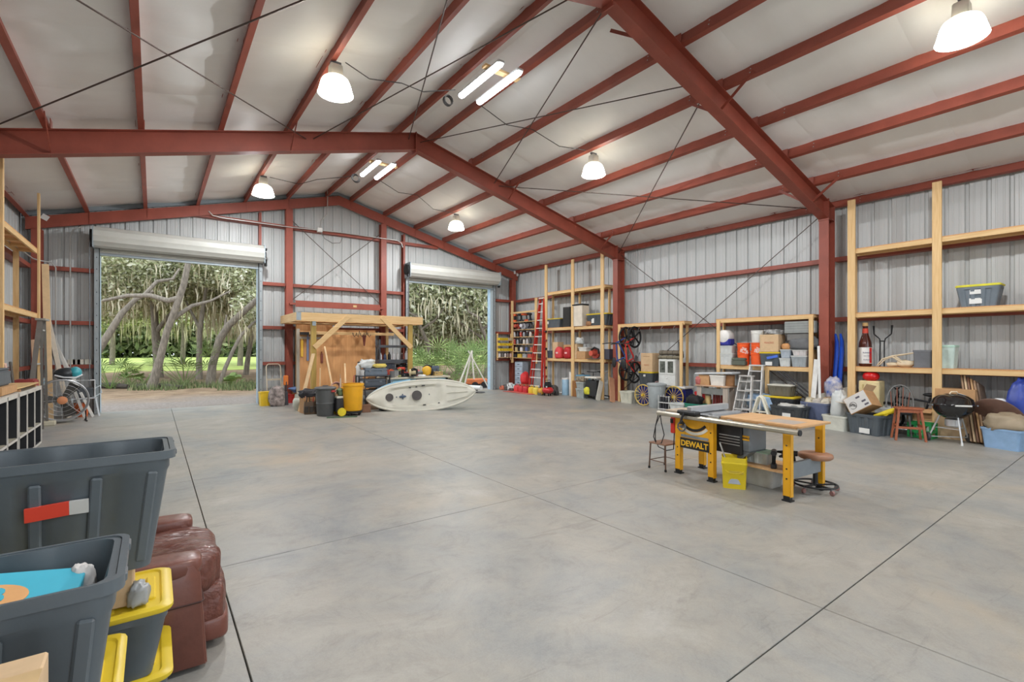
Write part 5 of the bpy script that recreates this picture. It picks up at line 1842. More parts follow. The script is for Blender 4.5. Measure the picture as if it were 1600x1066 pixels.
# ---- dark shelf unit standing on the bench
su = thing('dark_shelf_unit', 'dark grey open shelf of spray bottles under the canopy end', 'shelf', (0, 0, 0))
GRY = M('dark_grey_plastic', (72, 76, 82), 0.5, var=0.1)
x0, x1 = PY(588, 530, -1.9).x, PY(637, 530, -1.9).x
for z, h in ((1.05, 0.05), (1.32, 0.10), (1.78, 0.06)):
    MB().bb(x0, -2.15, z - h, x1, -1.8, z + 0.02).build('shelf_board', GRY, su, bevel=0.006)
for x in (x0 + 0.03, x1 - 0.03):
    for y in (-2.12, -1.83):
        MB().cyl((x, y, 0), (x, y, 1.98), 0.022, n=8).build('upright', GRY, su)
cols = [C(228, 228, 232), C(70, 80, 110), C(40, 40, 44), C(222, 222, 224), C(230, 230, 228), C(90, 60, 60), C(214, 216, 220)]
labs = ['white spray bottle at the left end', 'navy bottle second from left', 'black can in the middle', 'tall white jug right of the black can', 'white tub near the right end', 'maroon bottle', 'pale bottle at the right end']
for k in range(7):
    x = x0 + 0.1 + (x1 - x0 - 0.2) * k / 6
    bottle('%s of the dark shelf unit' % labs[k], (x, -2.0, 1.34), U(0.04, 0.055), U(0.2, 0.3), cols[k], BLACK if k in (1, 2) else WHITE, 'bottles on the dark shelf unit')
toolcase('dark blue tool case on the low board of dark shelf unit', ((x0 + x1) / 2 - 0.2, -2.0, 1.07), 0.42, 0.24, 0.15, C(58, 66, 80), 0.05)
toolcase('black flat case beside the blue one on dark shelf unit', ((x0 + x1) / 2 + 0.3, -2.0, 1.07), 0.36, 0.24, 0.12, DARK, 0)

# ---- things on the bench top
ZB_ = 0.852
circsaw('orange circular saw at the left end of the blue bench', (0.62, -3.2, ZB_), C(196, 92, 60), 0.4, 'tools on the blue bench', 1.2)
drill('red and orange impact driver on the blue bench', (0.98, -3.1, ZB_), C(206, 70, 48), 2.3, 1.2, 'tools on the blue bench')
drill('olive green drill lying in front on the blue bench', (0.82, -3.36, ZB_), C(140, 142, 92), 1.0, 1.1, 'tools on the blue bench')
toolcase('low black case at the front of the blue bench', (1.05, -3.3, ZB_), 0.34, 0.2, 0.1, DARK, -0.1)
q = PY(652, 568, -3.1)
sp = thing('tape_spool', 'pink tape spool standing upright on the blue bench', 'spool', (q.x, -3.1, ZB_))
MB().lathe([(0.045, -0.025), (0.1, -0.025), (0.1, 0.025), (0.045, 0.025), (0.045, -0.025)], n=22, mat=Matrix.Translation((0, 0, 0.10)) @ Matrix.Rotation(PI / 2, 4, 'X'), caps=False).build('spool_ring', C(232, 130, 134), sp, smooth=40)
MB().lathe([(0.0, -0.02), (0.045, -0.02), (0.045, 0.02), (0.0, 0.02)], n=16, mat=Matrix.Translation((0, 0, 0.10)) @ Matrix.Rotation(PI / 2, 4, 'X')).build('spool_core', C(150, 40, 50), sp)
gr_ = thing('leaf_blower', 'grey and yellow blower lying along the blue bench', 'power tool', (1.75, -3.2, ZB_), math.radians(-10))
MB().cyl((-0.55, 0, 0.06), (-0.12, 0, 0.12), 0.035, 0.05, n=12).build('blower_tube', C(110, 112, 108), gr_, smooth=50)
MB().ell((0.02, 0, 0.16), (0.16, 0.1, 0.15), 16, 10).build('motor_housing', M('blower_yellow', (226, 176, 48), 0.45), gr_, smooth=60)
MB().tube([(-0.08, 0, 0.28), (0.02, 0, 0.34), (0.16, 0, 0.3), (0.18, 0, 0.18)], 0.02, n=8).build('grip', BLACK, gr_, smooth=50)
MB().ell((0.17, 0, 0.13), (0.05, 0.09, 0.12), 12, 8).build('intake_cover', BLACK, gr_, smooth=50)
toolcase('tan flat toolbox at the doorway end of the bench', (2.12, -3.2, ZB_), 0.3, 0.24, 0.13, C(190, 164, 110), 0.1)
toolcase('slate blue tool chest standing on the bench near the doorway', (2.16, -2.88, ZB_), 0.34, 0.2, 0.3, C(96, 110, 128), 0.0)
lump('crumpled pale shop cloth on the blue bench front', (1.5, -3.4, ZB_ - 0.005), (0.12, 0.08, 0.035), C(214, 214, 210), 'shop_cloth', 'cloth', 0.6, 5)
# white sheet-metal scraps and yellow bag on the tool stack
# ---- stack of grey tool cases and miter saw left of the bench
ms = thing('tool_stand', 'black tool stand crowded with grey cases beside yellow bin', 'stand', (-0.02, -3.42, 0), math.radians(-8))
for x in (-0.42, 0.42):
    for y in (-0.22, 0.22):
        MB().cyl((x, y, 0), (x, y, 0.95), 0.02, n=8).build('leg', BLACK, ms)
for z in (0.35, 0.62, 0.93):
    MB().box((0, 0, z), (0.9, 0.5, 0.025)).build('shelf_tray', C(66, 70, 76), ms, bevel=0.005)
s0 = Matrix.Translation((-0.02, -3.42, 0)) @ Matrix.Rotation(math.radians(-8), 4, 'Z')


def msp(x, y, z):
    return s0 @ Vector((x, y, z))


toolcase('steel grey case on the top tray of the tool stand', msp(0.05, -0.05, 0.945), 0.62, 0.34, 0.2, C(106, 118, 130), math.radians(-8))
toolcase('dark grey case on the middle tray of the tool stand', msp(-0.02, 0, 0.635), 0.7, 0.38, 0.22, C(84, 90, 98), math.radians(-8))
toolcase('grey brown case on the bottom tray of the tool stand', msp(0.0, 0, 0.365), 0.7, 0.38, 0.18, C(120, 116, 110), math.radians(-8))
tag(MB().box((0, 0, 0.05), (0.36, 0.22, 0.1)).build('yellow_parts_bag', M('yellow_paper', (226, 206, 110), 0.6), bevel=0.03, seg=2, loc=msp(0.18, -0.05, 1.16), rz=0.1), 'pale yellow paper bag lying on top of the tool stand', 'bag')
lump('bundle of crumpled white plastic sheeting behind the yellow bag', msp(-0.14, 0.08, 1.14), (0.26, 0.14, 0.13), M('clear_film', (206, 210, 208), 0.25, var=0.12), 'plastic_sheeting', 'plastic sheet', 0.9, 12)
bottle('tall white jug at the left end of the tool stand top', msp(-0.38, 0.05, 0.945), 0.07, 0.38, WHITE, BLACK)
hs = thing('bar_clamp_rack', 'row of metal bar clamps leaning between tool stand and bench', 'clamps', (0.30, -3.75, 0))
for k in range(4):
    MB().beam((0.03 * k, -0.05 * k, 0), (0.03 * k + 0.02, -0.05 * k + 0.12, 0.82), 0.025, 0.01).build('clamp_bar', STEEL, hs)
    MB().box((0.03 * k + 0.015, -0.05 * k + 0.04, 0.6), (0.05, 0.09, 0.05)).build('clamp_jaw', [C(178, 60, 40), DARK, C(60, 90, 120), STEEL][k], hs)
for k, (x, y, L, W, H, m_, lab) in enumerate(((0.95, -4.0, 0.36, 0.24, 0.28, C(66, 60, 56), 'dark crate on the floor behind the kayak bow'), (-0.52, -4.05, 0.36, 0.24, 0.2, C(120, 84, 62), 'brown wooden crate tucked between kayak and yellow bin'))):
    carton(lab, (x, y, 0), L, W, H, -0.2, m_, tape=False, cat='crate', name='storage_crate')
# saddle blankets / brown leather seat seen at left of dark shelf

# ---- bins in front
p = PZ(512, 651)
tc = thing('trash_can', 'dark grey round trash can with flat lid and red rag', 'trash can', (p.x, p.y + 0.2, 0))
TG = M('can_grey', (84, 86, 86), 0.5, var=0.1)
MB().lathe([(0.19, 0), (0.2, 0.02), (0.215, 0.3), (0.222, 0.31), (0.222, 0.33), (0.215, 0.34), (0.232, 0.66), (0.245, 0.67), (0.245, 0.69)], n=28).build('can_body', TG, tc, smooth=35)
MB().lathe([(0.26, 0.67), (0.265, 0.70), (0.24, 0.725), (0.08, 0.745), (0.0, 0.745)], n=28).build('lid', TG, tc, smooth=35)
MB().box((0, 0, 0.755), (0.14, 0.035, 0.02)).build('lid_handle', TG, tc, bevel=0.006)
for s_ in (-1, 1):
    MB().box((s_ * 0.235, 0, 0.6), (0.03, 0.1, 0.03)).build('side_handle', TG, tc, bevel=0.006)
lump('red rag hanging on the rim of the dark trash can', (p.x + 0.13, p.y - 0.01, 0.60), (0.05, 0.03, 0.03), C(178, 60, 56), 'shop_rag', 'rag', 0.6, 2)
p = PZ(556, 650)
yc = thing('trash_can', 'tall bright yellow trash can on a black wheeled dolly', 'trash can', (p.x, p.y + 0.22, 0))
MB().lathe([(0.21, 0.12), (0.225, 0.14), (0.255, 0.74), (0.275, 0.75), (0.275, 0.80), (0.262, 0.805), (0.24, 0.805), (0.2, 0.16), (0, 0.16)], n=28).build('can_body', YEL, yc, smooth=35)
MB().lathe([(0.22, 0.06), (0.235, 0.07), (0.235, 0.115), (0.2, 0.12), (0, 0.12)], n=24).build('dolly_ring', BLACK, yc, smooth=40)
for k in range(5):
    a = 2 * PI * k / 5 + 0.2
    MB().cyl((0.2 * math.cos(a) - 0.012, 0.2 * math.sin(a), 0.033), (0.2 * math.cos(a) + 0.012, 0.2 * math.sin(a), 0.033), 0.033, n=12).build('caster_wheel', DARK, yc, smooth=40)
for s_ in (-1, 1):
    MB().box((s_ * 0.27, 0, 0.7), (0.03, 0.12, 0.035)).build('side_handle', YEL, yc, bevel=0.006)
fl = MB().box((0, 0, 0.0), (0.34, 0.3, 0.006), r=Matrix.Rotation(0.2, 3, 'Y')).build('foam_sheet', C(222, 170, 90), loc=(p.x - 0.06, p.y + 0.24, 0.84))
tag(fl, 'orange foam sheet poking out of the tall yellow trash can', 'foam sheet')
# green plank & wheel between the bins
tag(MB().bb(-0.35, -0.05, 0, 0.35, 0.05, 0.02).build('floor_strip', C(70, 96, 74), loc=(-1.28, -4.72, 0.0), rz=-0.35), 'flat dark green board on the floor before the trash cans', 'board')
vac = thing('pressure_washer', 'black machine with yellow wheel between the two trash cans', 'machine', (-1.22, -4.38, 0))
MB().box((0, 0.1, 0.26), (0.2, 0.26, 0.34)).build('machine_body', C(44, 44, 46), vac, bevel=0.02)
MB().lathe([(0.0, -0.03), (0.03, -0.04), (0.1, -0.035), (0.105, 0), (0.1, 0.03), (0, 0.03)], n=20, mat=Matrix.Translation((0.0, -0.12, 0.105)) @ Matrix.Rotation(PI / 2, 4, 'X')).build('wheel', C(228, 204, 40), vac, smooth=40)
MB().lathe([(0.0, -0.03), (0.1, -0.035), (0.105, 0), (0.1, 0.03), (0, 0.03)], n=20, mat=Matrix.Translation((0.0, 0.32, 0.105)) @ Matrix.Rotation(PI / 2, 4, 'X')).build('wheel', C(228, 204, 40), vac, smooth=40)
MB().tube([(-0.08, 0.2, 0.4), (-0.08, 0.26, 0.68), (0.08, 0.26, 0.68), (0.08, 0.2, 0.4)], 0.014, n=7).build('push_handle', C(140, 160, 130), vac, smooth=60)
MB().box((0, 0.1, 0.46), (0.16, 0.2, 0.05)).build('top_cover', C(226, 226, 210), vac, bevel=0.01)

# ---- left of the trash cans: propane, bags, buckets, hand truck
p = PZ(468, 642)
pt = thing('propane_tank', 'small pale propane cylinder left of the tool bag', 'gas cylinder', (p.x, p.y + 0.1, 0))
PT = C(196, 198, 184)
MB().lathe([(0.1, 0), (0.1, 0.03), (0.125, 0.06), (0.15, 0.12), (0.15, 0.26), (0.12, 0.33), (0.05, 0.37), (0.03, 0.4)], n=20).build('cylinder', PT, pt, smooth=40)
MB().lathe([(0.095, 0.34), (0.095, 0.44)], n=16, caps=False).build('collar', PT, pt, smooth=40)
MB().cyl((0, 0, 0.38), (0, 0, 0.44), 0.02, n=8).build('valve', C(170, 140, 70, 0.3, 0.8), pt)
p = PZ(488, 648)
tb = thing('tool_bag', 'open brown and black tool bag beside the dark trash can', 'bag', (p.x + 0.02, p.y + 0.18, 0), -0.2)
o = rrect(0.36, 0.24, 0.05, 3)
mb = MB()
loft(mb, [scale_pts(o, 0.95, 0), scale_pts(o, 1.02, 0.05), scale_pts(o, 0.98, 0.26), scale_pts(o, 0.9, 0.32), scale_pts(o, 0.8, 0.3), scale_pts(o, 0.85, 0.1)])
mb.build('bag_body', C(96, 76, 56), tb, smooth=40)
for k in range(3):
    MB().box((-0.12 + 0.12 * k, -0.125, 0.13), (0.1, 0.03, 0.16)).build('pocket', C(60, 52, 44), tb, bevel=0.01)
MB().tube([(-0.12, 0, 0.3), (-0.1, 0, 0.46), (0.1, 0, 0.46), (0.12, 0, 0.3)], 0.014, n=7).build('strap', BLACK, tb, smooth=60)
for k in range(4):
    MB().cyl((-0.1 + 0.065 * k, 0.02, 0.2), (-0.14 + 0.1 * k, 0.05, 0.46), 0.012, n=6).build('tool_handle', [C(206, 150, 120), DARK, C(190, 60, 50), STEEL][k], tb)
lump('black jacket heaped above the tool bag', (p.x + 0.02, p.y + 0.42, 0.40), (0.24, 0.16, 0.13), C(40, 38, 42), 'work_jacket', 'jacket', 0.7, 21)
carton('carton holding up the black jacket', (p.x + 0.05, p.y + 0.45, 0), 0.42, 0.32, 0.42, 0.1)
p = PZ(454, 630)
pail('red round bucket with rags near the back wall', (p.x, p.y + 0.14, 0), 0.15, 0.27, C(206, 56, 52))
lump('blue shop towels piled over the red bucket', (p.x + 0.28, p.y + 0.12, 0.32), (0.25, 0.16, 0.10), C(118, 146, 196), 'shop_towel', 'cloth', 0.7, 31)
carton('carton under the blue shop towels', (p.x + 0.3, p.y + 0.2, 0), 0.44, 0.3, 0.34, 0.0)
p = PZ(414, 630)
yb2 = thing('yellow_bin', 'small yellow square bin at the right jamb of the big doorway', 'bin', (PY(414, 630, -0.85).x, -0.85, 0), 0.1)
o = rrect(0.3, 0.26, 0.03, 3)
mb = MB()
loft(mb, [scale_pts(o, 0.88, 0), scale_pts(o, 1.0, 0.37), scale_pts(o, 1.05, 0.375), scale_pts(o, 1.05, 0.4), scale_pts(o, 0.96, 0.4), scale_pts(o, 0.84, 0.02)])
mb.build('bin_body', C(236, 196, 40), yb2, smooth=35)
MB().box((0, 0.02, 0.41), (0.29, 0.25, 0.012)).build('lid', C(236, 196, 40), yb2, bevel=0.005)
ht = thing('hand_truck', 'aluminium hand truck leaning at the girt beside big doorway', 'hand truck', (PY(430, 600, -0.75).x, -0.68, 0))
HTM = C(196, 186, 166, 0.4, 0.4)
for s_ in (-1, 1):
    MB().tube([(s_ * 0.2, -0.05, 0.05), (s_ * 0.2, 0.1, 0.7), (s_ * 0.2, 0.2, 1.12)] + [(s_ * (0.2 - 0.1 * (1 - math.cos(a))), 0.2 + 0.03 * math.sin(a), 1.12 + 0.1 * math.sin(a)) for a in [PI / 8 * i for i in range(1, 5)]], 0.017, n=8).build('side_rail', HTM, ht, smooth=60)
    MB().lathe([(0.02, -0.03), (0.12, -0.035), (0.125, 0), (0.12, 0.035), (0.02, 0.03)], n=18, mat=Matrix.Translation((s_ * 0.25, 0.06, 0.125)) @ Matrix.Rotation(PI / 2, 4, 'Y')).build('wheel', DARK, ht, smooth=40)
MB().cyl((-0.1, 0.235, 1.215), (0.1, 0.235, 1.215), 0.017, n=8).build('grip_bar', HTM, ht, smooth=60)
for z, y in ((0.35, 0.02), (0.75, 0.11)):
    MB().box((0, y, z), (0.4, 0.02, 0.05)).build('cross_bar', HTM, ht)
MB().box((0, -0.14, 0.04), (0.42, 0.22, 0.01)).build('toe_plate', HTM, ht)
lump('black and white patterned backpack leaning on the hand truck', (PY(432, 610, -1.15).x, -1.2, 0), (0.2, 0.15, 0.33), M('camo_print', (58, 54, 54), 0.8, var=0, rgb2=(190, 176, 170), scale=9), 'backpack', 'backpack', 0.35, 7)
sb_ = thing('push_broom', 'orange handled tool standing at the red column', 'tool', (-1.75, -0.75, 0))
MB().box((0, 0, 0.72), (0.14, 0.05, 0.3)).build('tool_head', C(220, 122, 50), sb_, bevel=0.02)
MB().cyl((0, 0, 0), (0, 0, 0.6), 0.018, n=7).build('tool_shaft', C(60, 60, 62), sb_)
# boards and sticks leaning about the canopy post
for k, (x0_, y0_, z0_, x1_, y1_, z1_, w_, lab) in enumerate(((-1.86, -2.95, 0, -1.42, -2.62, 1.55, 0.10, 'wide pine board leaning against the left canopy post'),
        (-0.98, -3.3, 0, -1.12, -2.62, 1.75, 0.045, 'long thin stick leaning inside the canopy, left one'), (-0.72, -3.3, 0, -0.45, -2.3, 1.25, 0.045, 'shorter thin stick leaning inside the canopy'))):
    tag(lumber('leaning_board', (x0_, y0_, z0_), (x1_, y1_, z1_), w_, 0.03, M('pale_pine', (222, 190, 146), 0.6, var=0.1), None), lab, 'board')
tag(MB().cyl((-1.28, -2.72, 0), (-1.25, -2.66, 1.15), 0.018, n=7).build('broom_stick', M('pale_pine', (222, 190, 146))), 'pale broom handle standing just right of the canopy post', 'stick')
can('tall grey cylinder with black cap under the canopy', (-0.22, -2.9, 0.5), 0.1, 0.42, C(176, 176, 180), BLACK, cat='canister', name='metal_canister')
carton('carton carrying the grey cylinder under the canopy', (-0.22, -2.9, 0), 0.4, 0.36, 0.495, 0)
lump('heap of white rags beside the grey cylinder', (-0.52, -3.35, 0.48), (0.22, 0.14, 0.12), C(206, 208, 202), 'shop_rag', 'rag', 0.6, 15)
carton('carton carrying the white rags', (-0.5, -3.35, 0), 0.42, 0.34, 0.47, 0.1)
mw_ = Matrix.Translation((-0.92, -3.0, 0.62)) @ Matrix.Rotation(PI / 2, 4, 'X')
hz_ = thing('hose_reel', 'coiled pink and grey hose behind the trash can', 'hose', (-0.92, -3.05, 0.0))
for k in range(4):
    MB().tube([((0.14 - 0.012 * k) * math.cos(a), 0.03 * k, 0.62 + (0.14 - 0.012 * k) * math.sin(a)) for a in [2 * PI * i / 18 for i in range(18)]], 0.014, n=6, closed=True).build('hose_coil', [C(200, 150, 140), C(170, 170, 166), C(190, 120, 110), C(150, 150, 150)][k], hz_, smooth=60)
MB().box((0, 0.05, 0.24), (0.3, 0.2, 0.47)).build('reel_stand', C(96, 84, 78), hz_, bevel=0.01)
# hung tools on the plywood
for k, (px, py, h, m_, lab) in enumerate(((472, 545, 0.5, C(222, 176, 60), 'yellow level hung on the plywood'), (481, 545, 0.75, C(116, 124, 150), 'blue grey bar hung on the plywood beside the level'), (503, 560, 0.3, C(120, 60, 44), 'red brown saw handle hung right of the canopy post'))):
    q = PY(px, py, -1.03)
    tag(MB().box((0, 0, 0), (0.07, 0.04, h)).box((0, 0, h / 2 + 0.03), (0.03, 0.03, 0.06)).build('hung_tool', m_, loc=(q.x, -1.02, q.z), bevel=0.008), lab, 'tool', 'tools hung on the plywood')
ant = thing('hook_cluster', 'dark metal hooks and a brown wedge hung from the canopy plank', 'hooks', (0.35, -1.34, 2.2))
for k in range(5):
    MB().tube([(-0.25 + 0.12 * k, -0.02, 0), (-0.25 + 0.12 * k, -0.05, -0.08 - 0.02 * (k % 2)), (-0.22 + 0.12 * k, -0.1, -0.13), (-0.18 + 0.12 * k, -0.08, -0.06 + 0.12 * (k % 2))], 0.012, n=6).build('hook', C(54, 44, 40), ant)
MB().prism([(-0.06, 0), (0.06, 0), (0.02, -0.34), (-0.02, -0.34)], 0.03, Matrix.Translation((0.1, -0.05, -0.08)) @ Matrix.Rotation(PI / 2, 4, 'X')).build('wedge', C(120, 56, 44), ant)

# ---- more of the heap under the canopy
cl = [(-1.15, -3.55, 0.34, 0.26, 0.52, C(150, 120, 96), 'brown crate left of the hose reel'), (-0.62, -3.8, 0.36, 0.28, 0.42, C(110, 112, 110), 'grey crate behind the yellow trash can'), (0.15, -3.95, 0.3, 0.24, 0.34, C(60, 56, 54), 'black crate between tool stand and kayak bow')]
for x, y, a, c, h, m_, lab in cl:
    carton(lab, (x, y, 0), a, c, h, 0.1, m_, tape=False, cat='crate', name='storage_crate')
hm = [(0.5, -3.08, C(150, 84, 60), 'rust coloured'), (0.72, -2.95, C(206, 196, 150), 'cream'), (1.2, -2.95, C(176, 60, 44), 'brick red'), (1.36, -3.2, C(90, 92, 88), 'slate'), (1.55, -2.95, C(206, 206, 200), 'white'), (1.9, -2.9, C(110, 120, 96), 'moss green'), (1.12, -3.42, C(196, 180, 140), 'sand coloured'), (0.55, -3.44, C(120, 120, 118), 'grey')]
for k, (x, y, m_, nm) in enumerate(hm):
    if k % 3 == 0:
        circsaw(nm + ' saw among the tools on the blue bench', (x, y, ZB_), m_, 0.7 * k, 'tools on the blue bench', 1.15)
    elif k % 3 == 1:
        can(nm + ' tin among the tools on the blue bench', (x, y, ZB_), 0.07, 0.19, m_, group='tools on the blue bench')
    else:
        toolcase(nm + ' case among the tools on the blue bench', (x, y, ZB_), 0.28, 0.18, 0.13, m_, 0.5 * k, 'tools on the blue bench')
st_ = [(-0.3, -0.12, 0.945, C(214, 214, 212), 'white'), (0.38, -0.1, 0.945, C(160, 60, 50), 'maroon'), (-0.36, -0.16, 0.635, C(190, 190, 186), 'silver'), (0.4, -0.18, 0.365, C(90, 100, 110), 'steel blue')]
for x, y, z, m_, nm in st_:
    can(nm + ' tin at the edge of the tool stand', msp(x, y, z), 0.06, 0.17, m_, group='tins on the tool stand')
for k, (x, y, z1, m_, lab) in enumerate(((-0.85, -3.45, 1.0, C(190, 150, 110), 'short tan handle rising behind the trash cans'), (-0.3, -3.65, 1.05, C(70, 70, 72), 'black handle rising behind the yellow trash can'), (-1.05, -3.75, 0.9, C(206, 190, 170), 'pale handle beside the dark trash can'), (-0.66, -3.5, 0.95, C(176, 90, 80), 'reddish handle behind the yellow trash can'))):
    tag(MB().cyl((x, y, 0), (x + 0.06 * (k - 1), y + 0.1, z1), 0.016, n=7).build('tool_handle_stick', m_), lab, 'handle', 'handles behind the trash cans')
lump('green garden hose bundle between the trash cans', (-1.12, -4.2, 0.5), (0.12, 0.1, 0.11), C(110, 130, 96), 'garden_hose', 'hose', 0.5, 140)
carton('carton under the green hose bundle', (-1.1, -4.06, 0), 0.3, 0.2, 0.495, 0.1)
for k, (px, m_, lab) in enumerate(((441, C(196, 180, 160), 'beige tool roll standing by the hand truck'), (447, C(60, 60, 66), 'black dustpan standing by the red bucket'))):
    x = PY(px, 600, -1.0).x
    tag(MB().box((0, 0, 0.2), (0.1, 0.08, 0.4), top=(0.7, 0.6)).box((0, 0, 0.55), (0.025, 0.025, 0.3)).build('upright_tool', m_, loc=(x, -1.05, 0), bevel=0.01), lab, 'tool')
# ================================================================== goods on and below the shelves of the long wall
def yat(px, X):
    return PX(px, HOR, X).y


def SP(px, X, z):
    return (X, yat(px, X), z)


def wid(p0, p1, X):
    return abs(yat(p0, X) - yat(p1, X))


def zat(px, py, X):
    return PX(px, py, X).z


XS = 7.17
H2 = PI / 2
CLEAR = M('clear_plastic', (206, 210, 208), 0.22, var=0.08, spec=0.6)
TAN = C(214, 190, 136)
INK = C(60, 56, 54)
DZ1, DZ2 = 1.318, 2.458
# ---- near tall unit, level one: bottle, stand, skull, bins
b_ = thing('display_bottle', 'giant brown beer bottle with red and white label on the shelf', 'bottle', SP(1352, 7.14, DZ1))
BG = M('brown_glass', (74, 28, 18), 0.12, var=0.1, spec=0.7)
MB().lathe([(0.10, 0), (0.115, 0.02), (0.118, 0.42), (0.105, 0.52), (0.06, 0.66), (0.048, 0.74), (0.045, 0.83), (0.05, 0.84), (0.05, 0.85)], n=28).build('glass_body', BG, b_, smooth=50)
MB().lathe([(0.046, 0.85), (0.05, 0.86), (0.05, 0.92), (0.0, 0.925)], n=20).build('bottle_cap', C(206, 168, 112), b_, smooth=40)
MB().lathe([(0.1205, 0.06), (0.1205, 0.40)], n=28, caps=False).build('paper_label', C(226, 224, 220), b_, smooth=50)
MB().lathe([(0.056, 0.70), (0.0505, 0.80)], n=24, caps=False).build('neck_label', C(206, 70, 50), b_, smooth=50)
mb = MB()
rg = []
for z in (0.07, 0.39):
    rg.append([((0.1215) * math.cos(a), (0.1215) * math.sin(a), z) for a in [math.radians(232 + 6 * i) for i in range(6)]])
mb.add(rg[0] + rg[1], [(i, i + 1, 7 + i, 6 + i) for i in range(5)]).build('red_stripe', C(198, 40, 36), b_)
for k, (txt, sz, z) in enumerate((('Budweiser', 0.036, 0.29), ('KING OF BEERS', 0.018, 0.22), ('Budweiser', 0.03, 0.14))):
    a = math.radians(212)
    lettering(txt, sz, C(40, 50, 110), b_, (0.1235 * math.cos(a), 0.1235 * math.sin(a), z), (PI / 2, 0, a + PI / 2), name='label_lettering')
f_ = thing('steel_fork', 'black steel two prong fork leaning at the wall on the shelf', 'stand', SP(1378, 7.27, DZ1))
FB = M('wrought_black', (26, 26, 28), 0.5, 0.3)
for s_ in (-1, 1):
    MB().tube([(0, s_ * 0.04, 0), (0.02, s_ * 0.035, 0.5), (0.03, s_ * 0.05, 0.58), (0.04, s_ * 0.15, 0.68), (0.05, s_ * 0.16, 0.86)], [0.012, 0.012, 0.012, 0.013, 0.02], n=8).build('prong', FB, f_, smooth=60)
MB().cyl((0.022, -0.05, 0.53), (0.022, 0.05, 0.53), 0.012, n=8).build('cross_bar', FB, f_)
sk = thing('deer_skull', 'bleached animal skull and antlers lying on the shelf', 'skull', SP(1405, 7.12, DZ1), H2)
BONE = M('bone', (222, 204, 172), 0.6, var=0.15, scale=9)
MB().ell((-0.1, 0, 0.07), (0.16, 0.08, 0.075), 16, 10, jag=0.35, seed=3).ell((0.1, 0, 0.05), (0.12, 0.05, 0.045), 14, 8, jag=0.3, seed=5).build('skull_bone', BONE, sk, smooth=70)
MB().tube([(-0.2, 0.0, 0.06), (-0.27, 0, 0.14), (-0.28, 0, 0.30)], [0.035, 0.03, 0.006], n=8).build('horn', C(176, 138, 92), sk, smooth=60)
for s_ in (-1, 1):
    MB().tube([(-0.05, s_ * 0.05, 0.1), (0.1, s_ * 0.1, 0.22), (0.25, s_ * 0.1, 0.16), (0.36, s_ * 0.06, 0.02)], [0.02, 0.018, 0.015, 0.008], n=7).build('antler', BONE, sk, smooth=60)
    MB().tube([(0.1, s_ * 0.1, 0.22), (-0.15, s_ * 0.12, 0.27), (-0.3, s_ * 0.1, 0.3)], [0.016, 0.012, 0.005], n=7).build('antler_tine', BONE, sk, smooth=60)
tote('dark grey square tub on the shelf next to the skull', SP(1444, 7.14, DZ1), 0.30, 0.30, 0.34, H2, C(110, 112, 116), None, handles=False, groove=0.0, taper=0.94, cat='tub', name='plastic_tub')
tote('pale green clear bin just right of the shelf post', SP(1480, 7.16, DZ1), 0.30, 0.34, 0.44, H2, C(196, 214, 206, 0.3), C(176, 206, 190), handles=False, cat='plastic bin', name='plastic_bin')
tote('grey tote with lime lid alone on the second shelf, right', SP(1531, 7.15, DZ2), 0.62, 0.40, 0.40, H2, C(110, 120, 128), C(222, 214, 66), paper=[('+', 0.1, 0.66, 0.15, 0.08), ('+', 0.1, 0.25, 0.17, 0.1)], groove=0.02, taper=0.8)
# ---- floor before the near unit
XFl = 6.3


def FP(px, py, dx=0.0, dy=0.0):
    p = PZ(px, py)
    return (p.x + dx, p.y + dy, 0)


q = FP(1278, 661)
tote('blue grey tote on the floor below the blue skis', (6.74, yat(1280, 6.74), 0), 0.6, 0.42, 0.16, H2 - 0.25, C(96, 104, 128), None, handles=False, groove=0.004)
tote('blue grey tote of papers stacked on another below the skis', (6.74, yat(1280, 6.74), 0.15), 0.62, 0.44, 0.36, H2 - 0.25, C(106, 116, 146), None, groove=0.004)
for k in range(3):
    lump('crumpled magazine heap in the blue grey tote, %s' % ['left', 'middle', 'right'][k], (6.7, yat(1280, 6.7) + 0.17 - 0.16 * k, 0.40), (0.12, 0.1, 0.12), [C(206, 196, 170), C(196, 190, 180), C(210, 202, 186)][k], 'paper_heap', 'papers', 0.7, 40 + k)
q = FP(1308, 677)
tote('plain white plastic tub under the clear bag', (6.46, yat(1309, 6.46), 0), 0.5, 0.34, 0.30, H2 - 0.25, C(212, 212, 200), None, handles=False, groove=0.0)
lump('tall clear plastic bag bulging out of the white tub', (6.48, yat(1311, 6.48), 0.24), (0.12, 0.15, 0.33), CLEAR, 'plastic_bag', 'bag', 0.5, 52)
fp_ = thing('foam_board', 'large pale foam board leaning slanted behind the white tub', 'board', (6.98, yat(1300, 6.98), 0))
MB().add([(0, -0.42, 0), (0.1, -0.42, 0.92), (0.1, 0.42, 0.62), (0, 0.42, 0), (0.03, -0.42, 0), (0.13, -0.42, 0.92), (0.13, 0.42, 0.62), (0.03, 0.42, 0)],
         [(0, 1, 2, 3), (7, 6, 5, 4), (0, 4, 5, 1), (1, 5, 6, 2), (2, 6, 7, 3), (3, 7, 4, 0)]).build('foam_sheet', C(212, 208, 194), fp_)
MB().box((-0.012, 0.05, 0.45), (0.01, 0.1, 0.05)).build('printed_patch', C(130, 126, 112), fp_)
for k, (p0, p1, w_, lab) in enumerate(((1268, 1276, 0.10, 'white board leaning at the right post of the bucket shelf'), (1283, 1279, 0.05, 'thin grey strip leaning beside the white board'))):
    a = PX(p0, 650, 6.75)
    tag(MB().beam((6.72, a.y, 0.0), (6.93, yat(p1, 6.93), 1.45 if k == 0 else 1.75), 0.012, w_, up=(0, 1, 0)).build('leaning_strip', C(222, 222, 218), None), lab, 'board')
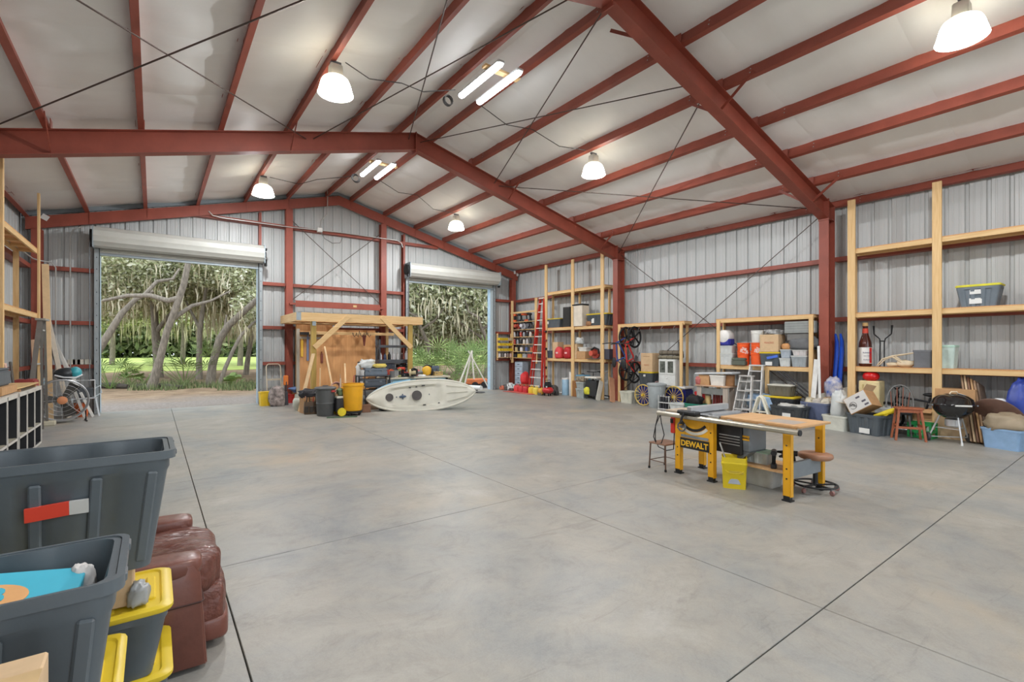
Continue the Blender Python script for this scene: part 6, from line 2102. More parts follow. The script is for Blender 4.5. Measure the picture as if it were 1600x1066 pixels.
q = FP(1356, 681)
tB2 = (q[0] + 0.27, q[1] + 0.05)
tote('dark grey tote with white label under the tilted printed carton', (tB2[0], tB2[1], 0), 0.68, 0.48, 0.40, H2 - 0.3, C(84, 92, 98), None, None, paper=[('+', -0.1, 0.2, 0.2, 0.1)], groove=0.022, pitch=0.11)
cb = thing('printed_carton', 'open cardboard carton with black line print tilted on a tote', 'cardboard box', (tB2[0] - 0.02, tB2[1] + 0.12, 0.60), 0)
cb.rotation_euler = (math.radians(-34), math.radians(10), math.radians(-12))
WP = M('printed_white', (206, 204, 200), 0.7, var=0.05)
MB().box((0, 0, 0), (0.34, 0.44, 0.34)).build('carton_body', CARD, cb, bevel=0.004)
MB().box((-0.172, -0.0, 0.0), (0.003, 0.42, 0.32)).build('printed_face', WP, cb)
mb = MB()
for k in range(3):
    mb.tube([(-0.176, 0.10 + (0.07 - 0.016 * k) * math.cos(a), -0.03 + (0.07 - 0.02 * k) * math.sin(a * (1 + 0.3 * k))) for a in [2 * PI * i / 13 for i in range(13)]], 0.004, n=4)
mb.build('line_drawing', INK, cb)
for y, z in ((-0.05, 0.08), (-0.12, -0.03), (-0.14, -0.11)):
    MB().box((-0.175, y, z), (0.003, 0.08, 0.035)).build('print_block', C(84, 80, 92), cb)
MB().box((-0.12, 0.26, 0.12), (0.26, 0.18, 0.005), r=Matrix.Rotation(0.7, 3, 'X')).build('flap', CARD2, cb)
MB().box((0.0, -0.25, 0.2), (0.33, 0.16, 0.005), r=Matrix.Rotation(-0.5, 3, 'X')).build('flap', CARD2, cb)
yg = thing('yellow_toy', 'bright yellow plastic tool lying in the dark grey tote', 'toy', (tB2[0] - 0.1, tB2[1] - 0.26, 0.38))
MB().tube([(0, 0.16, 0.0), (-0.03, 0.0, 0.06), (0, -0.12, 0.12), (0.02, -0.2, 0.16)], [0.02, 0.045, 0.05, 0.03], n=10).build('toy_body', C(232, 208, 40), yg, smooth=60)
MB().tube([(-0.02, 0.05, 0.06), (-0.05, -0.04, 0.02), (-0.02, -0.1, 0.08)], 0.014, n=7).build('toy_grip', C(206, 180, 30), yg, smooth=60)
tb_ = thing('cream_cabinet', 'cream square canister with a red lid behind the printed carton', 'canister', SP(1362, 7.1, 0))
MB().box((0, 0, 0.52), (0.34, 0.36, 1.0)).build('canister_body', C(224, 206, 156), tb_, bevel=0.015)
MB().box((-0.18, 0.1, 0.6), (0.012, 0.02, 0.7)).build('corner_trim', C(196, 176, 120), tb_)
rd = thing('red_pot', 'round glossy red pot with white knob on the cream canister', 'pot', SP(1361, 7.1, 1.02))
MB().lathe([(0.07, 0), (0.13, 0.03), (0.15, 0.09), (0.13, 0.15), (0.08, 0.18), (0.0, 0.19)], n=22).build('pot_body', C(206, 30, 32, 0.25), rd, smooth=60)
MB().ell((0, 0, 0.2), (0.06, 0.06, 0.03), 14, 8).build('pot_knob', C(236, 226, 222), rd, smooth=60)
tote('small clear bin of hardware beside the cream canister', SP(1385, 7.0, 0), 0.36, 0.34, 0.5, H2, CLEAR, None, handles=False, cat='plastic bin', name='plastic_bin')
# windsor chair
q = FP(1398, 676)
wc = thing('windsor_chair', 'worn grey spindle back chair with black seat behind wooden stool', 'chair', (6.72, yat(1404, 6.72), 0), math.radians(190))
WG = M('worn_grey_paint', (122, 122, 120), 0.6, var=0.15)
BK = C(46, 46, 48)
MB().box((0, 0, 0.44), (0.44, 0.44, 0.035)).build('seat', BK, wc, bevel=0.016, seg=2)
for x in (-0.17, 0.17):
    for y in (-0.17, 0.17):
        MB().cyl((x * 1.25, y * 1.25, 0), (x, y, 0.43), 0.014, 0.02, n=8).build('leg', BK if y < 0 else WG, wc, smooth=50)
for a, c in (((-0.19, -0.19), (-0.19, 0.19)), ((0.19, -0.19), (0.19, 0.19)), ((-0.19, 0.0), (0.19, 0.0))):
    MB().cyl((a[0], a[1], 0.2), (c[0], c[1], 0.2), 0.011, n=7).build('stretcher', BK, wc)
hoop = [(-0.19, 0.2 * math.cos(a) * 1.05, 0.46 + 0.0) for a in (0,)]
mb = MB()
mb.tube([(-0.2 - 0.12 * s_, 0.215 * math.cos(t), 0.46 + 0.50 * s_) for t, s_ in [(PI * i / 16, math.sin(PI * i / 16) ** 0.7) for i in range(17)]], 0.014, n=8)
mb.build('back_hoop', WG, wc, smooth=60)
for k in range(7):
    y = -0.15 + 0.05 * k
    h_ = 0.46 * math.sqrt(max(0.05, 1 - (y / 0.215) ** 2)) ** 0.7
    MB().cyl((-0.19, y * 0.8, 0.45), (-0.2 - 0.12 * h_ / 0.5, y, 0.46 + h_), 0.007, n=6).build('spindle', WG if k % 2 else C(150, 90, 70), wc)
# square wooden bar stool
q = PZ(1396, 686), PZ(1441, 692)
c_ = (q[0] + q[1]) / 2
ws = thing('wooden_stool', 'reddish brown wooden stool with splayed legs before the green crate', 'stool', (c_.x + 0.12, c_.y + 0.02, 0), math.radians(-62))
RW = M('red_stained_wood', (160, 90, 58), 0.45, var=0.15, stretch=(5, 5, 0.6))
MB().box((0, 0, 0.585), (0.40, 0.26, 0.035)).build('seat', RW, ws, bevel=0.008)
for x in (-1, 1):
    for y in (-1, 1):
        MB().beam((x * 0.22, y * 0.15, 0), (x * 0.16, y * 0.10, 0.57), 0.035, 0.035).build('leg', RW, ws, bevel=0.003)
    MB().beam((x * 0.185, -0.12, 0.27), (x * 0.185, 0.12, 0.27), 0.02, 0.035).build('stretcher', RW, ws)
for y in (-1, 1):
    MB().beam((-0.19, y * 0.125, 0.2 if y > 0 else 0.24), (0.19, y * 0.125, 0.2 if y > 0 else 0.24), 0.02, 0.035).build('stretcher', RW, ws)
    MB().beam((-0.165, y * 0.1, 0.54), (0.165, y * 0.1, 0.54), 0.018, 0.05).build('apron', RW, ws)
# green crate
gc = thing('milk_crate', 'green plastic crate of bottles behind the wooden stool', 'crate', (6.78, yat(1441, 6.78), 0), H2 - 0.1)
gc.scale = (0.85, 0.9, 1)
GRN = C(40, 158, 84)
for z in (0.015, 0.12, 0.26):
    for s_ in (-1, 1):
        MB().box((0, s_ * 0.15, z), (0.42, 0.014, 0.05)).build('crate_rail', GRN, gc)
        MB().box((s_ * 0.205, 0, z), (0.014, 0.3, 0.05)).build('crate_rail', GRN, gc)
for x in (-0.2, -0.07, 0.07, 0.2):
    for s_ in (-1, 1):
        MB().box((x, s_ * 0.15, 0.14), (0.04, 0.016, 0.28)).build('crate_post', GRN, gc)
MB().box((0, 0, 0.008), (0.4, 0.29, 0.012)).build('crate_floor', GRN, gc)
for k in range(3):
    bottle('pale bottle inside the green crate, %s' % ['left', 'middle', 'right'][k], (6.78, yat(1441, 6.78) + 0.1 - 0.1 * k, 0.015), 0.04, 0.24, C(206, 226, 214, 0.3), group='bottles in the green crate')
carton('brown carton stacked low behind the wooden stool', SP(1443, 7.12, 0), 0.44, 0.3, 0.30, H2, CARD2)
carton('upper brown carton behind the wooden stool', SP(1440, 7.12, 0.302), 0.40, 0.28, 0.22, H2, CARD, open_=True)


def bicycle(lab, loc, rz, mat, tilt=None, wheel_m=None, s=1.0, rim_m=None, mags=True, group='bicycles'):
    t = thing('bicycle', lab, 'bicycle', loc, rz, group)
    if tilt is not None:
        t.rotation_euler = tilt
    t.scale = (s, s, s)
    R_ = 0.255
    for x in (-0.42, 0.42):
        m_ = Matrix.Translation((x, 0, R_)) @ Matrix.Rotation(PI / 2, 4, 'X')
        w_ = MB()
        w_.tube([(x + R_ * 0.94 * math.cos(a), 0, R_ + R_ * 0.94 * math.sin(a)) for a in [2 * PI * i / 28 for i in range(28)]], 0.024, n=7, closed=True)
        wo = w_.build('wheel', wheel_m or DARK, t, smooth=60)
        if mags:
            for k in range(5):
                a = 2 * PI * k / 5 + 0.3
                MB().beam((x, 0, R_), (x + R_ * 0.88 * math.cos(a), 0, R_ + R_ * 0.88 * math.sin(a)), 0.025, 0.03, up=(0, 1, 0)).build('mag_spoke', rim_m or DARK, wo)
        else:
            for k in range(12):
                a = 2 * PI * k / 12
                MB().cyl((x, 0, R_), (x + R_ * 0.9 * math.cos(a), 0, R_ + R_ * 0.9 * math.sin(a)), 0.0025, n=4).build('spoke', CHROME, wo)
    for a, c, r_ in (((-0.42, R_), (-0.08, R_ + 0.02), 0.012), ((-0.42, R_), (-0.16, 0.56), 0.012), ((-0.08, R_ + 0.02), (-0.19, 0.64), 0.016), ((-0.16, 0.56), (0.27, 0.62), 0.017), ((-0.08, R_ + 0.02), (0.29, 0.54), 0.019), ((0.25, 0.68), (0.31, 0.5), 0.02), ((0.31, 0.5), (0.42, R_), 0.015)):
        MB().cyl((a[0], 0, a[1]), (c[0], 0, c[1]), r_, n=8).build('frame_tube', mat, t, smooth=50)
    MB().tube([(0.25, -0.28, 0.80), (0.27, -0.1, 0.76), (0.27, 0.1, 0.76), (0.25, 0.28, 0.80)], 0.012, n=7).cyl((0.25, 0, 0.68), (0.27, 0, 0.76), 0.013, n=7).build('handlebar', BLACK, t, smooth=60)
    MB().ell((-0.21, 0, 0.68), (0.13, 0.07, 0.035), 12, 7).build('saddle', BLACK, t, smooth=60)
    MB().lathe([(0, -0.006), (0.07, -0.006), (0.07, 0.006), (0, 0.006)], n=16, mat=Matrix.Translation((-0.08, -0.05, R_ + 0.02)) @ Matrix.Rotation(PI / 2, 4, 'X')).cyl((-0.08, -0.1, R_ + 0.02), (0.06, -0.1, R_ - 0.07), 0.01, n=6).cyl((-0.08, 0.1, R_ + 0.02), (-0.22, 0.1, R_ + 0.1), 0.01, n=6).build('crank_set', STEEL, t)
    return t


bicycle('black child bicycle standing against the wall behind the spindle chair', (7.22, yat(1432, 7.22), 0.0), H2 + 0.05, C(34, 36, 40), s=1.15, mags=False)
# kettle grill
q = PZ(1492, 695)
kg = thing('kettle_grill', 'black kettle charcoal grill on three legs with two wheels', 'grill', (q.x + 0.18, q.y + 0.06, 0), math.radians(-53.4))
GB = M('grill_enamel', (28, 28, 30), 0.12, var=0.1, coat=0.6)
zc = 0.70
MB().lathe([(0.0, zc - 0.27), (0.12, zc - 0.255), (0.22, zc - 0.19), (0.285, zc - 0.09), (0.30, zc), (0.295, zc)], n=36).build('bowl', GB, kg, smooth=60)
MB().lathe([(0.308, zc - 0.012), (0.308, zc + 0.012), (0.296, zc + 0.02), (0.27, zc + 0.09), (0.2, zc + 0.15), (0.1, zc + 0.178), (0.0, zc + 0.185)], n=36).build('lid', GB, kg, smooth=60)
MB().tube([(-0.06, -0.02, zc + 0.18), (-0.04, -0.03, zc + 0.22), (0.04, -0.03, zc + 0.22), (0.06, -0.02, zc + 0.18)], 0.012, n=8).build('lid_handle', C(224, 206, 176), kg, smooth=60)
MB().lathe([(0.0, 0.0), (0.06, 0.0), (0.06, 0.006), (0, 0.008)], n=18, mat=Matrix.Translation((0.1, -0.06, zc + 0.17)) @ Matrix.Rotation(0.35, 4, 'Y')).build('vent_cover', ALU, kg)
MB().beam((-0.12, -0.318, zc - 0.005), (0.12, -0.318, zc - 0.005), 0.02, 0.03).build('front_handle', C(214, 212, 206), kg, bevel=0.006)
for a in (0, 1):
    MB().beam(((-0.33, 0.33)[a], -0.06, zc - 0.02), ((-0.33, 0.33)[a], 0.08, zc - 0.02), 0.02, 0.025).build('side_handle', STEEL, kg)
AL2 = C(206, 208, 208, 0.35, 0.4)
for k, (x, y) in enumerate(((0.0, -0.27), (-0.29, 0.15), (0.29, 0.15))):
    lg = MB().cyl((x * 0.55, y * 0.55, zc - 0.22), (x, y, 0.03 if k == 0 else 0.09), 0.014, n=8).build('leg', AL2, kg, smooth=50)
    if k:
        MB().lathe([(0.02, -0.022), (0.075, -0.022), (0.08, 0), (0.075, 0.022), (0.02, 0.022)], n=18, mat=Matrix.Translation((x * 1.06, y, 0.08)) @ Matrix.Rotation(PI / 2, 4, 'Y')).build('wheel', C(60, 60, 60), lg, smooth=40)
    else:
        MB().cyl((x, y, 0), (x, y, 0.05), 0.018, n=8).build('foot_cap', WHITE, lg)
MB().cyl((-0.3, 0.15, 0.085), (0.3, 0.15, 0.085), 0.008, n=6).build('axle', AL2, kg)
MB().lathe([(0.10, 0.30), (0.115, 0.31), (0.115, 0.42), (0.10, 0.43), (0, 0.43)], n=20).build('ash_catcher', C(196, 196, 196, 0.35, 0.5), kg, smooth=40)
MB().tube([(x * 0.86, y * 0.86, 0.26) for x, y in ((0.0, -0.2), (-0.24, 0.13), (0.24, 0.13))], 0.006, n=5, closed=True).build('leg_rack', AL2, kg)
# cartons & boards behind the grill
cA = carton('tilted brown carton behind the grill lid', SP(1496, 7.12, 0.50), 0.56, 0.40, 0.44, H2, CARD)
cA.rotation_euler = (0.0, 0.0, H2)
carton('carton at floor supporting the tilted one behind grill', SP(1497, 7.12, 0), 0.60, 0.40, 0.495, H2, CARD2)
WB = [C(150, 120, 92), C(206, 180, 144), C(120, 84, 62), C(190, 150, 104), C(162, 130, 100), C(112, 92, 76)]
nmb = ['first', 'second', 'third', 'fourth', 'fifth', 'sixth']
for k in range(6):
    y0 = yat(1522 + 5.5 * k, 6.8)
    tag(MB().beam((6.8, y0, 0.0), (7.25, y0 + 0.22, 1.18 - 0.03 * k), 0.028, 0.26, up=(0.9, 0.0, 0.3)).build('leaning_board', WB[k], None, bevel=0.002), '%s wooden board from the grill in the row leaning at the wall' % nmb[k], 'board', 'boards leaning beside the grill')
rt_ = thing('round_table_top', 'dark round table top leaning at the end of the boards', 'table top', (6.75, yat(1556, 6.75), 0))
MB().lathe([(0, -0.015), (0.4, -0.015), (0.42, 0), (0.4, 0.015), (0, 0.015)], n=32, mat=Matrix.Translation((0.1, 0, 0.42)) @ Matrix.Rotation(math.radians(72), 4, 'Y') @ Matrix.Rotation(0.3, 4, 'X')).build('disc_top', M('dark_wood', (96, 70, 58), 0.4, var=0.3, scale=4), rt_, smooth=40)
wp_ = thing('white_dispenser', 'white plastic pump stand with small blue oval behind blue bin', 'dispenser', SP(1562, 6.9, 0))
MB().lathe([(0.15, 0), (0.15, 0.02), (0.12, 0.1), (0.09, 0.4), (0.07, 0.56), (0.10, 0.68), (0.1, 0.78), (0.05, 0.82), (0, 0.82)], n=18, sx=0.8).build('stand_body', C(222, 224, 224), wp_, smooth=50)
MB().tube([(0, -0.05, 0.76), (-0.02, -0.14, 0.78), (-0.03, -0.2, 0.72), (-0.03, -0.21, 0.66)], 0.03, n=8).build('side_spout', C(222, 224, 224), wp_, smooth=60)
MB().ell((-0.082, 0.0, 0.70), (0.012, 0.05, 0.025), 14, 8).build('oval_badge', C(40, 60, 110), wp_, smooth=60)
q = PZ(1571, 704)
tote('translucent light blue bin in front of the white stand', (q.x + 0.2, q.y + 0.02, 0), 0.56, 0.36, 0.34, H2 - 0.35, M('blue_translucent', (140, 172, 206), 0.25, var=0.1), None, handles=True, groove=0.0)
lump('crumpled brown canvas bag heaped on the light blue bin', (q.x + 0.2, q.y, 0.30), (0.2, 0.28, 0.17), C(158, 142, 118), 'canvas_bag', 'bag', 0.5, 61)
lump('shiny blue duffel bag at the right edge of the picture', SP(1600, 6.98, 0.2), (0.2, 0.2, 0.52), M('blue_nylon', (44, 66, 150), 0.35, var=0.2), 'duffel_bag', 'bag', 0.4, 63)
lump('pale green and white cloth bag under the blue duffel bag', (6.85, yat(1598, 6.85), 0.0), (0.15, 0.16, 0.33), M('print_cloth', (196, 214, 206), 0.6, var=0, rgb2=(90, 110, 150), scale=10), 'cloth_bag', 'bag', 0.5, 67)
# skis and bag at the column
for k in range(2):
    y = -12.36 - 0.1 * k
    tag(MB().tube([(6.98 + 0.02 * k, y, 0.0), (7.2, y - 0.01, 0.9), (7.3, y - 0.02, 1.6), (7.3, y - 0.02, 1.85), (7.22, y - 0.02, 2.02)], [0.045, 0.045, 0.045, 0.04, 0.02], n=6).build('snow_ski', C(26, 78, 190, 0.3), smooth=40), 'bright blue ski leaning beside the red column, %s' % ['the one nearer the column', 'the one nearer the pine post'][k], 'ski', 'blue skis')
lump('blue and white printed sack at the foot of the red column', (7.0, -12.42, 0.62), (0.12, 0.17, 0.26), M('print_sack', (50, 90, 170), 0.45, var=0, rgb2=(222, 214, 206), scale=8), 'printed_sack', 'sack', 0.4, 71)
carton('carton under the blue printed sack', (7.02, -12.45, 0), 0.36, 0.32, 0.615, H2, CARD2)

# ================================================================== bucket shelf
DB = 1.268
OR = C(232, 92, 34)
WLT = C(240, 232, 226)


def hd(lab, px, z, X=7.1, txt=True, grp='orange buckets', s=1.0, rot=0.5):
    t = pail(lab, SP(px, X, z), 0.15 * s, 0.37 * s, OR, None, grp, bail=False)
    if txt:
        a = math.radians(212)
        sq = MB()
        n_ = 7
        r_ = 0.1475 * s
        av = [a - 0.42 + 0.14 * i for i in range(n_)]
        for k, (txt_, dz) in enumerate((('THE', 0.20), ('HOME', 0.155), ('DEPOT', 0.11))):
            lettering(txt_, 0.062 * s, WLT, t, (r_ * 1.0 * math.cos(a), r_ * math.sin(a), dz * s + 0.02), (PI / 2 - 0.03, 0.35, a + PI / 2), name='printed_lettering', bold=0.002)
    return t


hd('orange bucket, bottom of the outer stack next to the olive box', 1162, DB, txt=False)
hd('orange bucket with white lettering on top of the outer stack', 1162, DB + 0.20)
hd('orange bucket, bottom of the stack topped by the white bucket', 1183, DB, txt=False)
hd('orange bucket with white lettering below the white bucket', 1184, DB + 0.20)
pail('white bucket crowning the orange bucket stack', SP(1184, 7.1, DB + 0.575), 0.15, 0.30, C(222, 222, 216), None, bail=False)
tote('clear grey tub with lid under the drinks cooler', SP(1137, 7.15, DB), 0.46, 0.36, 0.30, H2, CLEAR, C(196, 200, 196), handles=False)
tote('second clear tub with lid directly under the drinks cooler', SP(1137, 7.15, DB + 0.302), 0.46, 0.36, 0.20, H2, CLEAR, C(186, 190, 188), handles=False)
ck = thing('drinks_cooler', 'small blue cooler with round white lid on the clear tubs', 'cooler', SP(1134, 7.12, DB + 0.505), H2)
MB().box((0, 0, 0.10), (0.36, 0.26, 0.2)).build('cooler_body', C(44, 50, 150), ck, bevel=0.03, seg=2)
mb = MB()
pr_ = [(0.14 * math.cos(a), 0.14 * math.sin(a)) for a in [2 * PI * i / 24 for i in range(24)]]
mb.lathe([(0.0, -0.14), (0.15, -0.14), (0.17, -0.12), (0.17, 0.12), (0.15, 0.14), (0, 0.14)], n=24, mat=Matrix.Translation((0.0, 0, 0.24)) @ Matrix.Rotation(PI / 2, 4, 'X'))
mb.build('swing_lid', C(232, 230, 226), ck, smooth=50)
toolcase('olive green ammo box before the clear tubs', SP(1156, 7.02, DB), 0.36, 0.16, 0.2, C(88, 94, 82), H2, latch=C(70, 76, 66))
tote('charcoal tote with yellow lid and blue tape label below carton', SP(1207, 7.14, DB), 0.50, 0.38, 0.34, H2, C(78, 86, 92), LIDY, paper=[('+', 0.05, 0.18, 0.16, 0.09)])
o = MB().box((0, 0, 0), (0.004, 0.26, 0.06), r=Matrix.Rotation(-0.2, 3, 'X')).build('tape_strip', C(70, 110, 210), None, loc=(6.975 - 0.02, yat(1207, 6.97), DB + 0.22))
tag(o, 'strip of bright blue tape stuck across the charcoal tote', 'tape')
carton('square brown carton on the yellow lid between buckets and tarp', SP(1207, 7.14, DB + 0.345), 0.44, 0.36, 0.42, H2, CARD2, text=[('FRAGILE', 0.06, '+', 0.0, 0.22, C(190, 96, 72))])
lump('white papers and black cables heaped on the brown carton', SP(1210, 7.14, DB + 0.765), (0.17, 0.22, 0.07), M('paper_cable', (206, 206, 204), 0.6, var=0, rgb2=(60, 60, 62), scale=9), 'cable_heap', 'cables', 0.7, 75)
for k, (px, z, w_, h_, m_, lab) in enumerate(((1230, DB, 0.26, 0.20, CLEAR, 'lower clear bin right of the charcoal tote'), (1231, DB + 0.205, 0.24, 0.20, C(170, 180, 190, 0.3), 'upper pale blue bin right of the charcoal tote'), (1252, DB, 0.36, 0.26, C(160, 168, 172, 0.3), 'wide grey bin near the right post'), (1253, DB + 0.265, 0.34, 0.13, C(206, 202, 200), 'low white bin of parts on the wide grey bin'))):
    tote(lab, SP(px, 7.12, z), w_, 0.32, h_, H2, m_, C(206, 208, 206), handles=False, cat='plastic bin', name='plastic_bin', group='small bins on the bucket shelf')
lump('dark grey rolled tarp filling the right end of bucket shelf', SP(1256, 7.18, DB + 0.40), (0.17, 0.32, 0.18), C(96, 98, 100), 'rolled_tarp', 'tarp', 0.45, 81)
lump('orange basket ball like bundle beside the rolled tarp', SP(1229, 7.1, DB + 0.41), (0.09, 0.1, 0.08), C(206, 150, 96), 'cloth_bundle', 'bundle', 0.2, 82)
gp_ = thing('flat_case', 'flat silver grey case wedged high under the shelf top', 'case', SP(1251, 7.1, DB + 0.78), H2)
MB().box((0, 0, 0.14), (0.66, 0.16, 0.28)).build('case_shell', C(150, 154, 152), gp_, bevel=0.015)
for k in range(4):
    MB().box((0, 0.083, 0.05 + 0.06 * k), (0.62, 0.006, 0.02)).build('case_rib', C(136, 140, 138), gp_)
tag(MB().box((0, 0, 0.09), (0.5, 0.3, 0.18)).build('support_box', C(112, 112, 110), None, loc=SP(1251, 7.2, DB + 0.60), rz=H2, bevel=0.02), 'grey box under the flat silver case at the back', 'box')
# ---- below the bucket shelf
q = PZ(1150, 640)
tbn = thing('low_bench', 'small weathered wooden bench loaded with boxes left of ladders', 'bench', (6.62, yat(1118, 6.62), 0), H2)
GW = M('weathered_wood', (176, 164, 152), 0.7, var=0.12, stretch=(4, 4, 0.5))
MB().box((0, 0, 0.735), (0.92, 0.42, 0.035)).build('bench_top', C(196, 160, 130), tbn, bevel=0.004)
for x in (-0.36, 0.36):
    for y in (-0.15, 0.15):
        MB().box((x, y, 0.36), (0.13, 0.05, 0.72)).build('leg', GW, tbn, bevel=0.003)
MB().box((0, 0.15, 0.60), (0.6, 0.03, 0.16)).build('apron', C(120, 122, 118), tbn)
bx_ = tbn.location
tote('white bin with orange base on the weathered bench', (6.6, bx_.y - 0.12, 0.753), 0.42, 0.30, 0.26, H2, C(226, 222, 214), None, handles=False, groove=0)
carton('brown carton on the left of the weathered bench', (6.62, bx_.y + 0.24, 0.753), 0.30, 0.30, 0.26, H2, CARD)
lump('red and pink rags at the left end of the weathered bench', (6.5, bx_.y + 0.40, 0.753), (0.1, 0.06, 0.12), C(190, 110, 104), 'shop_rag', 'rag', 0.6, 83)
pl_ = tag(MB().box((0, 0, 0), (1.05, 0.4, 0.05), r=Matrix.Rotation(0.05, 3, 'Y')).build('folded_sheet', M('pale_vinyl', (206, 210, 212), 0.5, var=0.08), None, loc=(6.62, bx_.y - 0.04, 1.06), rz=H2, bevel=0.02, seg=2), 'folded pale vinyl sheet lying over the boxes of the bench', 'sheet')
can('brown wooden keg at the right end of the weathered bench', (6.64, bx_.y - 0.38, 0.753), 0.11, 0.28, C(150, 106, 66), C(120, 84, 56), cat='keg', name='wooden_keg')
for k in range(4):
    tag(MB().cyl((6.62, bx_.y + 0.06 - 0.07 * k, 0.0), (6.66, bx_.y + 0.06 - 0.07 * k, 0.52), 0.028, n=10).build('red_cylinder', C(128, 36, 34), smooth=40), 'dark red upright cylinder under the weathered bench, %s' % ['nearest the tan tin', 'second from the tan tin', 'third from the tan tin', 'farthest from the tan tin'][k], 'cylinder', 'dark red cylinders under the bench')
can('tan tin standing left of the red cylinders', (6.6, bx_.y + 0.2, 0), 0.07, 0.5, C(206, 178, 120), C(150, 140, 120))
# folded aluminium step ladders


def stepladder(lab, x, y, h, w_, lean, mat, group='folded step ladders', nst=5, rung=None):
    t = thing('step_ladder', lab, 'ladder', (x, y, 0), H2, group)
    rung = rung or mat
    for s_ in (-1, 1):
        MB().beam((s_ * w_ / 2, 0.0, 0), (s_ * w_ * 0.32, -lean, h), 0.026, 0.07, up=(0, 1, 0)).build('side_rail', mat, t)
        MB().beam((s_ * w_ * 0.46, -0.09, 0), (s_ * w_ * 0.30, -lean - 0.05, h * 0.97), 0.02, 0.035, up=(0, 1, 0)).build('rear_rail', mat, t)
    for k in range(nst):
        f_ = (k + 1) / (nst + 0.6)
        ww = w_ * (0.5 + (0.32 - 0.5) * f_) * 2
        MB().box((0, -lean * f_ + 0.01, h * f_), (ww, 0.09, 0.025)).build('step', rung, t)
    MB().box((0, -lean - 0.02, h), (w_ * 0.76, 0.14, 0.035)).build('top_cap', rung, t, bevel=0.006)
    return t


stepladder('folded white aluminium step ladder, the taller of the two', 6.55, yat(1172, 6.55), 1.28, 0.46, 0.32, C(214, 214, 212, 0.4, 0.3))
stepladder('folded white aluminium step ladder, the shorter leaning in front', 6.42, yat(1158, 6.42), 1.02, 0.44, 0.25, C(206, 204, 200, 0.4, 0.3), nst=4)
sh = thing('saw_horse', 'cream folding trestle with rounded top below the bucket shelf', 'trestle', (6.25, yat(1190, 6.25), 0), H2)
CR = C(226, 222, 204)
for y in (-0.03, 0.06):
    MB().tube([(-0.24, y, 0), (-0.05, y + 0.02, 0.56), (0.0, y + 0.02, 0.6), (0.05, y + 0.02, 0.56), (0.24, y, 0)], 0.028, n=8).build('frame_loop', CR, sh, smooth=60)
MB().box((0, 0.015, 0.24), (0.3, 0.06, 0.03)).build('cross_bar', CR, sh)
lump('folded light blue comforter under the bucket shelf', SP(1192, 6.85, 0.22), (0.2, 0.36, 0.22), C(150, 178, 206), 'comforter', 'comforter', 0.35, 85)
tote('wide dark tub carrying the blue comforter', SP(1192, 6.9, 0), 0.7, 0.36, 0.225, H2, C(56, 58, 62), None, handles=False)
tote('black tote with wide yellow lid under the bucket shelf', SP(1222, 6.92, 0.12), 0.72, 0.44, 0.46, H2, C(52, 56, 60), LIDY)
carton('flat carton raising the black yellow lidded tote', SP(1222, 6.92, 0), 0.6, 0.4, 0.118, H2)
tote('grey tote with white lid and blue tape on the yellow lid', SP(1222, 6.94, 0.585), 0.56, 0.38, 0.26, H2, C(110, 106, 92), C(224, 222, 210), handles=False)
q = PZ(1226, 666)
tote('open black tote of white papers before the bucket shelf', (q.x + 0.3, q.y + 0.02, 0), 0.70, 0.46, 0.42, H2 - 0.1, C(64, 68, 70), None, paper=[('+', -0.1, 0.55, 0.18, 0.09), ('+', -0.1, 0.22, 0.18, 0.07)], groove=0.022)
lump('loose white papers filling the open black tote', (q.x + 0.3, q.y, 0.34), (0.16, 0.26, 0.07), C(210, 210, 204), 'paper_heap', 'papers', 0.7, 87)
tag(MB().cyl((6.98, yat(1215, 6.98), 1.15), (6.98, yat(1262, 6.98), 0.62), 0.018, n=8).cyl((7.02, yat(1222, 7.02), 1.17), (7.02, yat(1266, 7.02), 0.66), 0.018, n=8).build('tripod_legs', C(50, 50, 54)), 'dark folded tripod slanting behind the yellow lidded tote', 'tripod')
# ================================================================== bicycle shelf
X1 = 7.15
bicycle('red bicycle with black wheels hung upright on the low shelf', (7.30, yat(990, 6.95), 1.50), 0, C(198, 44, 40), tilt=(0, math.radians(-90), math.radians(4)), s=1.3, group='bicycles')
bicycle('blue bicycle hung upright just behind the red one', (7.30, yat(978, 6.95), 1.53), 0, C(50, 86, 160), tilt=(0, math.radians(-90), math.radians(-3)), s=1.25, group='bicycles')
tote('white clear tub on the floor below the hung bicycles', SP(983, 6.95, 0), 0.52, 0.38, 0.36, H2, C(206, 206, 190), None, handles=False, groove=0.01)
tg = thing('trash_can', 'pale grey round trash can between yellow spoked wheels', 'trash can', (6.60, yat(1026, 6.60), 0))
GT = C(164, 172, 174)
MB().lathe([(0.2, 0), (0.215, 0.03), (0.25, 0.62), (0.265, 0.63), (0.265, 0.66)], n=26).build('can_body', GT, tg, smooth=40)
MB().lathe([(0.275, 0.645), (0.28, 0.68), (0.24, 0.70), (0.0, 0.72)], n=26).build('lid', GT, tg, smooth=40)
MB().tube([(-0.06, 0, 0.71), (-0.05, 0, 0.745), (0.05, 0, 0.745), (0.06, 0, 0.71)], 0.01, n=6).build('lid_handle', C(190, 150, 146), tg)
CW = C(214, 184, 96)
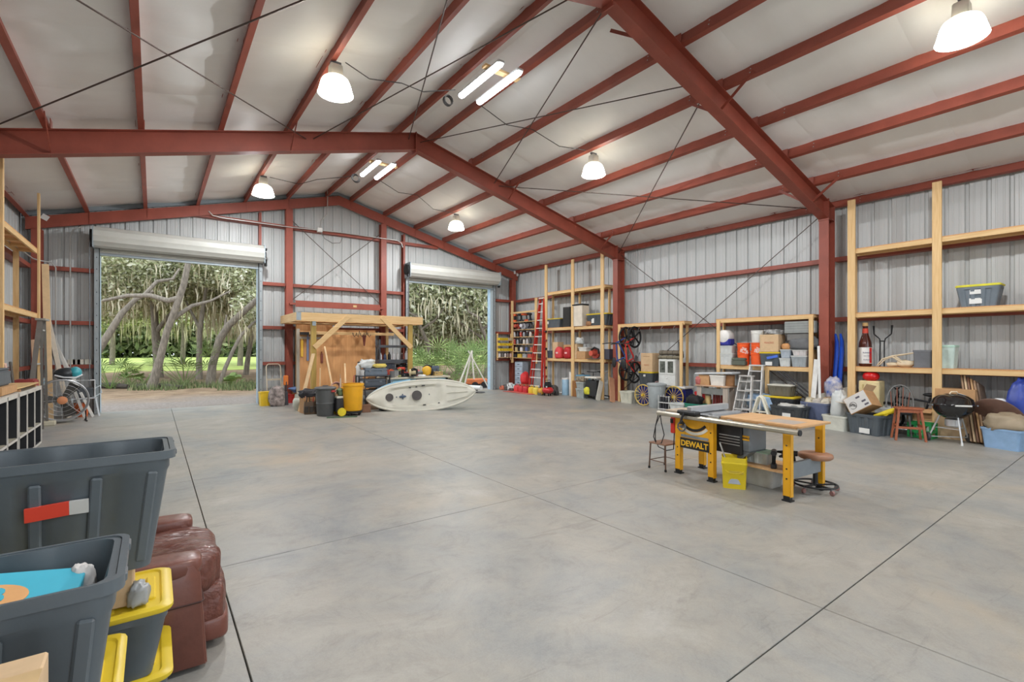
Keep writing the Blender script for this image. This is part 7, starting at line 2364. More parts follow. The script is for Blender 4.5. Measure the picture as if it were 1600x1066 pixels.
for k, (px, py, r_, X_, lab) in enumerate(((1004, 634, 0.30, 6.66, 'yellow spoked wagon wheel left of the pale grey can'), (1052, 642, 0.30, 6.86, 'yellow spoked wagon wheel right of the pale grey can'))):
    ww = thing('wagon_wheel', lab, 'wheel', (X_, yat(px, X_), r_ + 0.015), 0, 'wagon wheels')
    MB().tube([(0.03 * math.cos(0), r_ * math.cos(a), r_ * math.sin(a)) for a in [2 * PI * i / 36 for i in range(36)]], 0.018, n=8, closed=True).build('rim', CW, ww, smooth=60)
    MB().cyl((-0.03, 0, 0), (0.06, 0, 0), 0.035, n=12).build('hub', C(226, 190, 60), ww)
    for q_ in range(14):
        a = 2 * PI * q_ / 14
        MB().cyl((0.02, 0, 0), (0.03, r_ * math.cos(a), r_ * math.sin(a)), 0.008, n=5).build('spoke', CW, ww)
bc = thing('blue_cooler', 'dark blue chest cooler under the white cabinet', 'cooler', SP(1052, X1, 0.0), H2)
MB().box((0, 0, 0.27), (1.05, 0.42, 0.54)).build('cooler_body', C(34, 38, 120), bc, bevel=0.03, seg=2)
MB().box((0, 0, 0.585), (1.07, 0.44, 0.07)).build('lid', C(206, 206, 204), bc, bevel=0.02)
bc2 = thing('blue_cooler', 'smaller dark blue cooler below the yellow lidded tote', 'cooler', SP(1014, X1, 0.0), H2)
MB().box((0, 0, 0.27), (0.5, 0.38, 0.54)).build('cooler_body', C(34, 38, 116), bc2, bevel=0.03, seg=2)
MB().box((0, 0, 0.565), (0.52, 0.4, 0.05)).build('lid', C(40, 46, 120), bc2, bevel=0.015)
wcb = thing('white_cabinet', 'white cabinet with two glass doors standing on the blue cooler', 'cabinet', SP(1047, 7.08, 0.622), H2)
WC = C(216, 218, 214)
MB().box((0, -0.01, 0.38), (0.56, 0.34, 0.76)).build('cabinet_body', WC, wcb, bevel=0.008)
for s_ in (-1, 1):
    dr = MB().box((s_ * 0.135, 0.165, 0.53), (0.25, 0.02, 0.42)).build('door', WC, wcb, bevel=0.004)
    MB().box((s_ * 0.135, 0.178, 0.54), (0.18, 0.006, 0.33)).build('pane', M('cabinet_glass', (120, 124, 116), 0.1, var=0, rgb2=(60, 64, 58), scale=8), dr)
MB().ell((0, 0.17, 0.22), (0.02, 0.02, 0.02), 10, 6).build('knob', WHITE, wcb)
tote('charcoal tote with yellow lid below the tall carton', SP(1014, X1, 0.592), 0.54, 0.4, 0.40, H2, C(74, 80, 84), LIDY, paper=[('+', 0.1, 0.72, 0.08, 0.07)])
carton('tall brown moving carton on the yellow lidded tote', SP(1016, X1, 0.995), 0.42, 0.36, 0.56, H2, CARD2, text=[('FRAGILE', 0.05, '+', 0.0, 0.2, C(196, 110, 80)), ('MOVING BOX', 0.035, '+', 0.0, 0.46, C(150, 110, 80))])
for k, (z, r_, L_, c, lab) in enumerate(((1.39, 0.05, 0.78, C(120, 112, 92), 'flat tan roll on the white cabinet top'), (1.50, 0.07, 0.74, C(104, 96, 82), 'olive camp roll tied with cords above the tan roll'), (1.385, 0.05, 0.5, C(140, 128, 104), 'short tan roll behind the flat one'))):
    y0 = yat(1050, 7.1)
    t = thing('camp_roll', lab, 'roll', (7.02 + (0.16 if k == 2 else 0.04 * k), y0, z - 0.0), 0, 'rolls on the white cabinet')
    MB().cyl((0, -L_ / 2, r_), (0, L_ / 2, r_), r_, n=14).build('roll_body', c, t, smooth=40)
    for q_ in range(4):
        MB().tube([(r_ * 1.03 * math.cos(a), -L_ * 0.36 + L_ * 0.24 * q_, r_ + r_ * 1.03 * math.sin(a)) for a in [2 * PI * i / 12 for i in range(12)]], 0.006, n=4, closed=True).build('tie_cord', C(60, 52, 44), t)
jk = thing('floor_jack', 'black jack handle standing at the end of camp rolls', 'tool', SP(1062, 7.15, 1.39))
MB().box((0, 0, 0.1), (0.1, 0.24, 0.14)).build('jack_body', C(50, 50, 54), jk, bevel=0.02)
MB().cyl((0, 0.0, 0.15), (0.02, 0.04, 0.5), 0.02, n=8).build('jack_handle', C(40, 40, 44), jk)
gb = tote('teal green bin on the floor before the weathered bench', (6.35, yat(1087, 6.35), 0), 0.5, 0.34, 0.26, H2, C(40, 128, 106), None, handles=True, groove=0.0)
rb_ = toolcase('red metal toolbox resting above the teal bin', (6.78, yat(1098, 6.78), 0.35), 0.4, 0.2, 0.2, C(206, 38, 40), H2)
carton('carton under the red metal toolbox', (6.8, yat(1098, 6.8), 0), 0.4, 0.26, 0.345, H2)
lump('black tarp heaped in the teal bin', (gb.location.x, gb.location.y + 0.02, 0.2), (0.14, 0.2, 0.16), DARK, 'black_tarp', 'tarp', 0.6, 91)
cd_ = thing('bottle_caddy', 'white wire caddy packed with dark bottles beside grey can', 'caddy', (6.42, yat(1041, 6.42), 0), H2)
for z in (0.02, 0.2):
    MB().box((0, 0, z), (0.36, 0.26, 0.02)).build('caddy_tray', C(214, 214, 212), cd_)
for x in (-0.17, 0.17):
    for y in (-0.12, 0.12):
        MB().cyl((x, y, 0), (x, y, 0.4), 0.008, n=5).build('caddy_post', WHITE, cd_)
cdl = cd_.location
for k in range(8):
    can('dark bottle in the white caddy, %s row, %s' % ('upper' if k < 4 else 'lower', ['nearest viewer', 'second from viewer', 'third from viewer', 'farthest from viewer'][k % 4]), (cdl.x - 0.06, cdl.y - 0.13 + 0.085 * (k % 4), 0.21 if k < 4 else 0.03), 0.035, 0.16, C(44, 44, 50), C(190, 190, 190), 'bottles in the white caddy', 'bottle', 'dark_bottle')
tote('clear low bin of small parts right of the bottle caddy', (6.4, yat(1062, 6.4), 0), 0.5, 0.32, 0.22, H2, CLEAR, None, handles=False)
lump('white tennis shoes and rope beside the teal bin', (6.3, yat(1108, 6.3), 0), (0.1, 0.12, 0.08), C(206, 206, 204), 'shoe_heap', 'shoes', 0.5, 93)

# ================================================================== tall unit by the ladder
DD1, DD2 = 1.338, 2.478
tote('charcoal tote with yellow lid at the ladder end of top shelf', SP(869, X1, DD2), 0.86, 0.42, 0.34, H2, C(84, 92, 98), LIDY, paper=[('+', 0.6, 0.55, 0.1, 0.1)], group='yellow lidded totes on the tall unit')
tote('charcoal tote with yellow lid at the column end of top shelf', SP(938, X1, DD2), 0.98, 0.42, 0.40, H2, C(72, 78, 82), LIDY, paper=[('+', 0.35, 0.4, 0.12, 0.16)], group='yellow lidded totes on the tall unit')
spk = thing('speaker_cabinet', 'tall dark speaker cabinet between yellow lidded tote and white box', 'speaker', SP(890, X1, DD2), H2)
MB().box((0, 0, 0.36), (0.36, 0.34, 0.72)).build('speaker_body', C(50, 48, 46), spk, bevel=0.01)
MB().box((0, 0.172, 0.36), (0.3, 0.01, 0.62)).build('grille_cloth', C(36, 34, 34), spk)
carton('tall white box with black lid in the middle of top shelf', SP(908, 7.1, DD2), 0.44, 0.34, 0.72, H2, C(216, 206, 190), tape=False)
tag(MB().box((0, 0, 0.03), (0.5, 0.36, 0.06)).build('flat_case', BLACK, None, loc=SP(907, 7.1, DD2 + 0.722), rz=H2, bevel=0.015), 'flat black case lying on the tall white box', 'case')
lump('brown gourd beside the tall white box', SP(921, 7.02, DD2), (0.09, 0.12, 0.1), C(150, 106, 70), 'brown_gourd', 'ornament', 0.3, 95)
carton('tall pale carton behind the red sacks', SP(872, X1, DD1), 0.28, 0.3, 0.60, H2, CARD2, tape=False)
for k, (px, c, lab) in enumerate(((874, C(214, 66, 70), 'bright red sack with pale print, ladder side'), (888, C(176, 26, 32), 'deep red sack with pale print, post side'))):
    t = lump(lab, SP(px, 7.03, DD1), (0.12, 0.18, 0.24), c, 'red_sack', 'sack', 0.25, 96 + k, group='red sacks')
    MB().box((-0.125, 0, 0.2), (0.006, 0.12, 0.06)).build('printed_patch', C(232, 190, 190), t)
carton('brown carton behind the red sacks', SP(890, 7.25, DD1), 0.4, 0.24, 0.5, H2, CARD)
carton('low brown carton right of the middle post', SP(913, X1, DD1), 0.42, 0.34, 0.26, H2, CARD)
carton('pale carton left of the low brown carton', SP(902, X1, DD1), 0.26, 0.34, 0.28, H2, CARD2)
carton('second pale carton carrying the clear bag', SP(902, X1, DD1 + 0.282), 0.26, 0.32, 0.24, H2, CARD2)
lump('clear plastic bag on the pale cartons', SP(905, X1, DD1 + 0.52), (0.14, 0.2, 0.13), CLEAR, 'plastic_bag', 'bag', 0.5, 99)
tote('white low tray on the low brown carton', SP(914, X1, DD1 + 0.262), 0.44, 0.3, 0.14, H2, C(214, 214, 206), None, handles=False, groove=0)
circsaw('black and red machine near the right post of tall unit', SP(931, 7.08, DD1), C(196, 84, 66), H2, s=1.8)
carton('dark carton at the column end of the tall unit', SP(951, X1, DD1), 0.36, 0.36, 0.34, H2, C(58, 58, 70), tape=False)
pail('dark blue round basket at the ladder end of tall unit', SP(861, 7.1, DD1), 0.16, 0.28, C(60, 70, 84), None, bail=False)
# floor of the tall unit
for k, (px, X_, z, h_, c, lab) in enumerate(((884, 7.1, 0, 0.62, C(150, 184, 206, 0.25), 'stack of clear blue water bottles between post and cartons'), (893, 7.05, 0, 0.86, C(226, 222, 216), 'tall white roll standing on the floor by the middle post'))):
    can(lab, SP(px, X_, z), 0.14 - 0.05 * k, h_, c, WHITE, cat='container', name='tall_container')
carton('big brown carton on the floor right of the middle post', SP(908, 7.12, 0), 0.46, 0.42, 0.56, H2, C(150, 104, 60))
toolcase('blue cooler bag on the big brown carton', SP(911, 7.1, 0.565), 0.46, 0.3, 0.22, C(110, 160, 186), H2)
tote('grey lidded bin on the floor before the big carton', SP(910, 6.88, 0), 0.42, 0.3, 0.32, H2, C(160, 168, 166), C(176, 184, 184))
tote('second grey lidded bin stacked on the first', SP(910, 6.88, 0.325), 0.40, 0.3, 0.22, H2, C(160, 168, 166), C(190, 196, 194))
lump('hoses and straps heaped on the grey bins', SP(909, 6.88, 0.55), (0.12, 0.24, 0.1), M('strap_mix', (70, 66, 60), 0.7, var=0, rgb2=(190, 170, 140), scale=10), 'strap_heap', 'straps', 0.7, 101)
mc = thing('generator', 'black portable machine with white top on the floor by the post', 'machine', SP(929, 6.9, 0), H2)
MB().box((0, 0, 0.36), (0.5, 0.4, 0.52)).build('machine_body', C(44, 46, 48), mc, bevel=0.03, seg=2)
MB().box((0, 0, 0.72), (0.56, 0.42, 0.06)).build('top_cover', C(224, 222, 212), mc, bevel=0.02)
for x in (-0.22, 0.22):
    for y in (-0.17, 0.17):
        MB().cyl((x, y, 0), (x, y, 0.72), 0.016, n=7).build('frame_post', C(70, 72, 72), mc)
lump('lime yellow helmet hung low before the black machine', SP(918, 6.72, 0.16), (0.1, 0.12, 0.14), C(220, 214, 60), 'lime_helmet', 'helmet', 0.2, 103)


def scooter(lab, loc, rz, mat, deck, s=1.0):
    t = thing('kick_scooter', lab, 'scooter', loc, rz, 'kick scooters')
    t.scale = (s, s, s)
    for x in (-0.36, 0.36):
        MB().lathe([(0.03, -0.02), (0.10, -0.022), (0.11, 0), (0.10, 0.022), (0.03, 0.02)], n=18, mat=Matrix.Translation((x, 0, 0.11)) @ Matrix.Rotation(PI / 2, 4, 'X')).build('wheel', DARK, t, smooth=40)
    MB().box((-0.02, 0, 0.1), (0.54, 0.12, 0.025)).build('deck', deck, t, bevel=0.008)
    MB().tube([(0.36, 0, 0.11), (0.32, 0, 0.3), (0.2, 0, 0.86)], 0.018, n=8).build('stem', mat, t, smooth=60)
    MB().beam((0.24, 0, 0.11), (0.32, 0, 0.32), 0.03, 0.03).build('neck', mat, t)
    MB().tube([(0.19, -0.24, 0.9), (0.2, 0, 0.87), (0.19, 0.24, 0.9)], 0.013, n=7).build('handlebar', mat, t, smooth=60)
    for s_ in (-1, 1):
        MB().cyl((0.19, s_ * 0.15, 0.885), (0.19, s_ * 0.25, 0.9), 0.018, n=8).build('grip', BLACK, t)
    return t


scooter('black kick scooter parked nearest the tall unit', FP(928, 622, 0.1, 0), 1.2, C(44, 44, 46), BLACK)
scooter('tan and white kick scooter parked by the bicycle shelf post', FP(948, 624, 0.1, 0), 1.5, C(206, 186, 166), C(60, 58, 56))
tag(MB().beam((6.55, yat(934, 6.55), 0.0), (6.88, yat(940, 6.88), 0.62), 0.02, 0.2, up=(1, 0, 0)).build('skate_board', C(206, 204, 190), bevel=0.01), 'pale board leaning at the tall unit behind the scooters', 'board')
tag(MB().beam((6.6, yat(957, 6.6), 0.0), (6.93, yat(956, 6.93), 0.75), 0.02, 0.22, up=(1, 0, 0)).build('plywood_offcut', C(190, 140, 110), bevel=0.004), 'reddish offcut leaning at the bicycle shelf post', 'board')

# ================================================================== red fibreglass ladder and corner goods
RF = C(196, 52, 40)
ld_ = thing('extension_ladder', 'tall red fibreglass step ladder with white rungs in the corner', 'ladder', (0, 0, 0))
B0, T0 = (6.45, -2.2), (6.72, -2.16)
bl, br = PX(826, 590, 6.62), PX(846, 590, 6.62)
tl, tr = PX(844, 466, 6.92), PX(850, 466, 6.92)
bl.z = br.z = 0.0
zt = 3.62
P4 = [Vector((6.62, bl.y, 0)), Vector((6.62, br.y, 0)), Vector((6.93, tl.y, zt)), Vector((6.93, tr.y, zt))]
for a, c in ((P4[0], P4[2]), (P4[1], P4[3])):
    MB().beam(a, c, 0.03, 0.09, up=(1, 0, 0)).build('side_rail', RF, ld_)
    MB().beam(a + Vector((0.16, 0, 0)), c + Vector((0.03, 0, -0.05)), 0.025, 0.06, up=(1, 0, 0)).build('rear_rail', RF, ld_)
for k in range(11):
    f_ = (k + 0.9) / 11.6
    a = P4[0].lerp(P4[2], f_)
    c = P4[1].lerp(P4[3], f_)
    MB().beam(a, c, 0.075, 0.03).build('rung', C(226, 224, 218), ld_)
MB().beam(P4[2] + Vector((0.02, 0.03, 0)), P4[3] + Vector((0.02, -0.03, 0)), 0.16, 0.04).build('top_cap', C(222, 216, 206), ld_)
# tools on corner shelves
def cs(px, z, X=7.22):
    return (X, yat(px, X), z)


tc_ = [(C(222, 96, 40), 'orange'), (C(40, 42, 46), 'black'), (C(210, 90, 44), 'deep orange'), (C(52, 54, 60), 'charcoal')]
for k, px in enumerate((806, 813, 820, 827)):
    drill('%s power drill on the upper corner shelf, %s' % (tc_[k][1], ['by the column', 'second', 'third', 'by the ladder'][k]), cs(px, 2.80), tc_[k][0], 0.5 + k, 1.5, 'tools on the corner shelves')
for k, px in enumerate((810, 818, 826)):
    circsaw('%s circular saw on the corner shelf under the drills, %s' % (tc_[k][1], ['left', 'middle', 'right'][k]), cs(px, 2.482), [C(196, 90, 70), C(200, 196, 200), C(90, 90, 96)][k], H2 + 0.3 * k, 'tools on the corner shelves', 1.4)
for r_, z in enumerate((2.182, 1.882)):
    for k, px in enumerate((804, 809, 814, 819, 824, 829)):
        nmk = ['one by the column', 'second', 'third', 'fourth', 'fifth', 'one by the ladder'][k]
        bottle('dark capped jar on the %s jar shelf, %s' % (['upper', 'lower'][r_], nmk), cs(px, z), 0.055, 0.22, [C(206, 206, 208), C(60, 62, 66), C(190, 84, 70), C(150, 156, 164), C(44, 46, 50), C(214, 210, 204)][(k + 2 * r_) % 6], BLACK if k % 2 else WHITE, 'jars on the corner shelves', neck=0.7)
for k, px in enumerate((807, 815, 823, 831)):
    can('paint tin on the lowest corner shelf, %s' % ['by the column', 'second', 'third', 'by the ladder'][k], cs(px, 1.582), 0.065, 0.18, [C(206, 190, 140), C(226, 226, 230), C(90, 110, 160), C(206, 120, 90)][k], group='tins on the corner shelves')
for k, px in enumerate((806, 814, 822, 830)):
    toolcase('small tool case on the bottom corner board, %s' % ['by the column', 'second', 'third', 'by the ladder'][k], cs(px, 1.322), 0.26, 0.2, 0.16, [C(54, 56, 60), C(206, 176, 70), C(160, 160, 160), C(190, 80, 60)][k], H2, 'cases on the corner shelves')
# parts bins
for r_, z in enumerate((1.60, 1.82, 2.04)):
    for k in range(6):
        x = 6.46 + 0.115 * k
        t = thing('parts_bin', 'yellow parts bin, %s from the doorway in the %s row' % (['first', 'second', 'third', 'fourth', 'fifth', 'sixth'][k], ['lowest', 'middle', 'top'][r_]), 'bin', (x, -0.42, z), 0, 'yellow parts bins')
        MB().box((0, 0, 0.05), (0.10, 0.15, 0.10), top=(1, 1.15)).build('bin_body', C(226, 196, 44) if not (r_ == 2 and k > 3) else C(196, 190, 176), t, bevel=0.006)
        MB().box((0, -0.086, 0.06), (0.06, 0.004, 0.03)).build('label_slot', C(196, 168, 40), t)
for k in range(5):
    can('small tin above the parts bins, %s' % ['nearest doorway', 'second', 'third', 'fourth', 'nearest column'][k], (6.48 + 0.14 * k, -0.41, 1.34), 0.05, 0.16, [C(206, 200, 196), C(120, 116, 112), C(226, 214, 206), C(150, 130, 120), C(214, 180, 170)][k], group='tins in the bin rack')
# stacked drawer organiser under the shelves
dr_ = thing('drawer_organiser', 'pale blue drawer tower under the corner shelves', 'organiser', cs(815, 0, 7.2), H2)
MB().box((0, 0, 0.58), (0.52, 0.3, 1.14)).build('organiser_frame', C(150, 160, 170), dr_)
for k in range(6):
    d_ = MB().box((0, 0.155, 0.12 + 0.185 * k), (0.48, 0.02, 0.15)).build('drawer', C(176, 188, 200, 0.3), dr_, bevel=0.004)
    MB().box((0, 0.17, 0.12 + 0.185 * k), (0.12, 0.015, 0.03)).build('handle', C(70, 80, 90), d_)
# fuel cans, machines along the corner floor
XFu = 6.45
fc = [(808, C(206, 56, 56), 'red fuel can left of the others in the corner'), (815, C(196, 40, 46), 'second red fuel can from the doorway in the corner'), (822, C(188, 36, 44), 'third red fuel can from the doorway in the corner'), (831, C(226, 190, 50), 'yellow fuel can, the left of two'), (838, C(230, 204, 80), 'yellow fuel can, the right of two')]
for k, (px, c, lab) in enumerate(fc):
    jerrycan(lab, SP(px, XFu - 0.02 * k, 0), c, rz=H2, group='fuel cans in the corner')
tag(MB().box((0, 0, 0.012), (1.7, 0.34, 0.02)).build('floor_board', C(190, 96, 84), None, loc=(6.24, yat(812, 6.24), 0), rz=H2 + 0.02), 'thin reddish board on the floor before the fuel cans', 'board')
sc_ = lump('bright red sack slumped behind the fuel cans', (6.75, yat(820, 6.75), 0.3), (0.14, 0.18, 0.26), C(206, 44, 46), 'red_sack', 'sack', 0.4, 111)
carton('carton under the bright red slumped sack', (6.78, yat(820, 6.78), 0), 0.4, 0.3, 0.295, H2)
cp = thing('air_compressor', 'red pancake air compressor with black motor on corner floor', 'compressor', SP(856, 6.35, 0))
MB().ell((0, 0, 0.2), (0.21, 0.21, 0.13), 22, 12).build('air_tank', C(190, 44, 48, 0.3), cp, smooth=70)
MB().box((0, 0, 0.40), (0.26, 0.22, 0.2), top=(0.8, 0.8)).build('motor_shroud', C(40, 40, 44), cp, bevel=0.03, seg=2)
MB().tube([(-0.14, 0, 0.3), (-0.12, 0, 0.56), (0.12, 0, 0.56), (0.14, 0, 0.3)], 0.014, n=7).build('carry_handle', BLACK, cp, smooth=60)
for k in range(3):
    a = 2 * PI * k / 3
    MB().cyl((0.12 * math.cos(a), 0.12 * math.sin(a), 0), (0.12 * math.cos(a), 0.12 * math.sin(a), 0.1), 0.025, n=8).build('foot', DARK, cp)
MB().lathe([(0, -0.005), (0.03, -0.005), (0.03, 0.012), (0, 0.012)], n=14, mat=Matrix.Translation((-0.15, -0.1, 0.33)) @ Matrix.Rotation(PI / 2, 4, 'X')).build('pressure_gauge', WHITE, cp)
cw = thing('trimmer_engine', 'yellow and black small engine beside the compressor', 'engine', SP(846, 6.3, 0))
MB().ell((0, 0, 0.14), (0.13, 0.14, 0.13), 14, 9, jag=0.3, seed=3).build('engine_cover', C(214, 160, 60), cw, smooth=60)
MB().box((0.02, 0.02, 0.05), (0.24, 0.2, 0.1)).build('engine_base', C(110, 104, 90), cw, bevel=0.02)
MB().tube([(0, 0, 0.2), (0.05, 0.15, 0.34), (0.1, 0.2, 0.2)], 0.014, n=6).build('hose', DARK, cw)
wl_ = ['helmet', 'chain saw', 'hose', 'pump']
for k, (px, X_, r_, c, nm, cat, lab) in enumerate(((790, 6.6, (0.1, 0.14, 0.12), C(96, 92, 90), 'engine_block', 'engine', 'grey engine block on the floor by the blue jamb'), (797, 6.7, (0.12, 0.14, 0.17), C(214, 212, 210), 'white_helmet', 'helmet', 'white helmet on the corner floor'), (803, 6.75, (0.12, 0.14, 0.15), C(196, 206, 204), 'pump_housing', 'pump', 'pale pump housing beside the white helmet'),
                                            (785, 6.5, (0.1, 0.12, 0.1), C(206, 110, 80), 'orange_reel', 'reel', 'orange reel at the foot of the blue jamb'), (799, 6.42, (0.08, 0.14, 0.07), C(90, 60, 60), 'tool_pouch', 'pouch', 'dark red tool pouch before the white helmet'), (866, 6.9, (0.12, 0.16, 0.2), C(80, 74, 68), 'rope_bundle', 'rope', 'dark rope bundle right of the compressor'), (869, 6.75, (0.08, 0.1, 0.1), C(60, 60, 60), 'battery_pack', 'battery', 'dark battery pack under the tall unit'))):
    t = lump(lab, SP(px, X_, 0), r_, c, nm, cat, 0.35, 120 + k)
    MB().tube([(-r_[0], -r_[1] * 0.5, r_[2]), (-r_[0] * 0.9, 0, r_[2] * 1.7), (0, r_[1] * 0.6, r_[2] * 1.5)], 0.012, n=6).build('handle', DARK, t)
# stuff on the post of tall unit: string of clamps
for k, py in enumerate((518, 532, 545, 560, 574, 588)):
    t = thing('spring_clamp', 'dark clamp gripping the ladder side post, %s from the top' % ['first', 'second', 'third', 'fourth', 'fifth', 'lowest'][k], 'clamp', (6.9, -2.78 - 0.02, zat(853, py, 6.9)), 0, 'clamps on the tall unit post')
    MB().box((-0.02, 0.0, 0), (0.05, 0.24, 0.03)).build('clamp_bar', STEEL, t)
    for s_ in (-1, 1):
        MB().box((-0.035, s_ * 0.1, -0.01), (0.05, 0.04, 0.09)).build('clamp_jaw', [DARK, C(150, 60, 50)][k % 2], t, bevel=0.006)
# ================================================================== fan corner on the left
XLf = -6.95
p = PZ(96, 662)
fan = thing('drum_fan', 'large silver drum fan with orange hub on the floor', 'fan', (p.x - 0.02, p.y + 0.2, 0), math.radians(10))
SV = M('fan_silver', (188, 190, 192), 0.3, 0.6, var=0.08)
RF_ = 0.46
cz = RF_ + 0.06
fm = Matrix.Translation((0, 0, cz)) @ Matrix.Rotation(PI / 2, 4, 'X')
MB().lathe([(RF_, -0.16), (RF_ + 0.015, -0.165), (RF_, -0.15), (RF_ - 0.012, 0.15), (RF_, 0.165), (RF_ + 0.015, 0.16), (RF_ + 0.006, 0.0), (RF_, -0.16)], n=44, mat=fm, caps=False).build('drum_shell', SV, fan, smooth=40)
for k in range(4):
    r_ = RF_ * (0.25 + 0.2 * k) + 0.05
    MB().tube([(r_ * math.cos(a), -0.17, cz + r_ * math.sin(a)) for a in [2 * PI * i / 32 for i in range(32)]], 0.004, n=4, closed=True).build('guard_ring', SV, fan)
for k in range(8):
    a = 2 * PI * k / 8
    MB().cyl((0.06 * math.cos(a), -0.18, cz + 0.06 * math.sin(a)), (RF_ * math.cos(a), -0.165, cz + RF_ * math.sin(a)), 0.004, n=4).build('guard_spoke', SV, fan)
MB().lathe([(0, 0.17), (0.085, 0.17), (0.09, 0.185), (0.07, 0.195), (0, 0.197)], n=24, mat=fm).build('hub_badge', C(206, 136, 92), fan, smooth=40)
FBd = C(84, 82, 78, 0.5)
for k in range(3):
    a = 2 * PI * k / 3 + 0.9
    d = Vector((math.cos(a), 0, math.sin(a)))
    sd = Vector((-math.sin(a), 0, math.cos(a)))
    c0 = Vector((0, 0, cz))
    MB().add([c0 + d * 0.06 - sd * 0.05 + Vector((0, 0.03, 0)), c0 + d * 0.06 + sd * 0.05 + Vector((0, -0.04, 0)), c0 + d * 0.40 + sd * 0.14 + Vector((0, -0.05, 0)), c0 + d * 0.42 - sd * 0.1 + Vector((0, 0.05, 0)),
              c0 + d * 0.06 - sd * 0.05 + Vector((0, 0.04, 0)), c0 + d * 0.06 + sd * 0.05 + Vector((0, -0.03, 0)), c0 + d * 0.40 + sd * 0.14 + Vector((0, -0.04, 0)), c0 + d * 0.42 - sd * 0.1 + Vector((0, 0.06, 0))],
             [(0, 1, 2, 3), (7, 6, 5, 4), (0, 4, 5, 1), (1, 5, 6, 2), (2, 6, 7, 3), (3, 7, 4, 0)]).build('fan_blade', FBd, fan)
MB().cyl((0, 0.0, cz), (0, 0.14, cz), 0.09, n=16).build('motor', C(110, 108, 104), fan, smooth=40)
for s_ in (-1, 1):
    MB().tube([(s_ * 0.42, -0.2, 0.015), (s_ * 0.42, 0.2, 0.015)], 0.015, n=6).build('skid', BLACK, fan)
    MB().cyl((s_ * 0.42, 0, 0.015), (s_ * (RF_ * 0.9), 0, cz - 0.2), 0.014, n=6).build('stand_leg', BLACK, fan)
vb = thing('leaf_blower', 'black and teal backpack blower resting on the drum fan', 'blower', (p.x + 0.06, p.y + 0.2, 0.985), math.radians(10))
MB().ell((0, 0, 0.13), (0.22, 0.15, 0.14), 20, 10).build('blower_body', C(40, 46, 50, 0.35), vb, smooth=60)
MB().ell((0.15, -0.02, 0.15), (0.12, 0.14, 0.14), 16, 10).build('teal_cover', C(60, 160, 172, 0.35), vb, smooth=60)
MB().tube([(-0.2, -0.1, 0.1), (-0.05, -0.17, 0.05), (0.15, -0.16, 0.04), (0.27, -0.05, 0.1)], 0.02, n=7).build('white_hose', C(206, 210, 212), vb, smooth=60)
wt = thing('hose_tangle', 'tangle of pale hoses hanging beside the drum fan', 'hose', (p.x - 0.42, p.y + 0.05, 0))
for k in range(6):
    MB().tube([(0.05 * math.sin(2.1 * k), -0.05 + 0.02 * k, 0.0), (-0.06 + 0.03 * k, 0, 0.3), (0.1 * math.cos(k), 0.02, 0.6), (0.08 * math.sin(k + 1), 0.05, 0.85), (0.15, 0.05, 0.95 + 0.02 * k)], 0.013, n=6).build('hose_loop', [C(206, 214, 218), C(150, 190, 206), C(186, 190, 192)][k % 3], wt, smooth=60)
# aluminium folding stool with white frame at the jamb
q = PZ(138, 652)
al = thing('folding_platform', 'small aluminium step platform by the left jamb of doorway', 'step', (q.x - 0.1, q.y + 0.25, 0), 0.1)
for x in (-0.22, 0.22):
    for y in (-0.16, 0.16):
        MB().beam((x * 1.3, y * 1.3, 0), (x, y, 0.45), 0.03, 0.05).build('leg', ALU, al)
MB().box((0, 0, 0.46), (0.5, 0.36, 0.035)).build('platform_top', ALU, al, bevel=0.006)
mg = thing('grey_machine', 'dark pump with white wire frame on the aluminium platform', 'machine', (q.x - 0.1, q.y + 0.25, 0.48), 0.1)
MB().box((0, 0, 0.12), (0.34, 0.22, 0.22)).build('machine_body', C(66, 70, 74), mg, bevel=0.02)
for s_ in (-1, 1):
    MB().tube([(-0.2, s_ * 0.12, 0.0), (-0.2, s_ * 0.12, 0.42), (0.2, s_ * 0.12, 0.42), (0.2, s_ * 0.12, 0.0)], 0.012, n=6).build('wire_frame', C(222, 224, 224), mg)
MB().tube([(0.18, -0.1, 0.2), (0.3, -0.12, 0.28), (0.33, -0.1, 0.1), (0.22, -0.1, 0.02)], 0.014, n=6).build('hose', C(200, 210, 214), mg, smooth=60)
pail('orange bucket under the aluminium platform', (q.x - 0.15, q.y + 0.25, 0), 0.14, 0.34, C(222, 110, 54), None, bail=False)
tag(MB().box((0, 0, 0.05), (0.3, 0.2, 0.1)).build('stone_block', C(196, 190, 168), None, loc=(p.x - 0.22, p.y - 0.2, 0), bevel=0.015), 'pale stone block at the foot of the drum fan', 'block')
# boxes on the girt
for k, (px, c, lab) in enumerate(((112, C(206, 200, 184), 'left pale box on the low girt by the doorway'), (120, C(160, 156, 148), 'grey box between pale boxes on the low girt'), (127, C(214, 210, 196), 'right pale box on the low girt by the doorway'), (137, C(196, 194, 180), 'cream box on the girt against the jamb'))):
    x = PY(px, 570, -0.15).x
    carton(lab, (x, -0.15, 1.285), 0.15, 0.12, 0.13, 0, c, 'small boxes on the low girt', tape=False, cat='box', name='small_box')
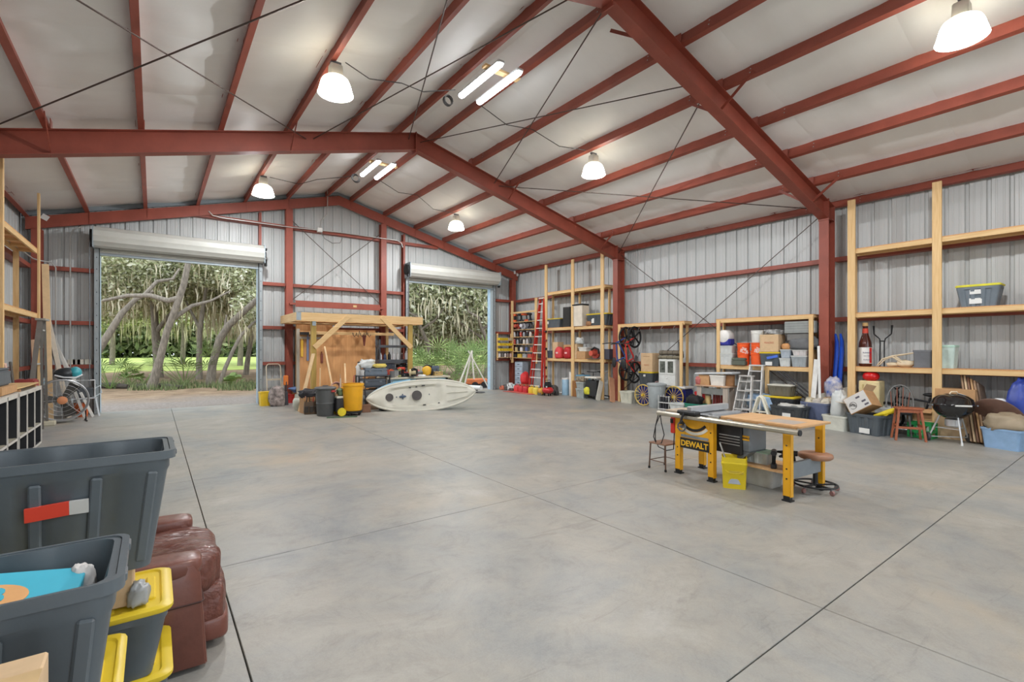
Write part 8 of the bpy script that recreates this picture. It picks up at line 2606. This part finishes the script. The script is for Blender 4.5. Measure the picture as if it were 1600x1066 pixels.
# leaning lumber, ladder & moulding in the corner
PAL = M('pale_pine', (222, 190, 146))
for k, (a, c, w_, h_, m_, lab) in enumerate((((-6.95, -1.2, 0), (-7.12, -0.5, 3.75), 0.035, 0.13, PAL, 'wide pale plank leaning high in the fan corner'), ((-6.62, -1.05, 0), (-7.12, -0.5, 2.75), 0.03, 0.09, C(206, 196, 180), 'white strip leaning in the fan corner'),
        ((-6.35, -1.0, 0), (-7.05, -0.45, 2.25), 0.03, 0.06, C(186, 184, 178), 'grey moulding leaning in the fan corner, upper'), ((-6.2, -0.95, 0), (-7.0, -0.42, 1.95), 0.03, 0.06, C(214, 212, 206), 'white moulding leaning in the fan corner, lower'),
        ((-7.1, -1.35, 0), (-7.25, -1.0, 1.9), 0.03, 0.1, C(206, 170, 140), 'pink pine offcut behind the tall plank'), ((-6.5, -1.1, 0), (-7.1, -0.5, 2.0), 0.03, 0.05, C(120, 116, 110), 'dark steel strip leaning in the fan corner'))):
    tag(lumber('leaning_board', a, c, w_, h_, m_, None, up=(1, 0, 0)), lab, 'board', 'boards leaning in the fan corner')
lad = thing('aluminium_ladder', 'old aluminium step ladder standing behind the pine post', 'ladder', (-7.02, -2.45, 0), H2)
for s_ in (-1, 1):
    MB().beam((s_ * 0.3, 0.1, 0), (s_ * 0.2, -0.1, 2.3), 0.03, 0.08, up=(0, 1, 0)).build('side_rail', C(130, 126, 120, 0.5, 0.3), lad)
    MB().beam((s_ * 0.28, -0.15, 0), (s_ * 0.2, -0.12, 2.25), 0.02, 0.04, up=(0, 1, 0)).build('rear_rail', C(120, 118, 112, 0.5, 0.3), lad)
for k in range(6):
    f_ = (k + 0.8) / 6.4
    MB().box((0, 0.1 - 0.2 * f_, 2.3 * f_), (0.58 - 0.2 * f_, 0.09, 0.03)).build('step', C(206, 204, 198, 0.4, 0.3), lad)
MB().box((0, -0.11, 2.31), (0.5, 0.16, 0.04)).build('top_cap', C(160, 158, 152), lad)
# items on top of the cubbies
sf = thing('surf_board', 'curved tan plywood board lying on the black cubbies', 'board', (-6.78, -5.75, 1.036), H2)
mb = MB()
rings = []
for i in range(15):
    s_ = -1 + 2 * i / 14
    w_ = 0.22 * (1 - abs(s_) ** 3) ** 0.6 + 0.004
    z = 0.03 + 0.045 * (1 - s_ * s_)
    rings.append([(s_ * 0.85, -w_, z), (s_ * 0.85, w_, z), (s_ * 0.85, w_, z + 0.02), (s_ * 0.85, -w_, z + 0.02)])
loft(mb, rings)
mb.build('board_deck', M('tan_ply', (212, 180, 128), 0.5, var=0.08), sf, smooth=40)
for s_ in (-0.6, 0.6):
    MB().box((s_, 0, 0.018), (0.05, 0.3, 0.036)).build('spacer_batten', CARD, sf)
lc = thing('dark_toolbox', 'dark grey box lying on the curved board at the left edge', 'box', (-6.85, -6.9, 1.16), H2)
MB().box((0, 0, 0.11), (0.7, 0.3, 0.22)).build('box_body', C(92, 98, 104), lc, bevel=0.02, seg=2)
MB().box((0, 0, 0.235), (0.68, 0.28, 0.03)).build('box_lid', C(80, 86, 92), lc, bevel=0.01)
tag(MB().box((-6.85, -6.9, 1.10), (0.4, 0.9, 0.11)).build('support_carton', CARD, bevel=0.004), 'low carton under the dark grey box on the cubbies', 'cardboard box')
for k, (y, h_, c, lab) in enumerate(((-4.75, 0.55, C(222, 196, 150), 'short pale paddle standing behind the cubbies'), (-4.3, 0.45, C(226, 186, 170), 'pinkish slat standing behind the cubbies'), (-3.9, 0.5, C(90, 84, 78), 'dark slat standing behind the cubbies'))):
    tag(MB().beam((-7.02, y, 0), (-7.15, y, 1.25 + h_ * 0.4), 0.03, 0.09, up=(0, 1, 0)).build('spare_timber', c, bevel=0.01), lab, 'board', 'slats behind the cubbies')
toolcase('red tool box on the floor behind the cubbies', (-7.0, -3.5, 0), 0.5, 0.3, 1.15, C(150, 60, 56), H2, cat='tool chest', name='tool_chest')
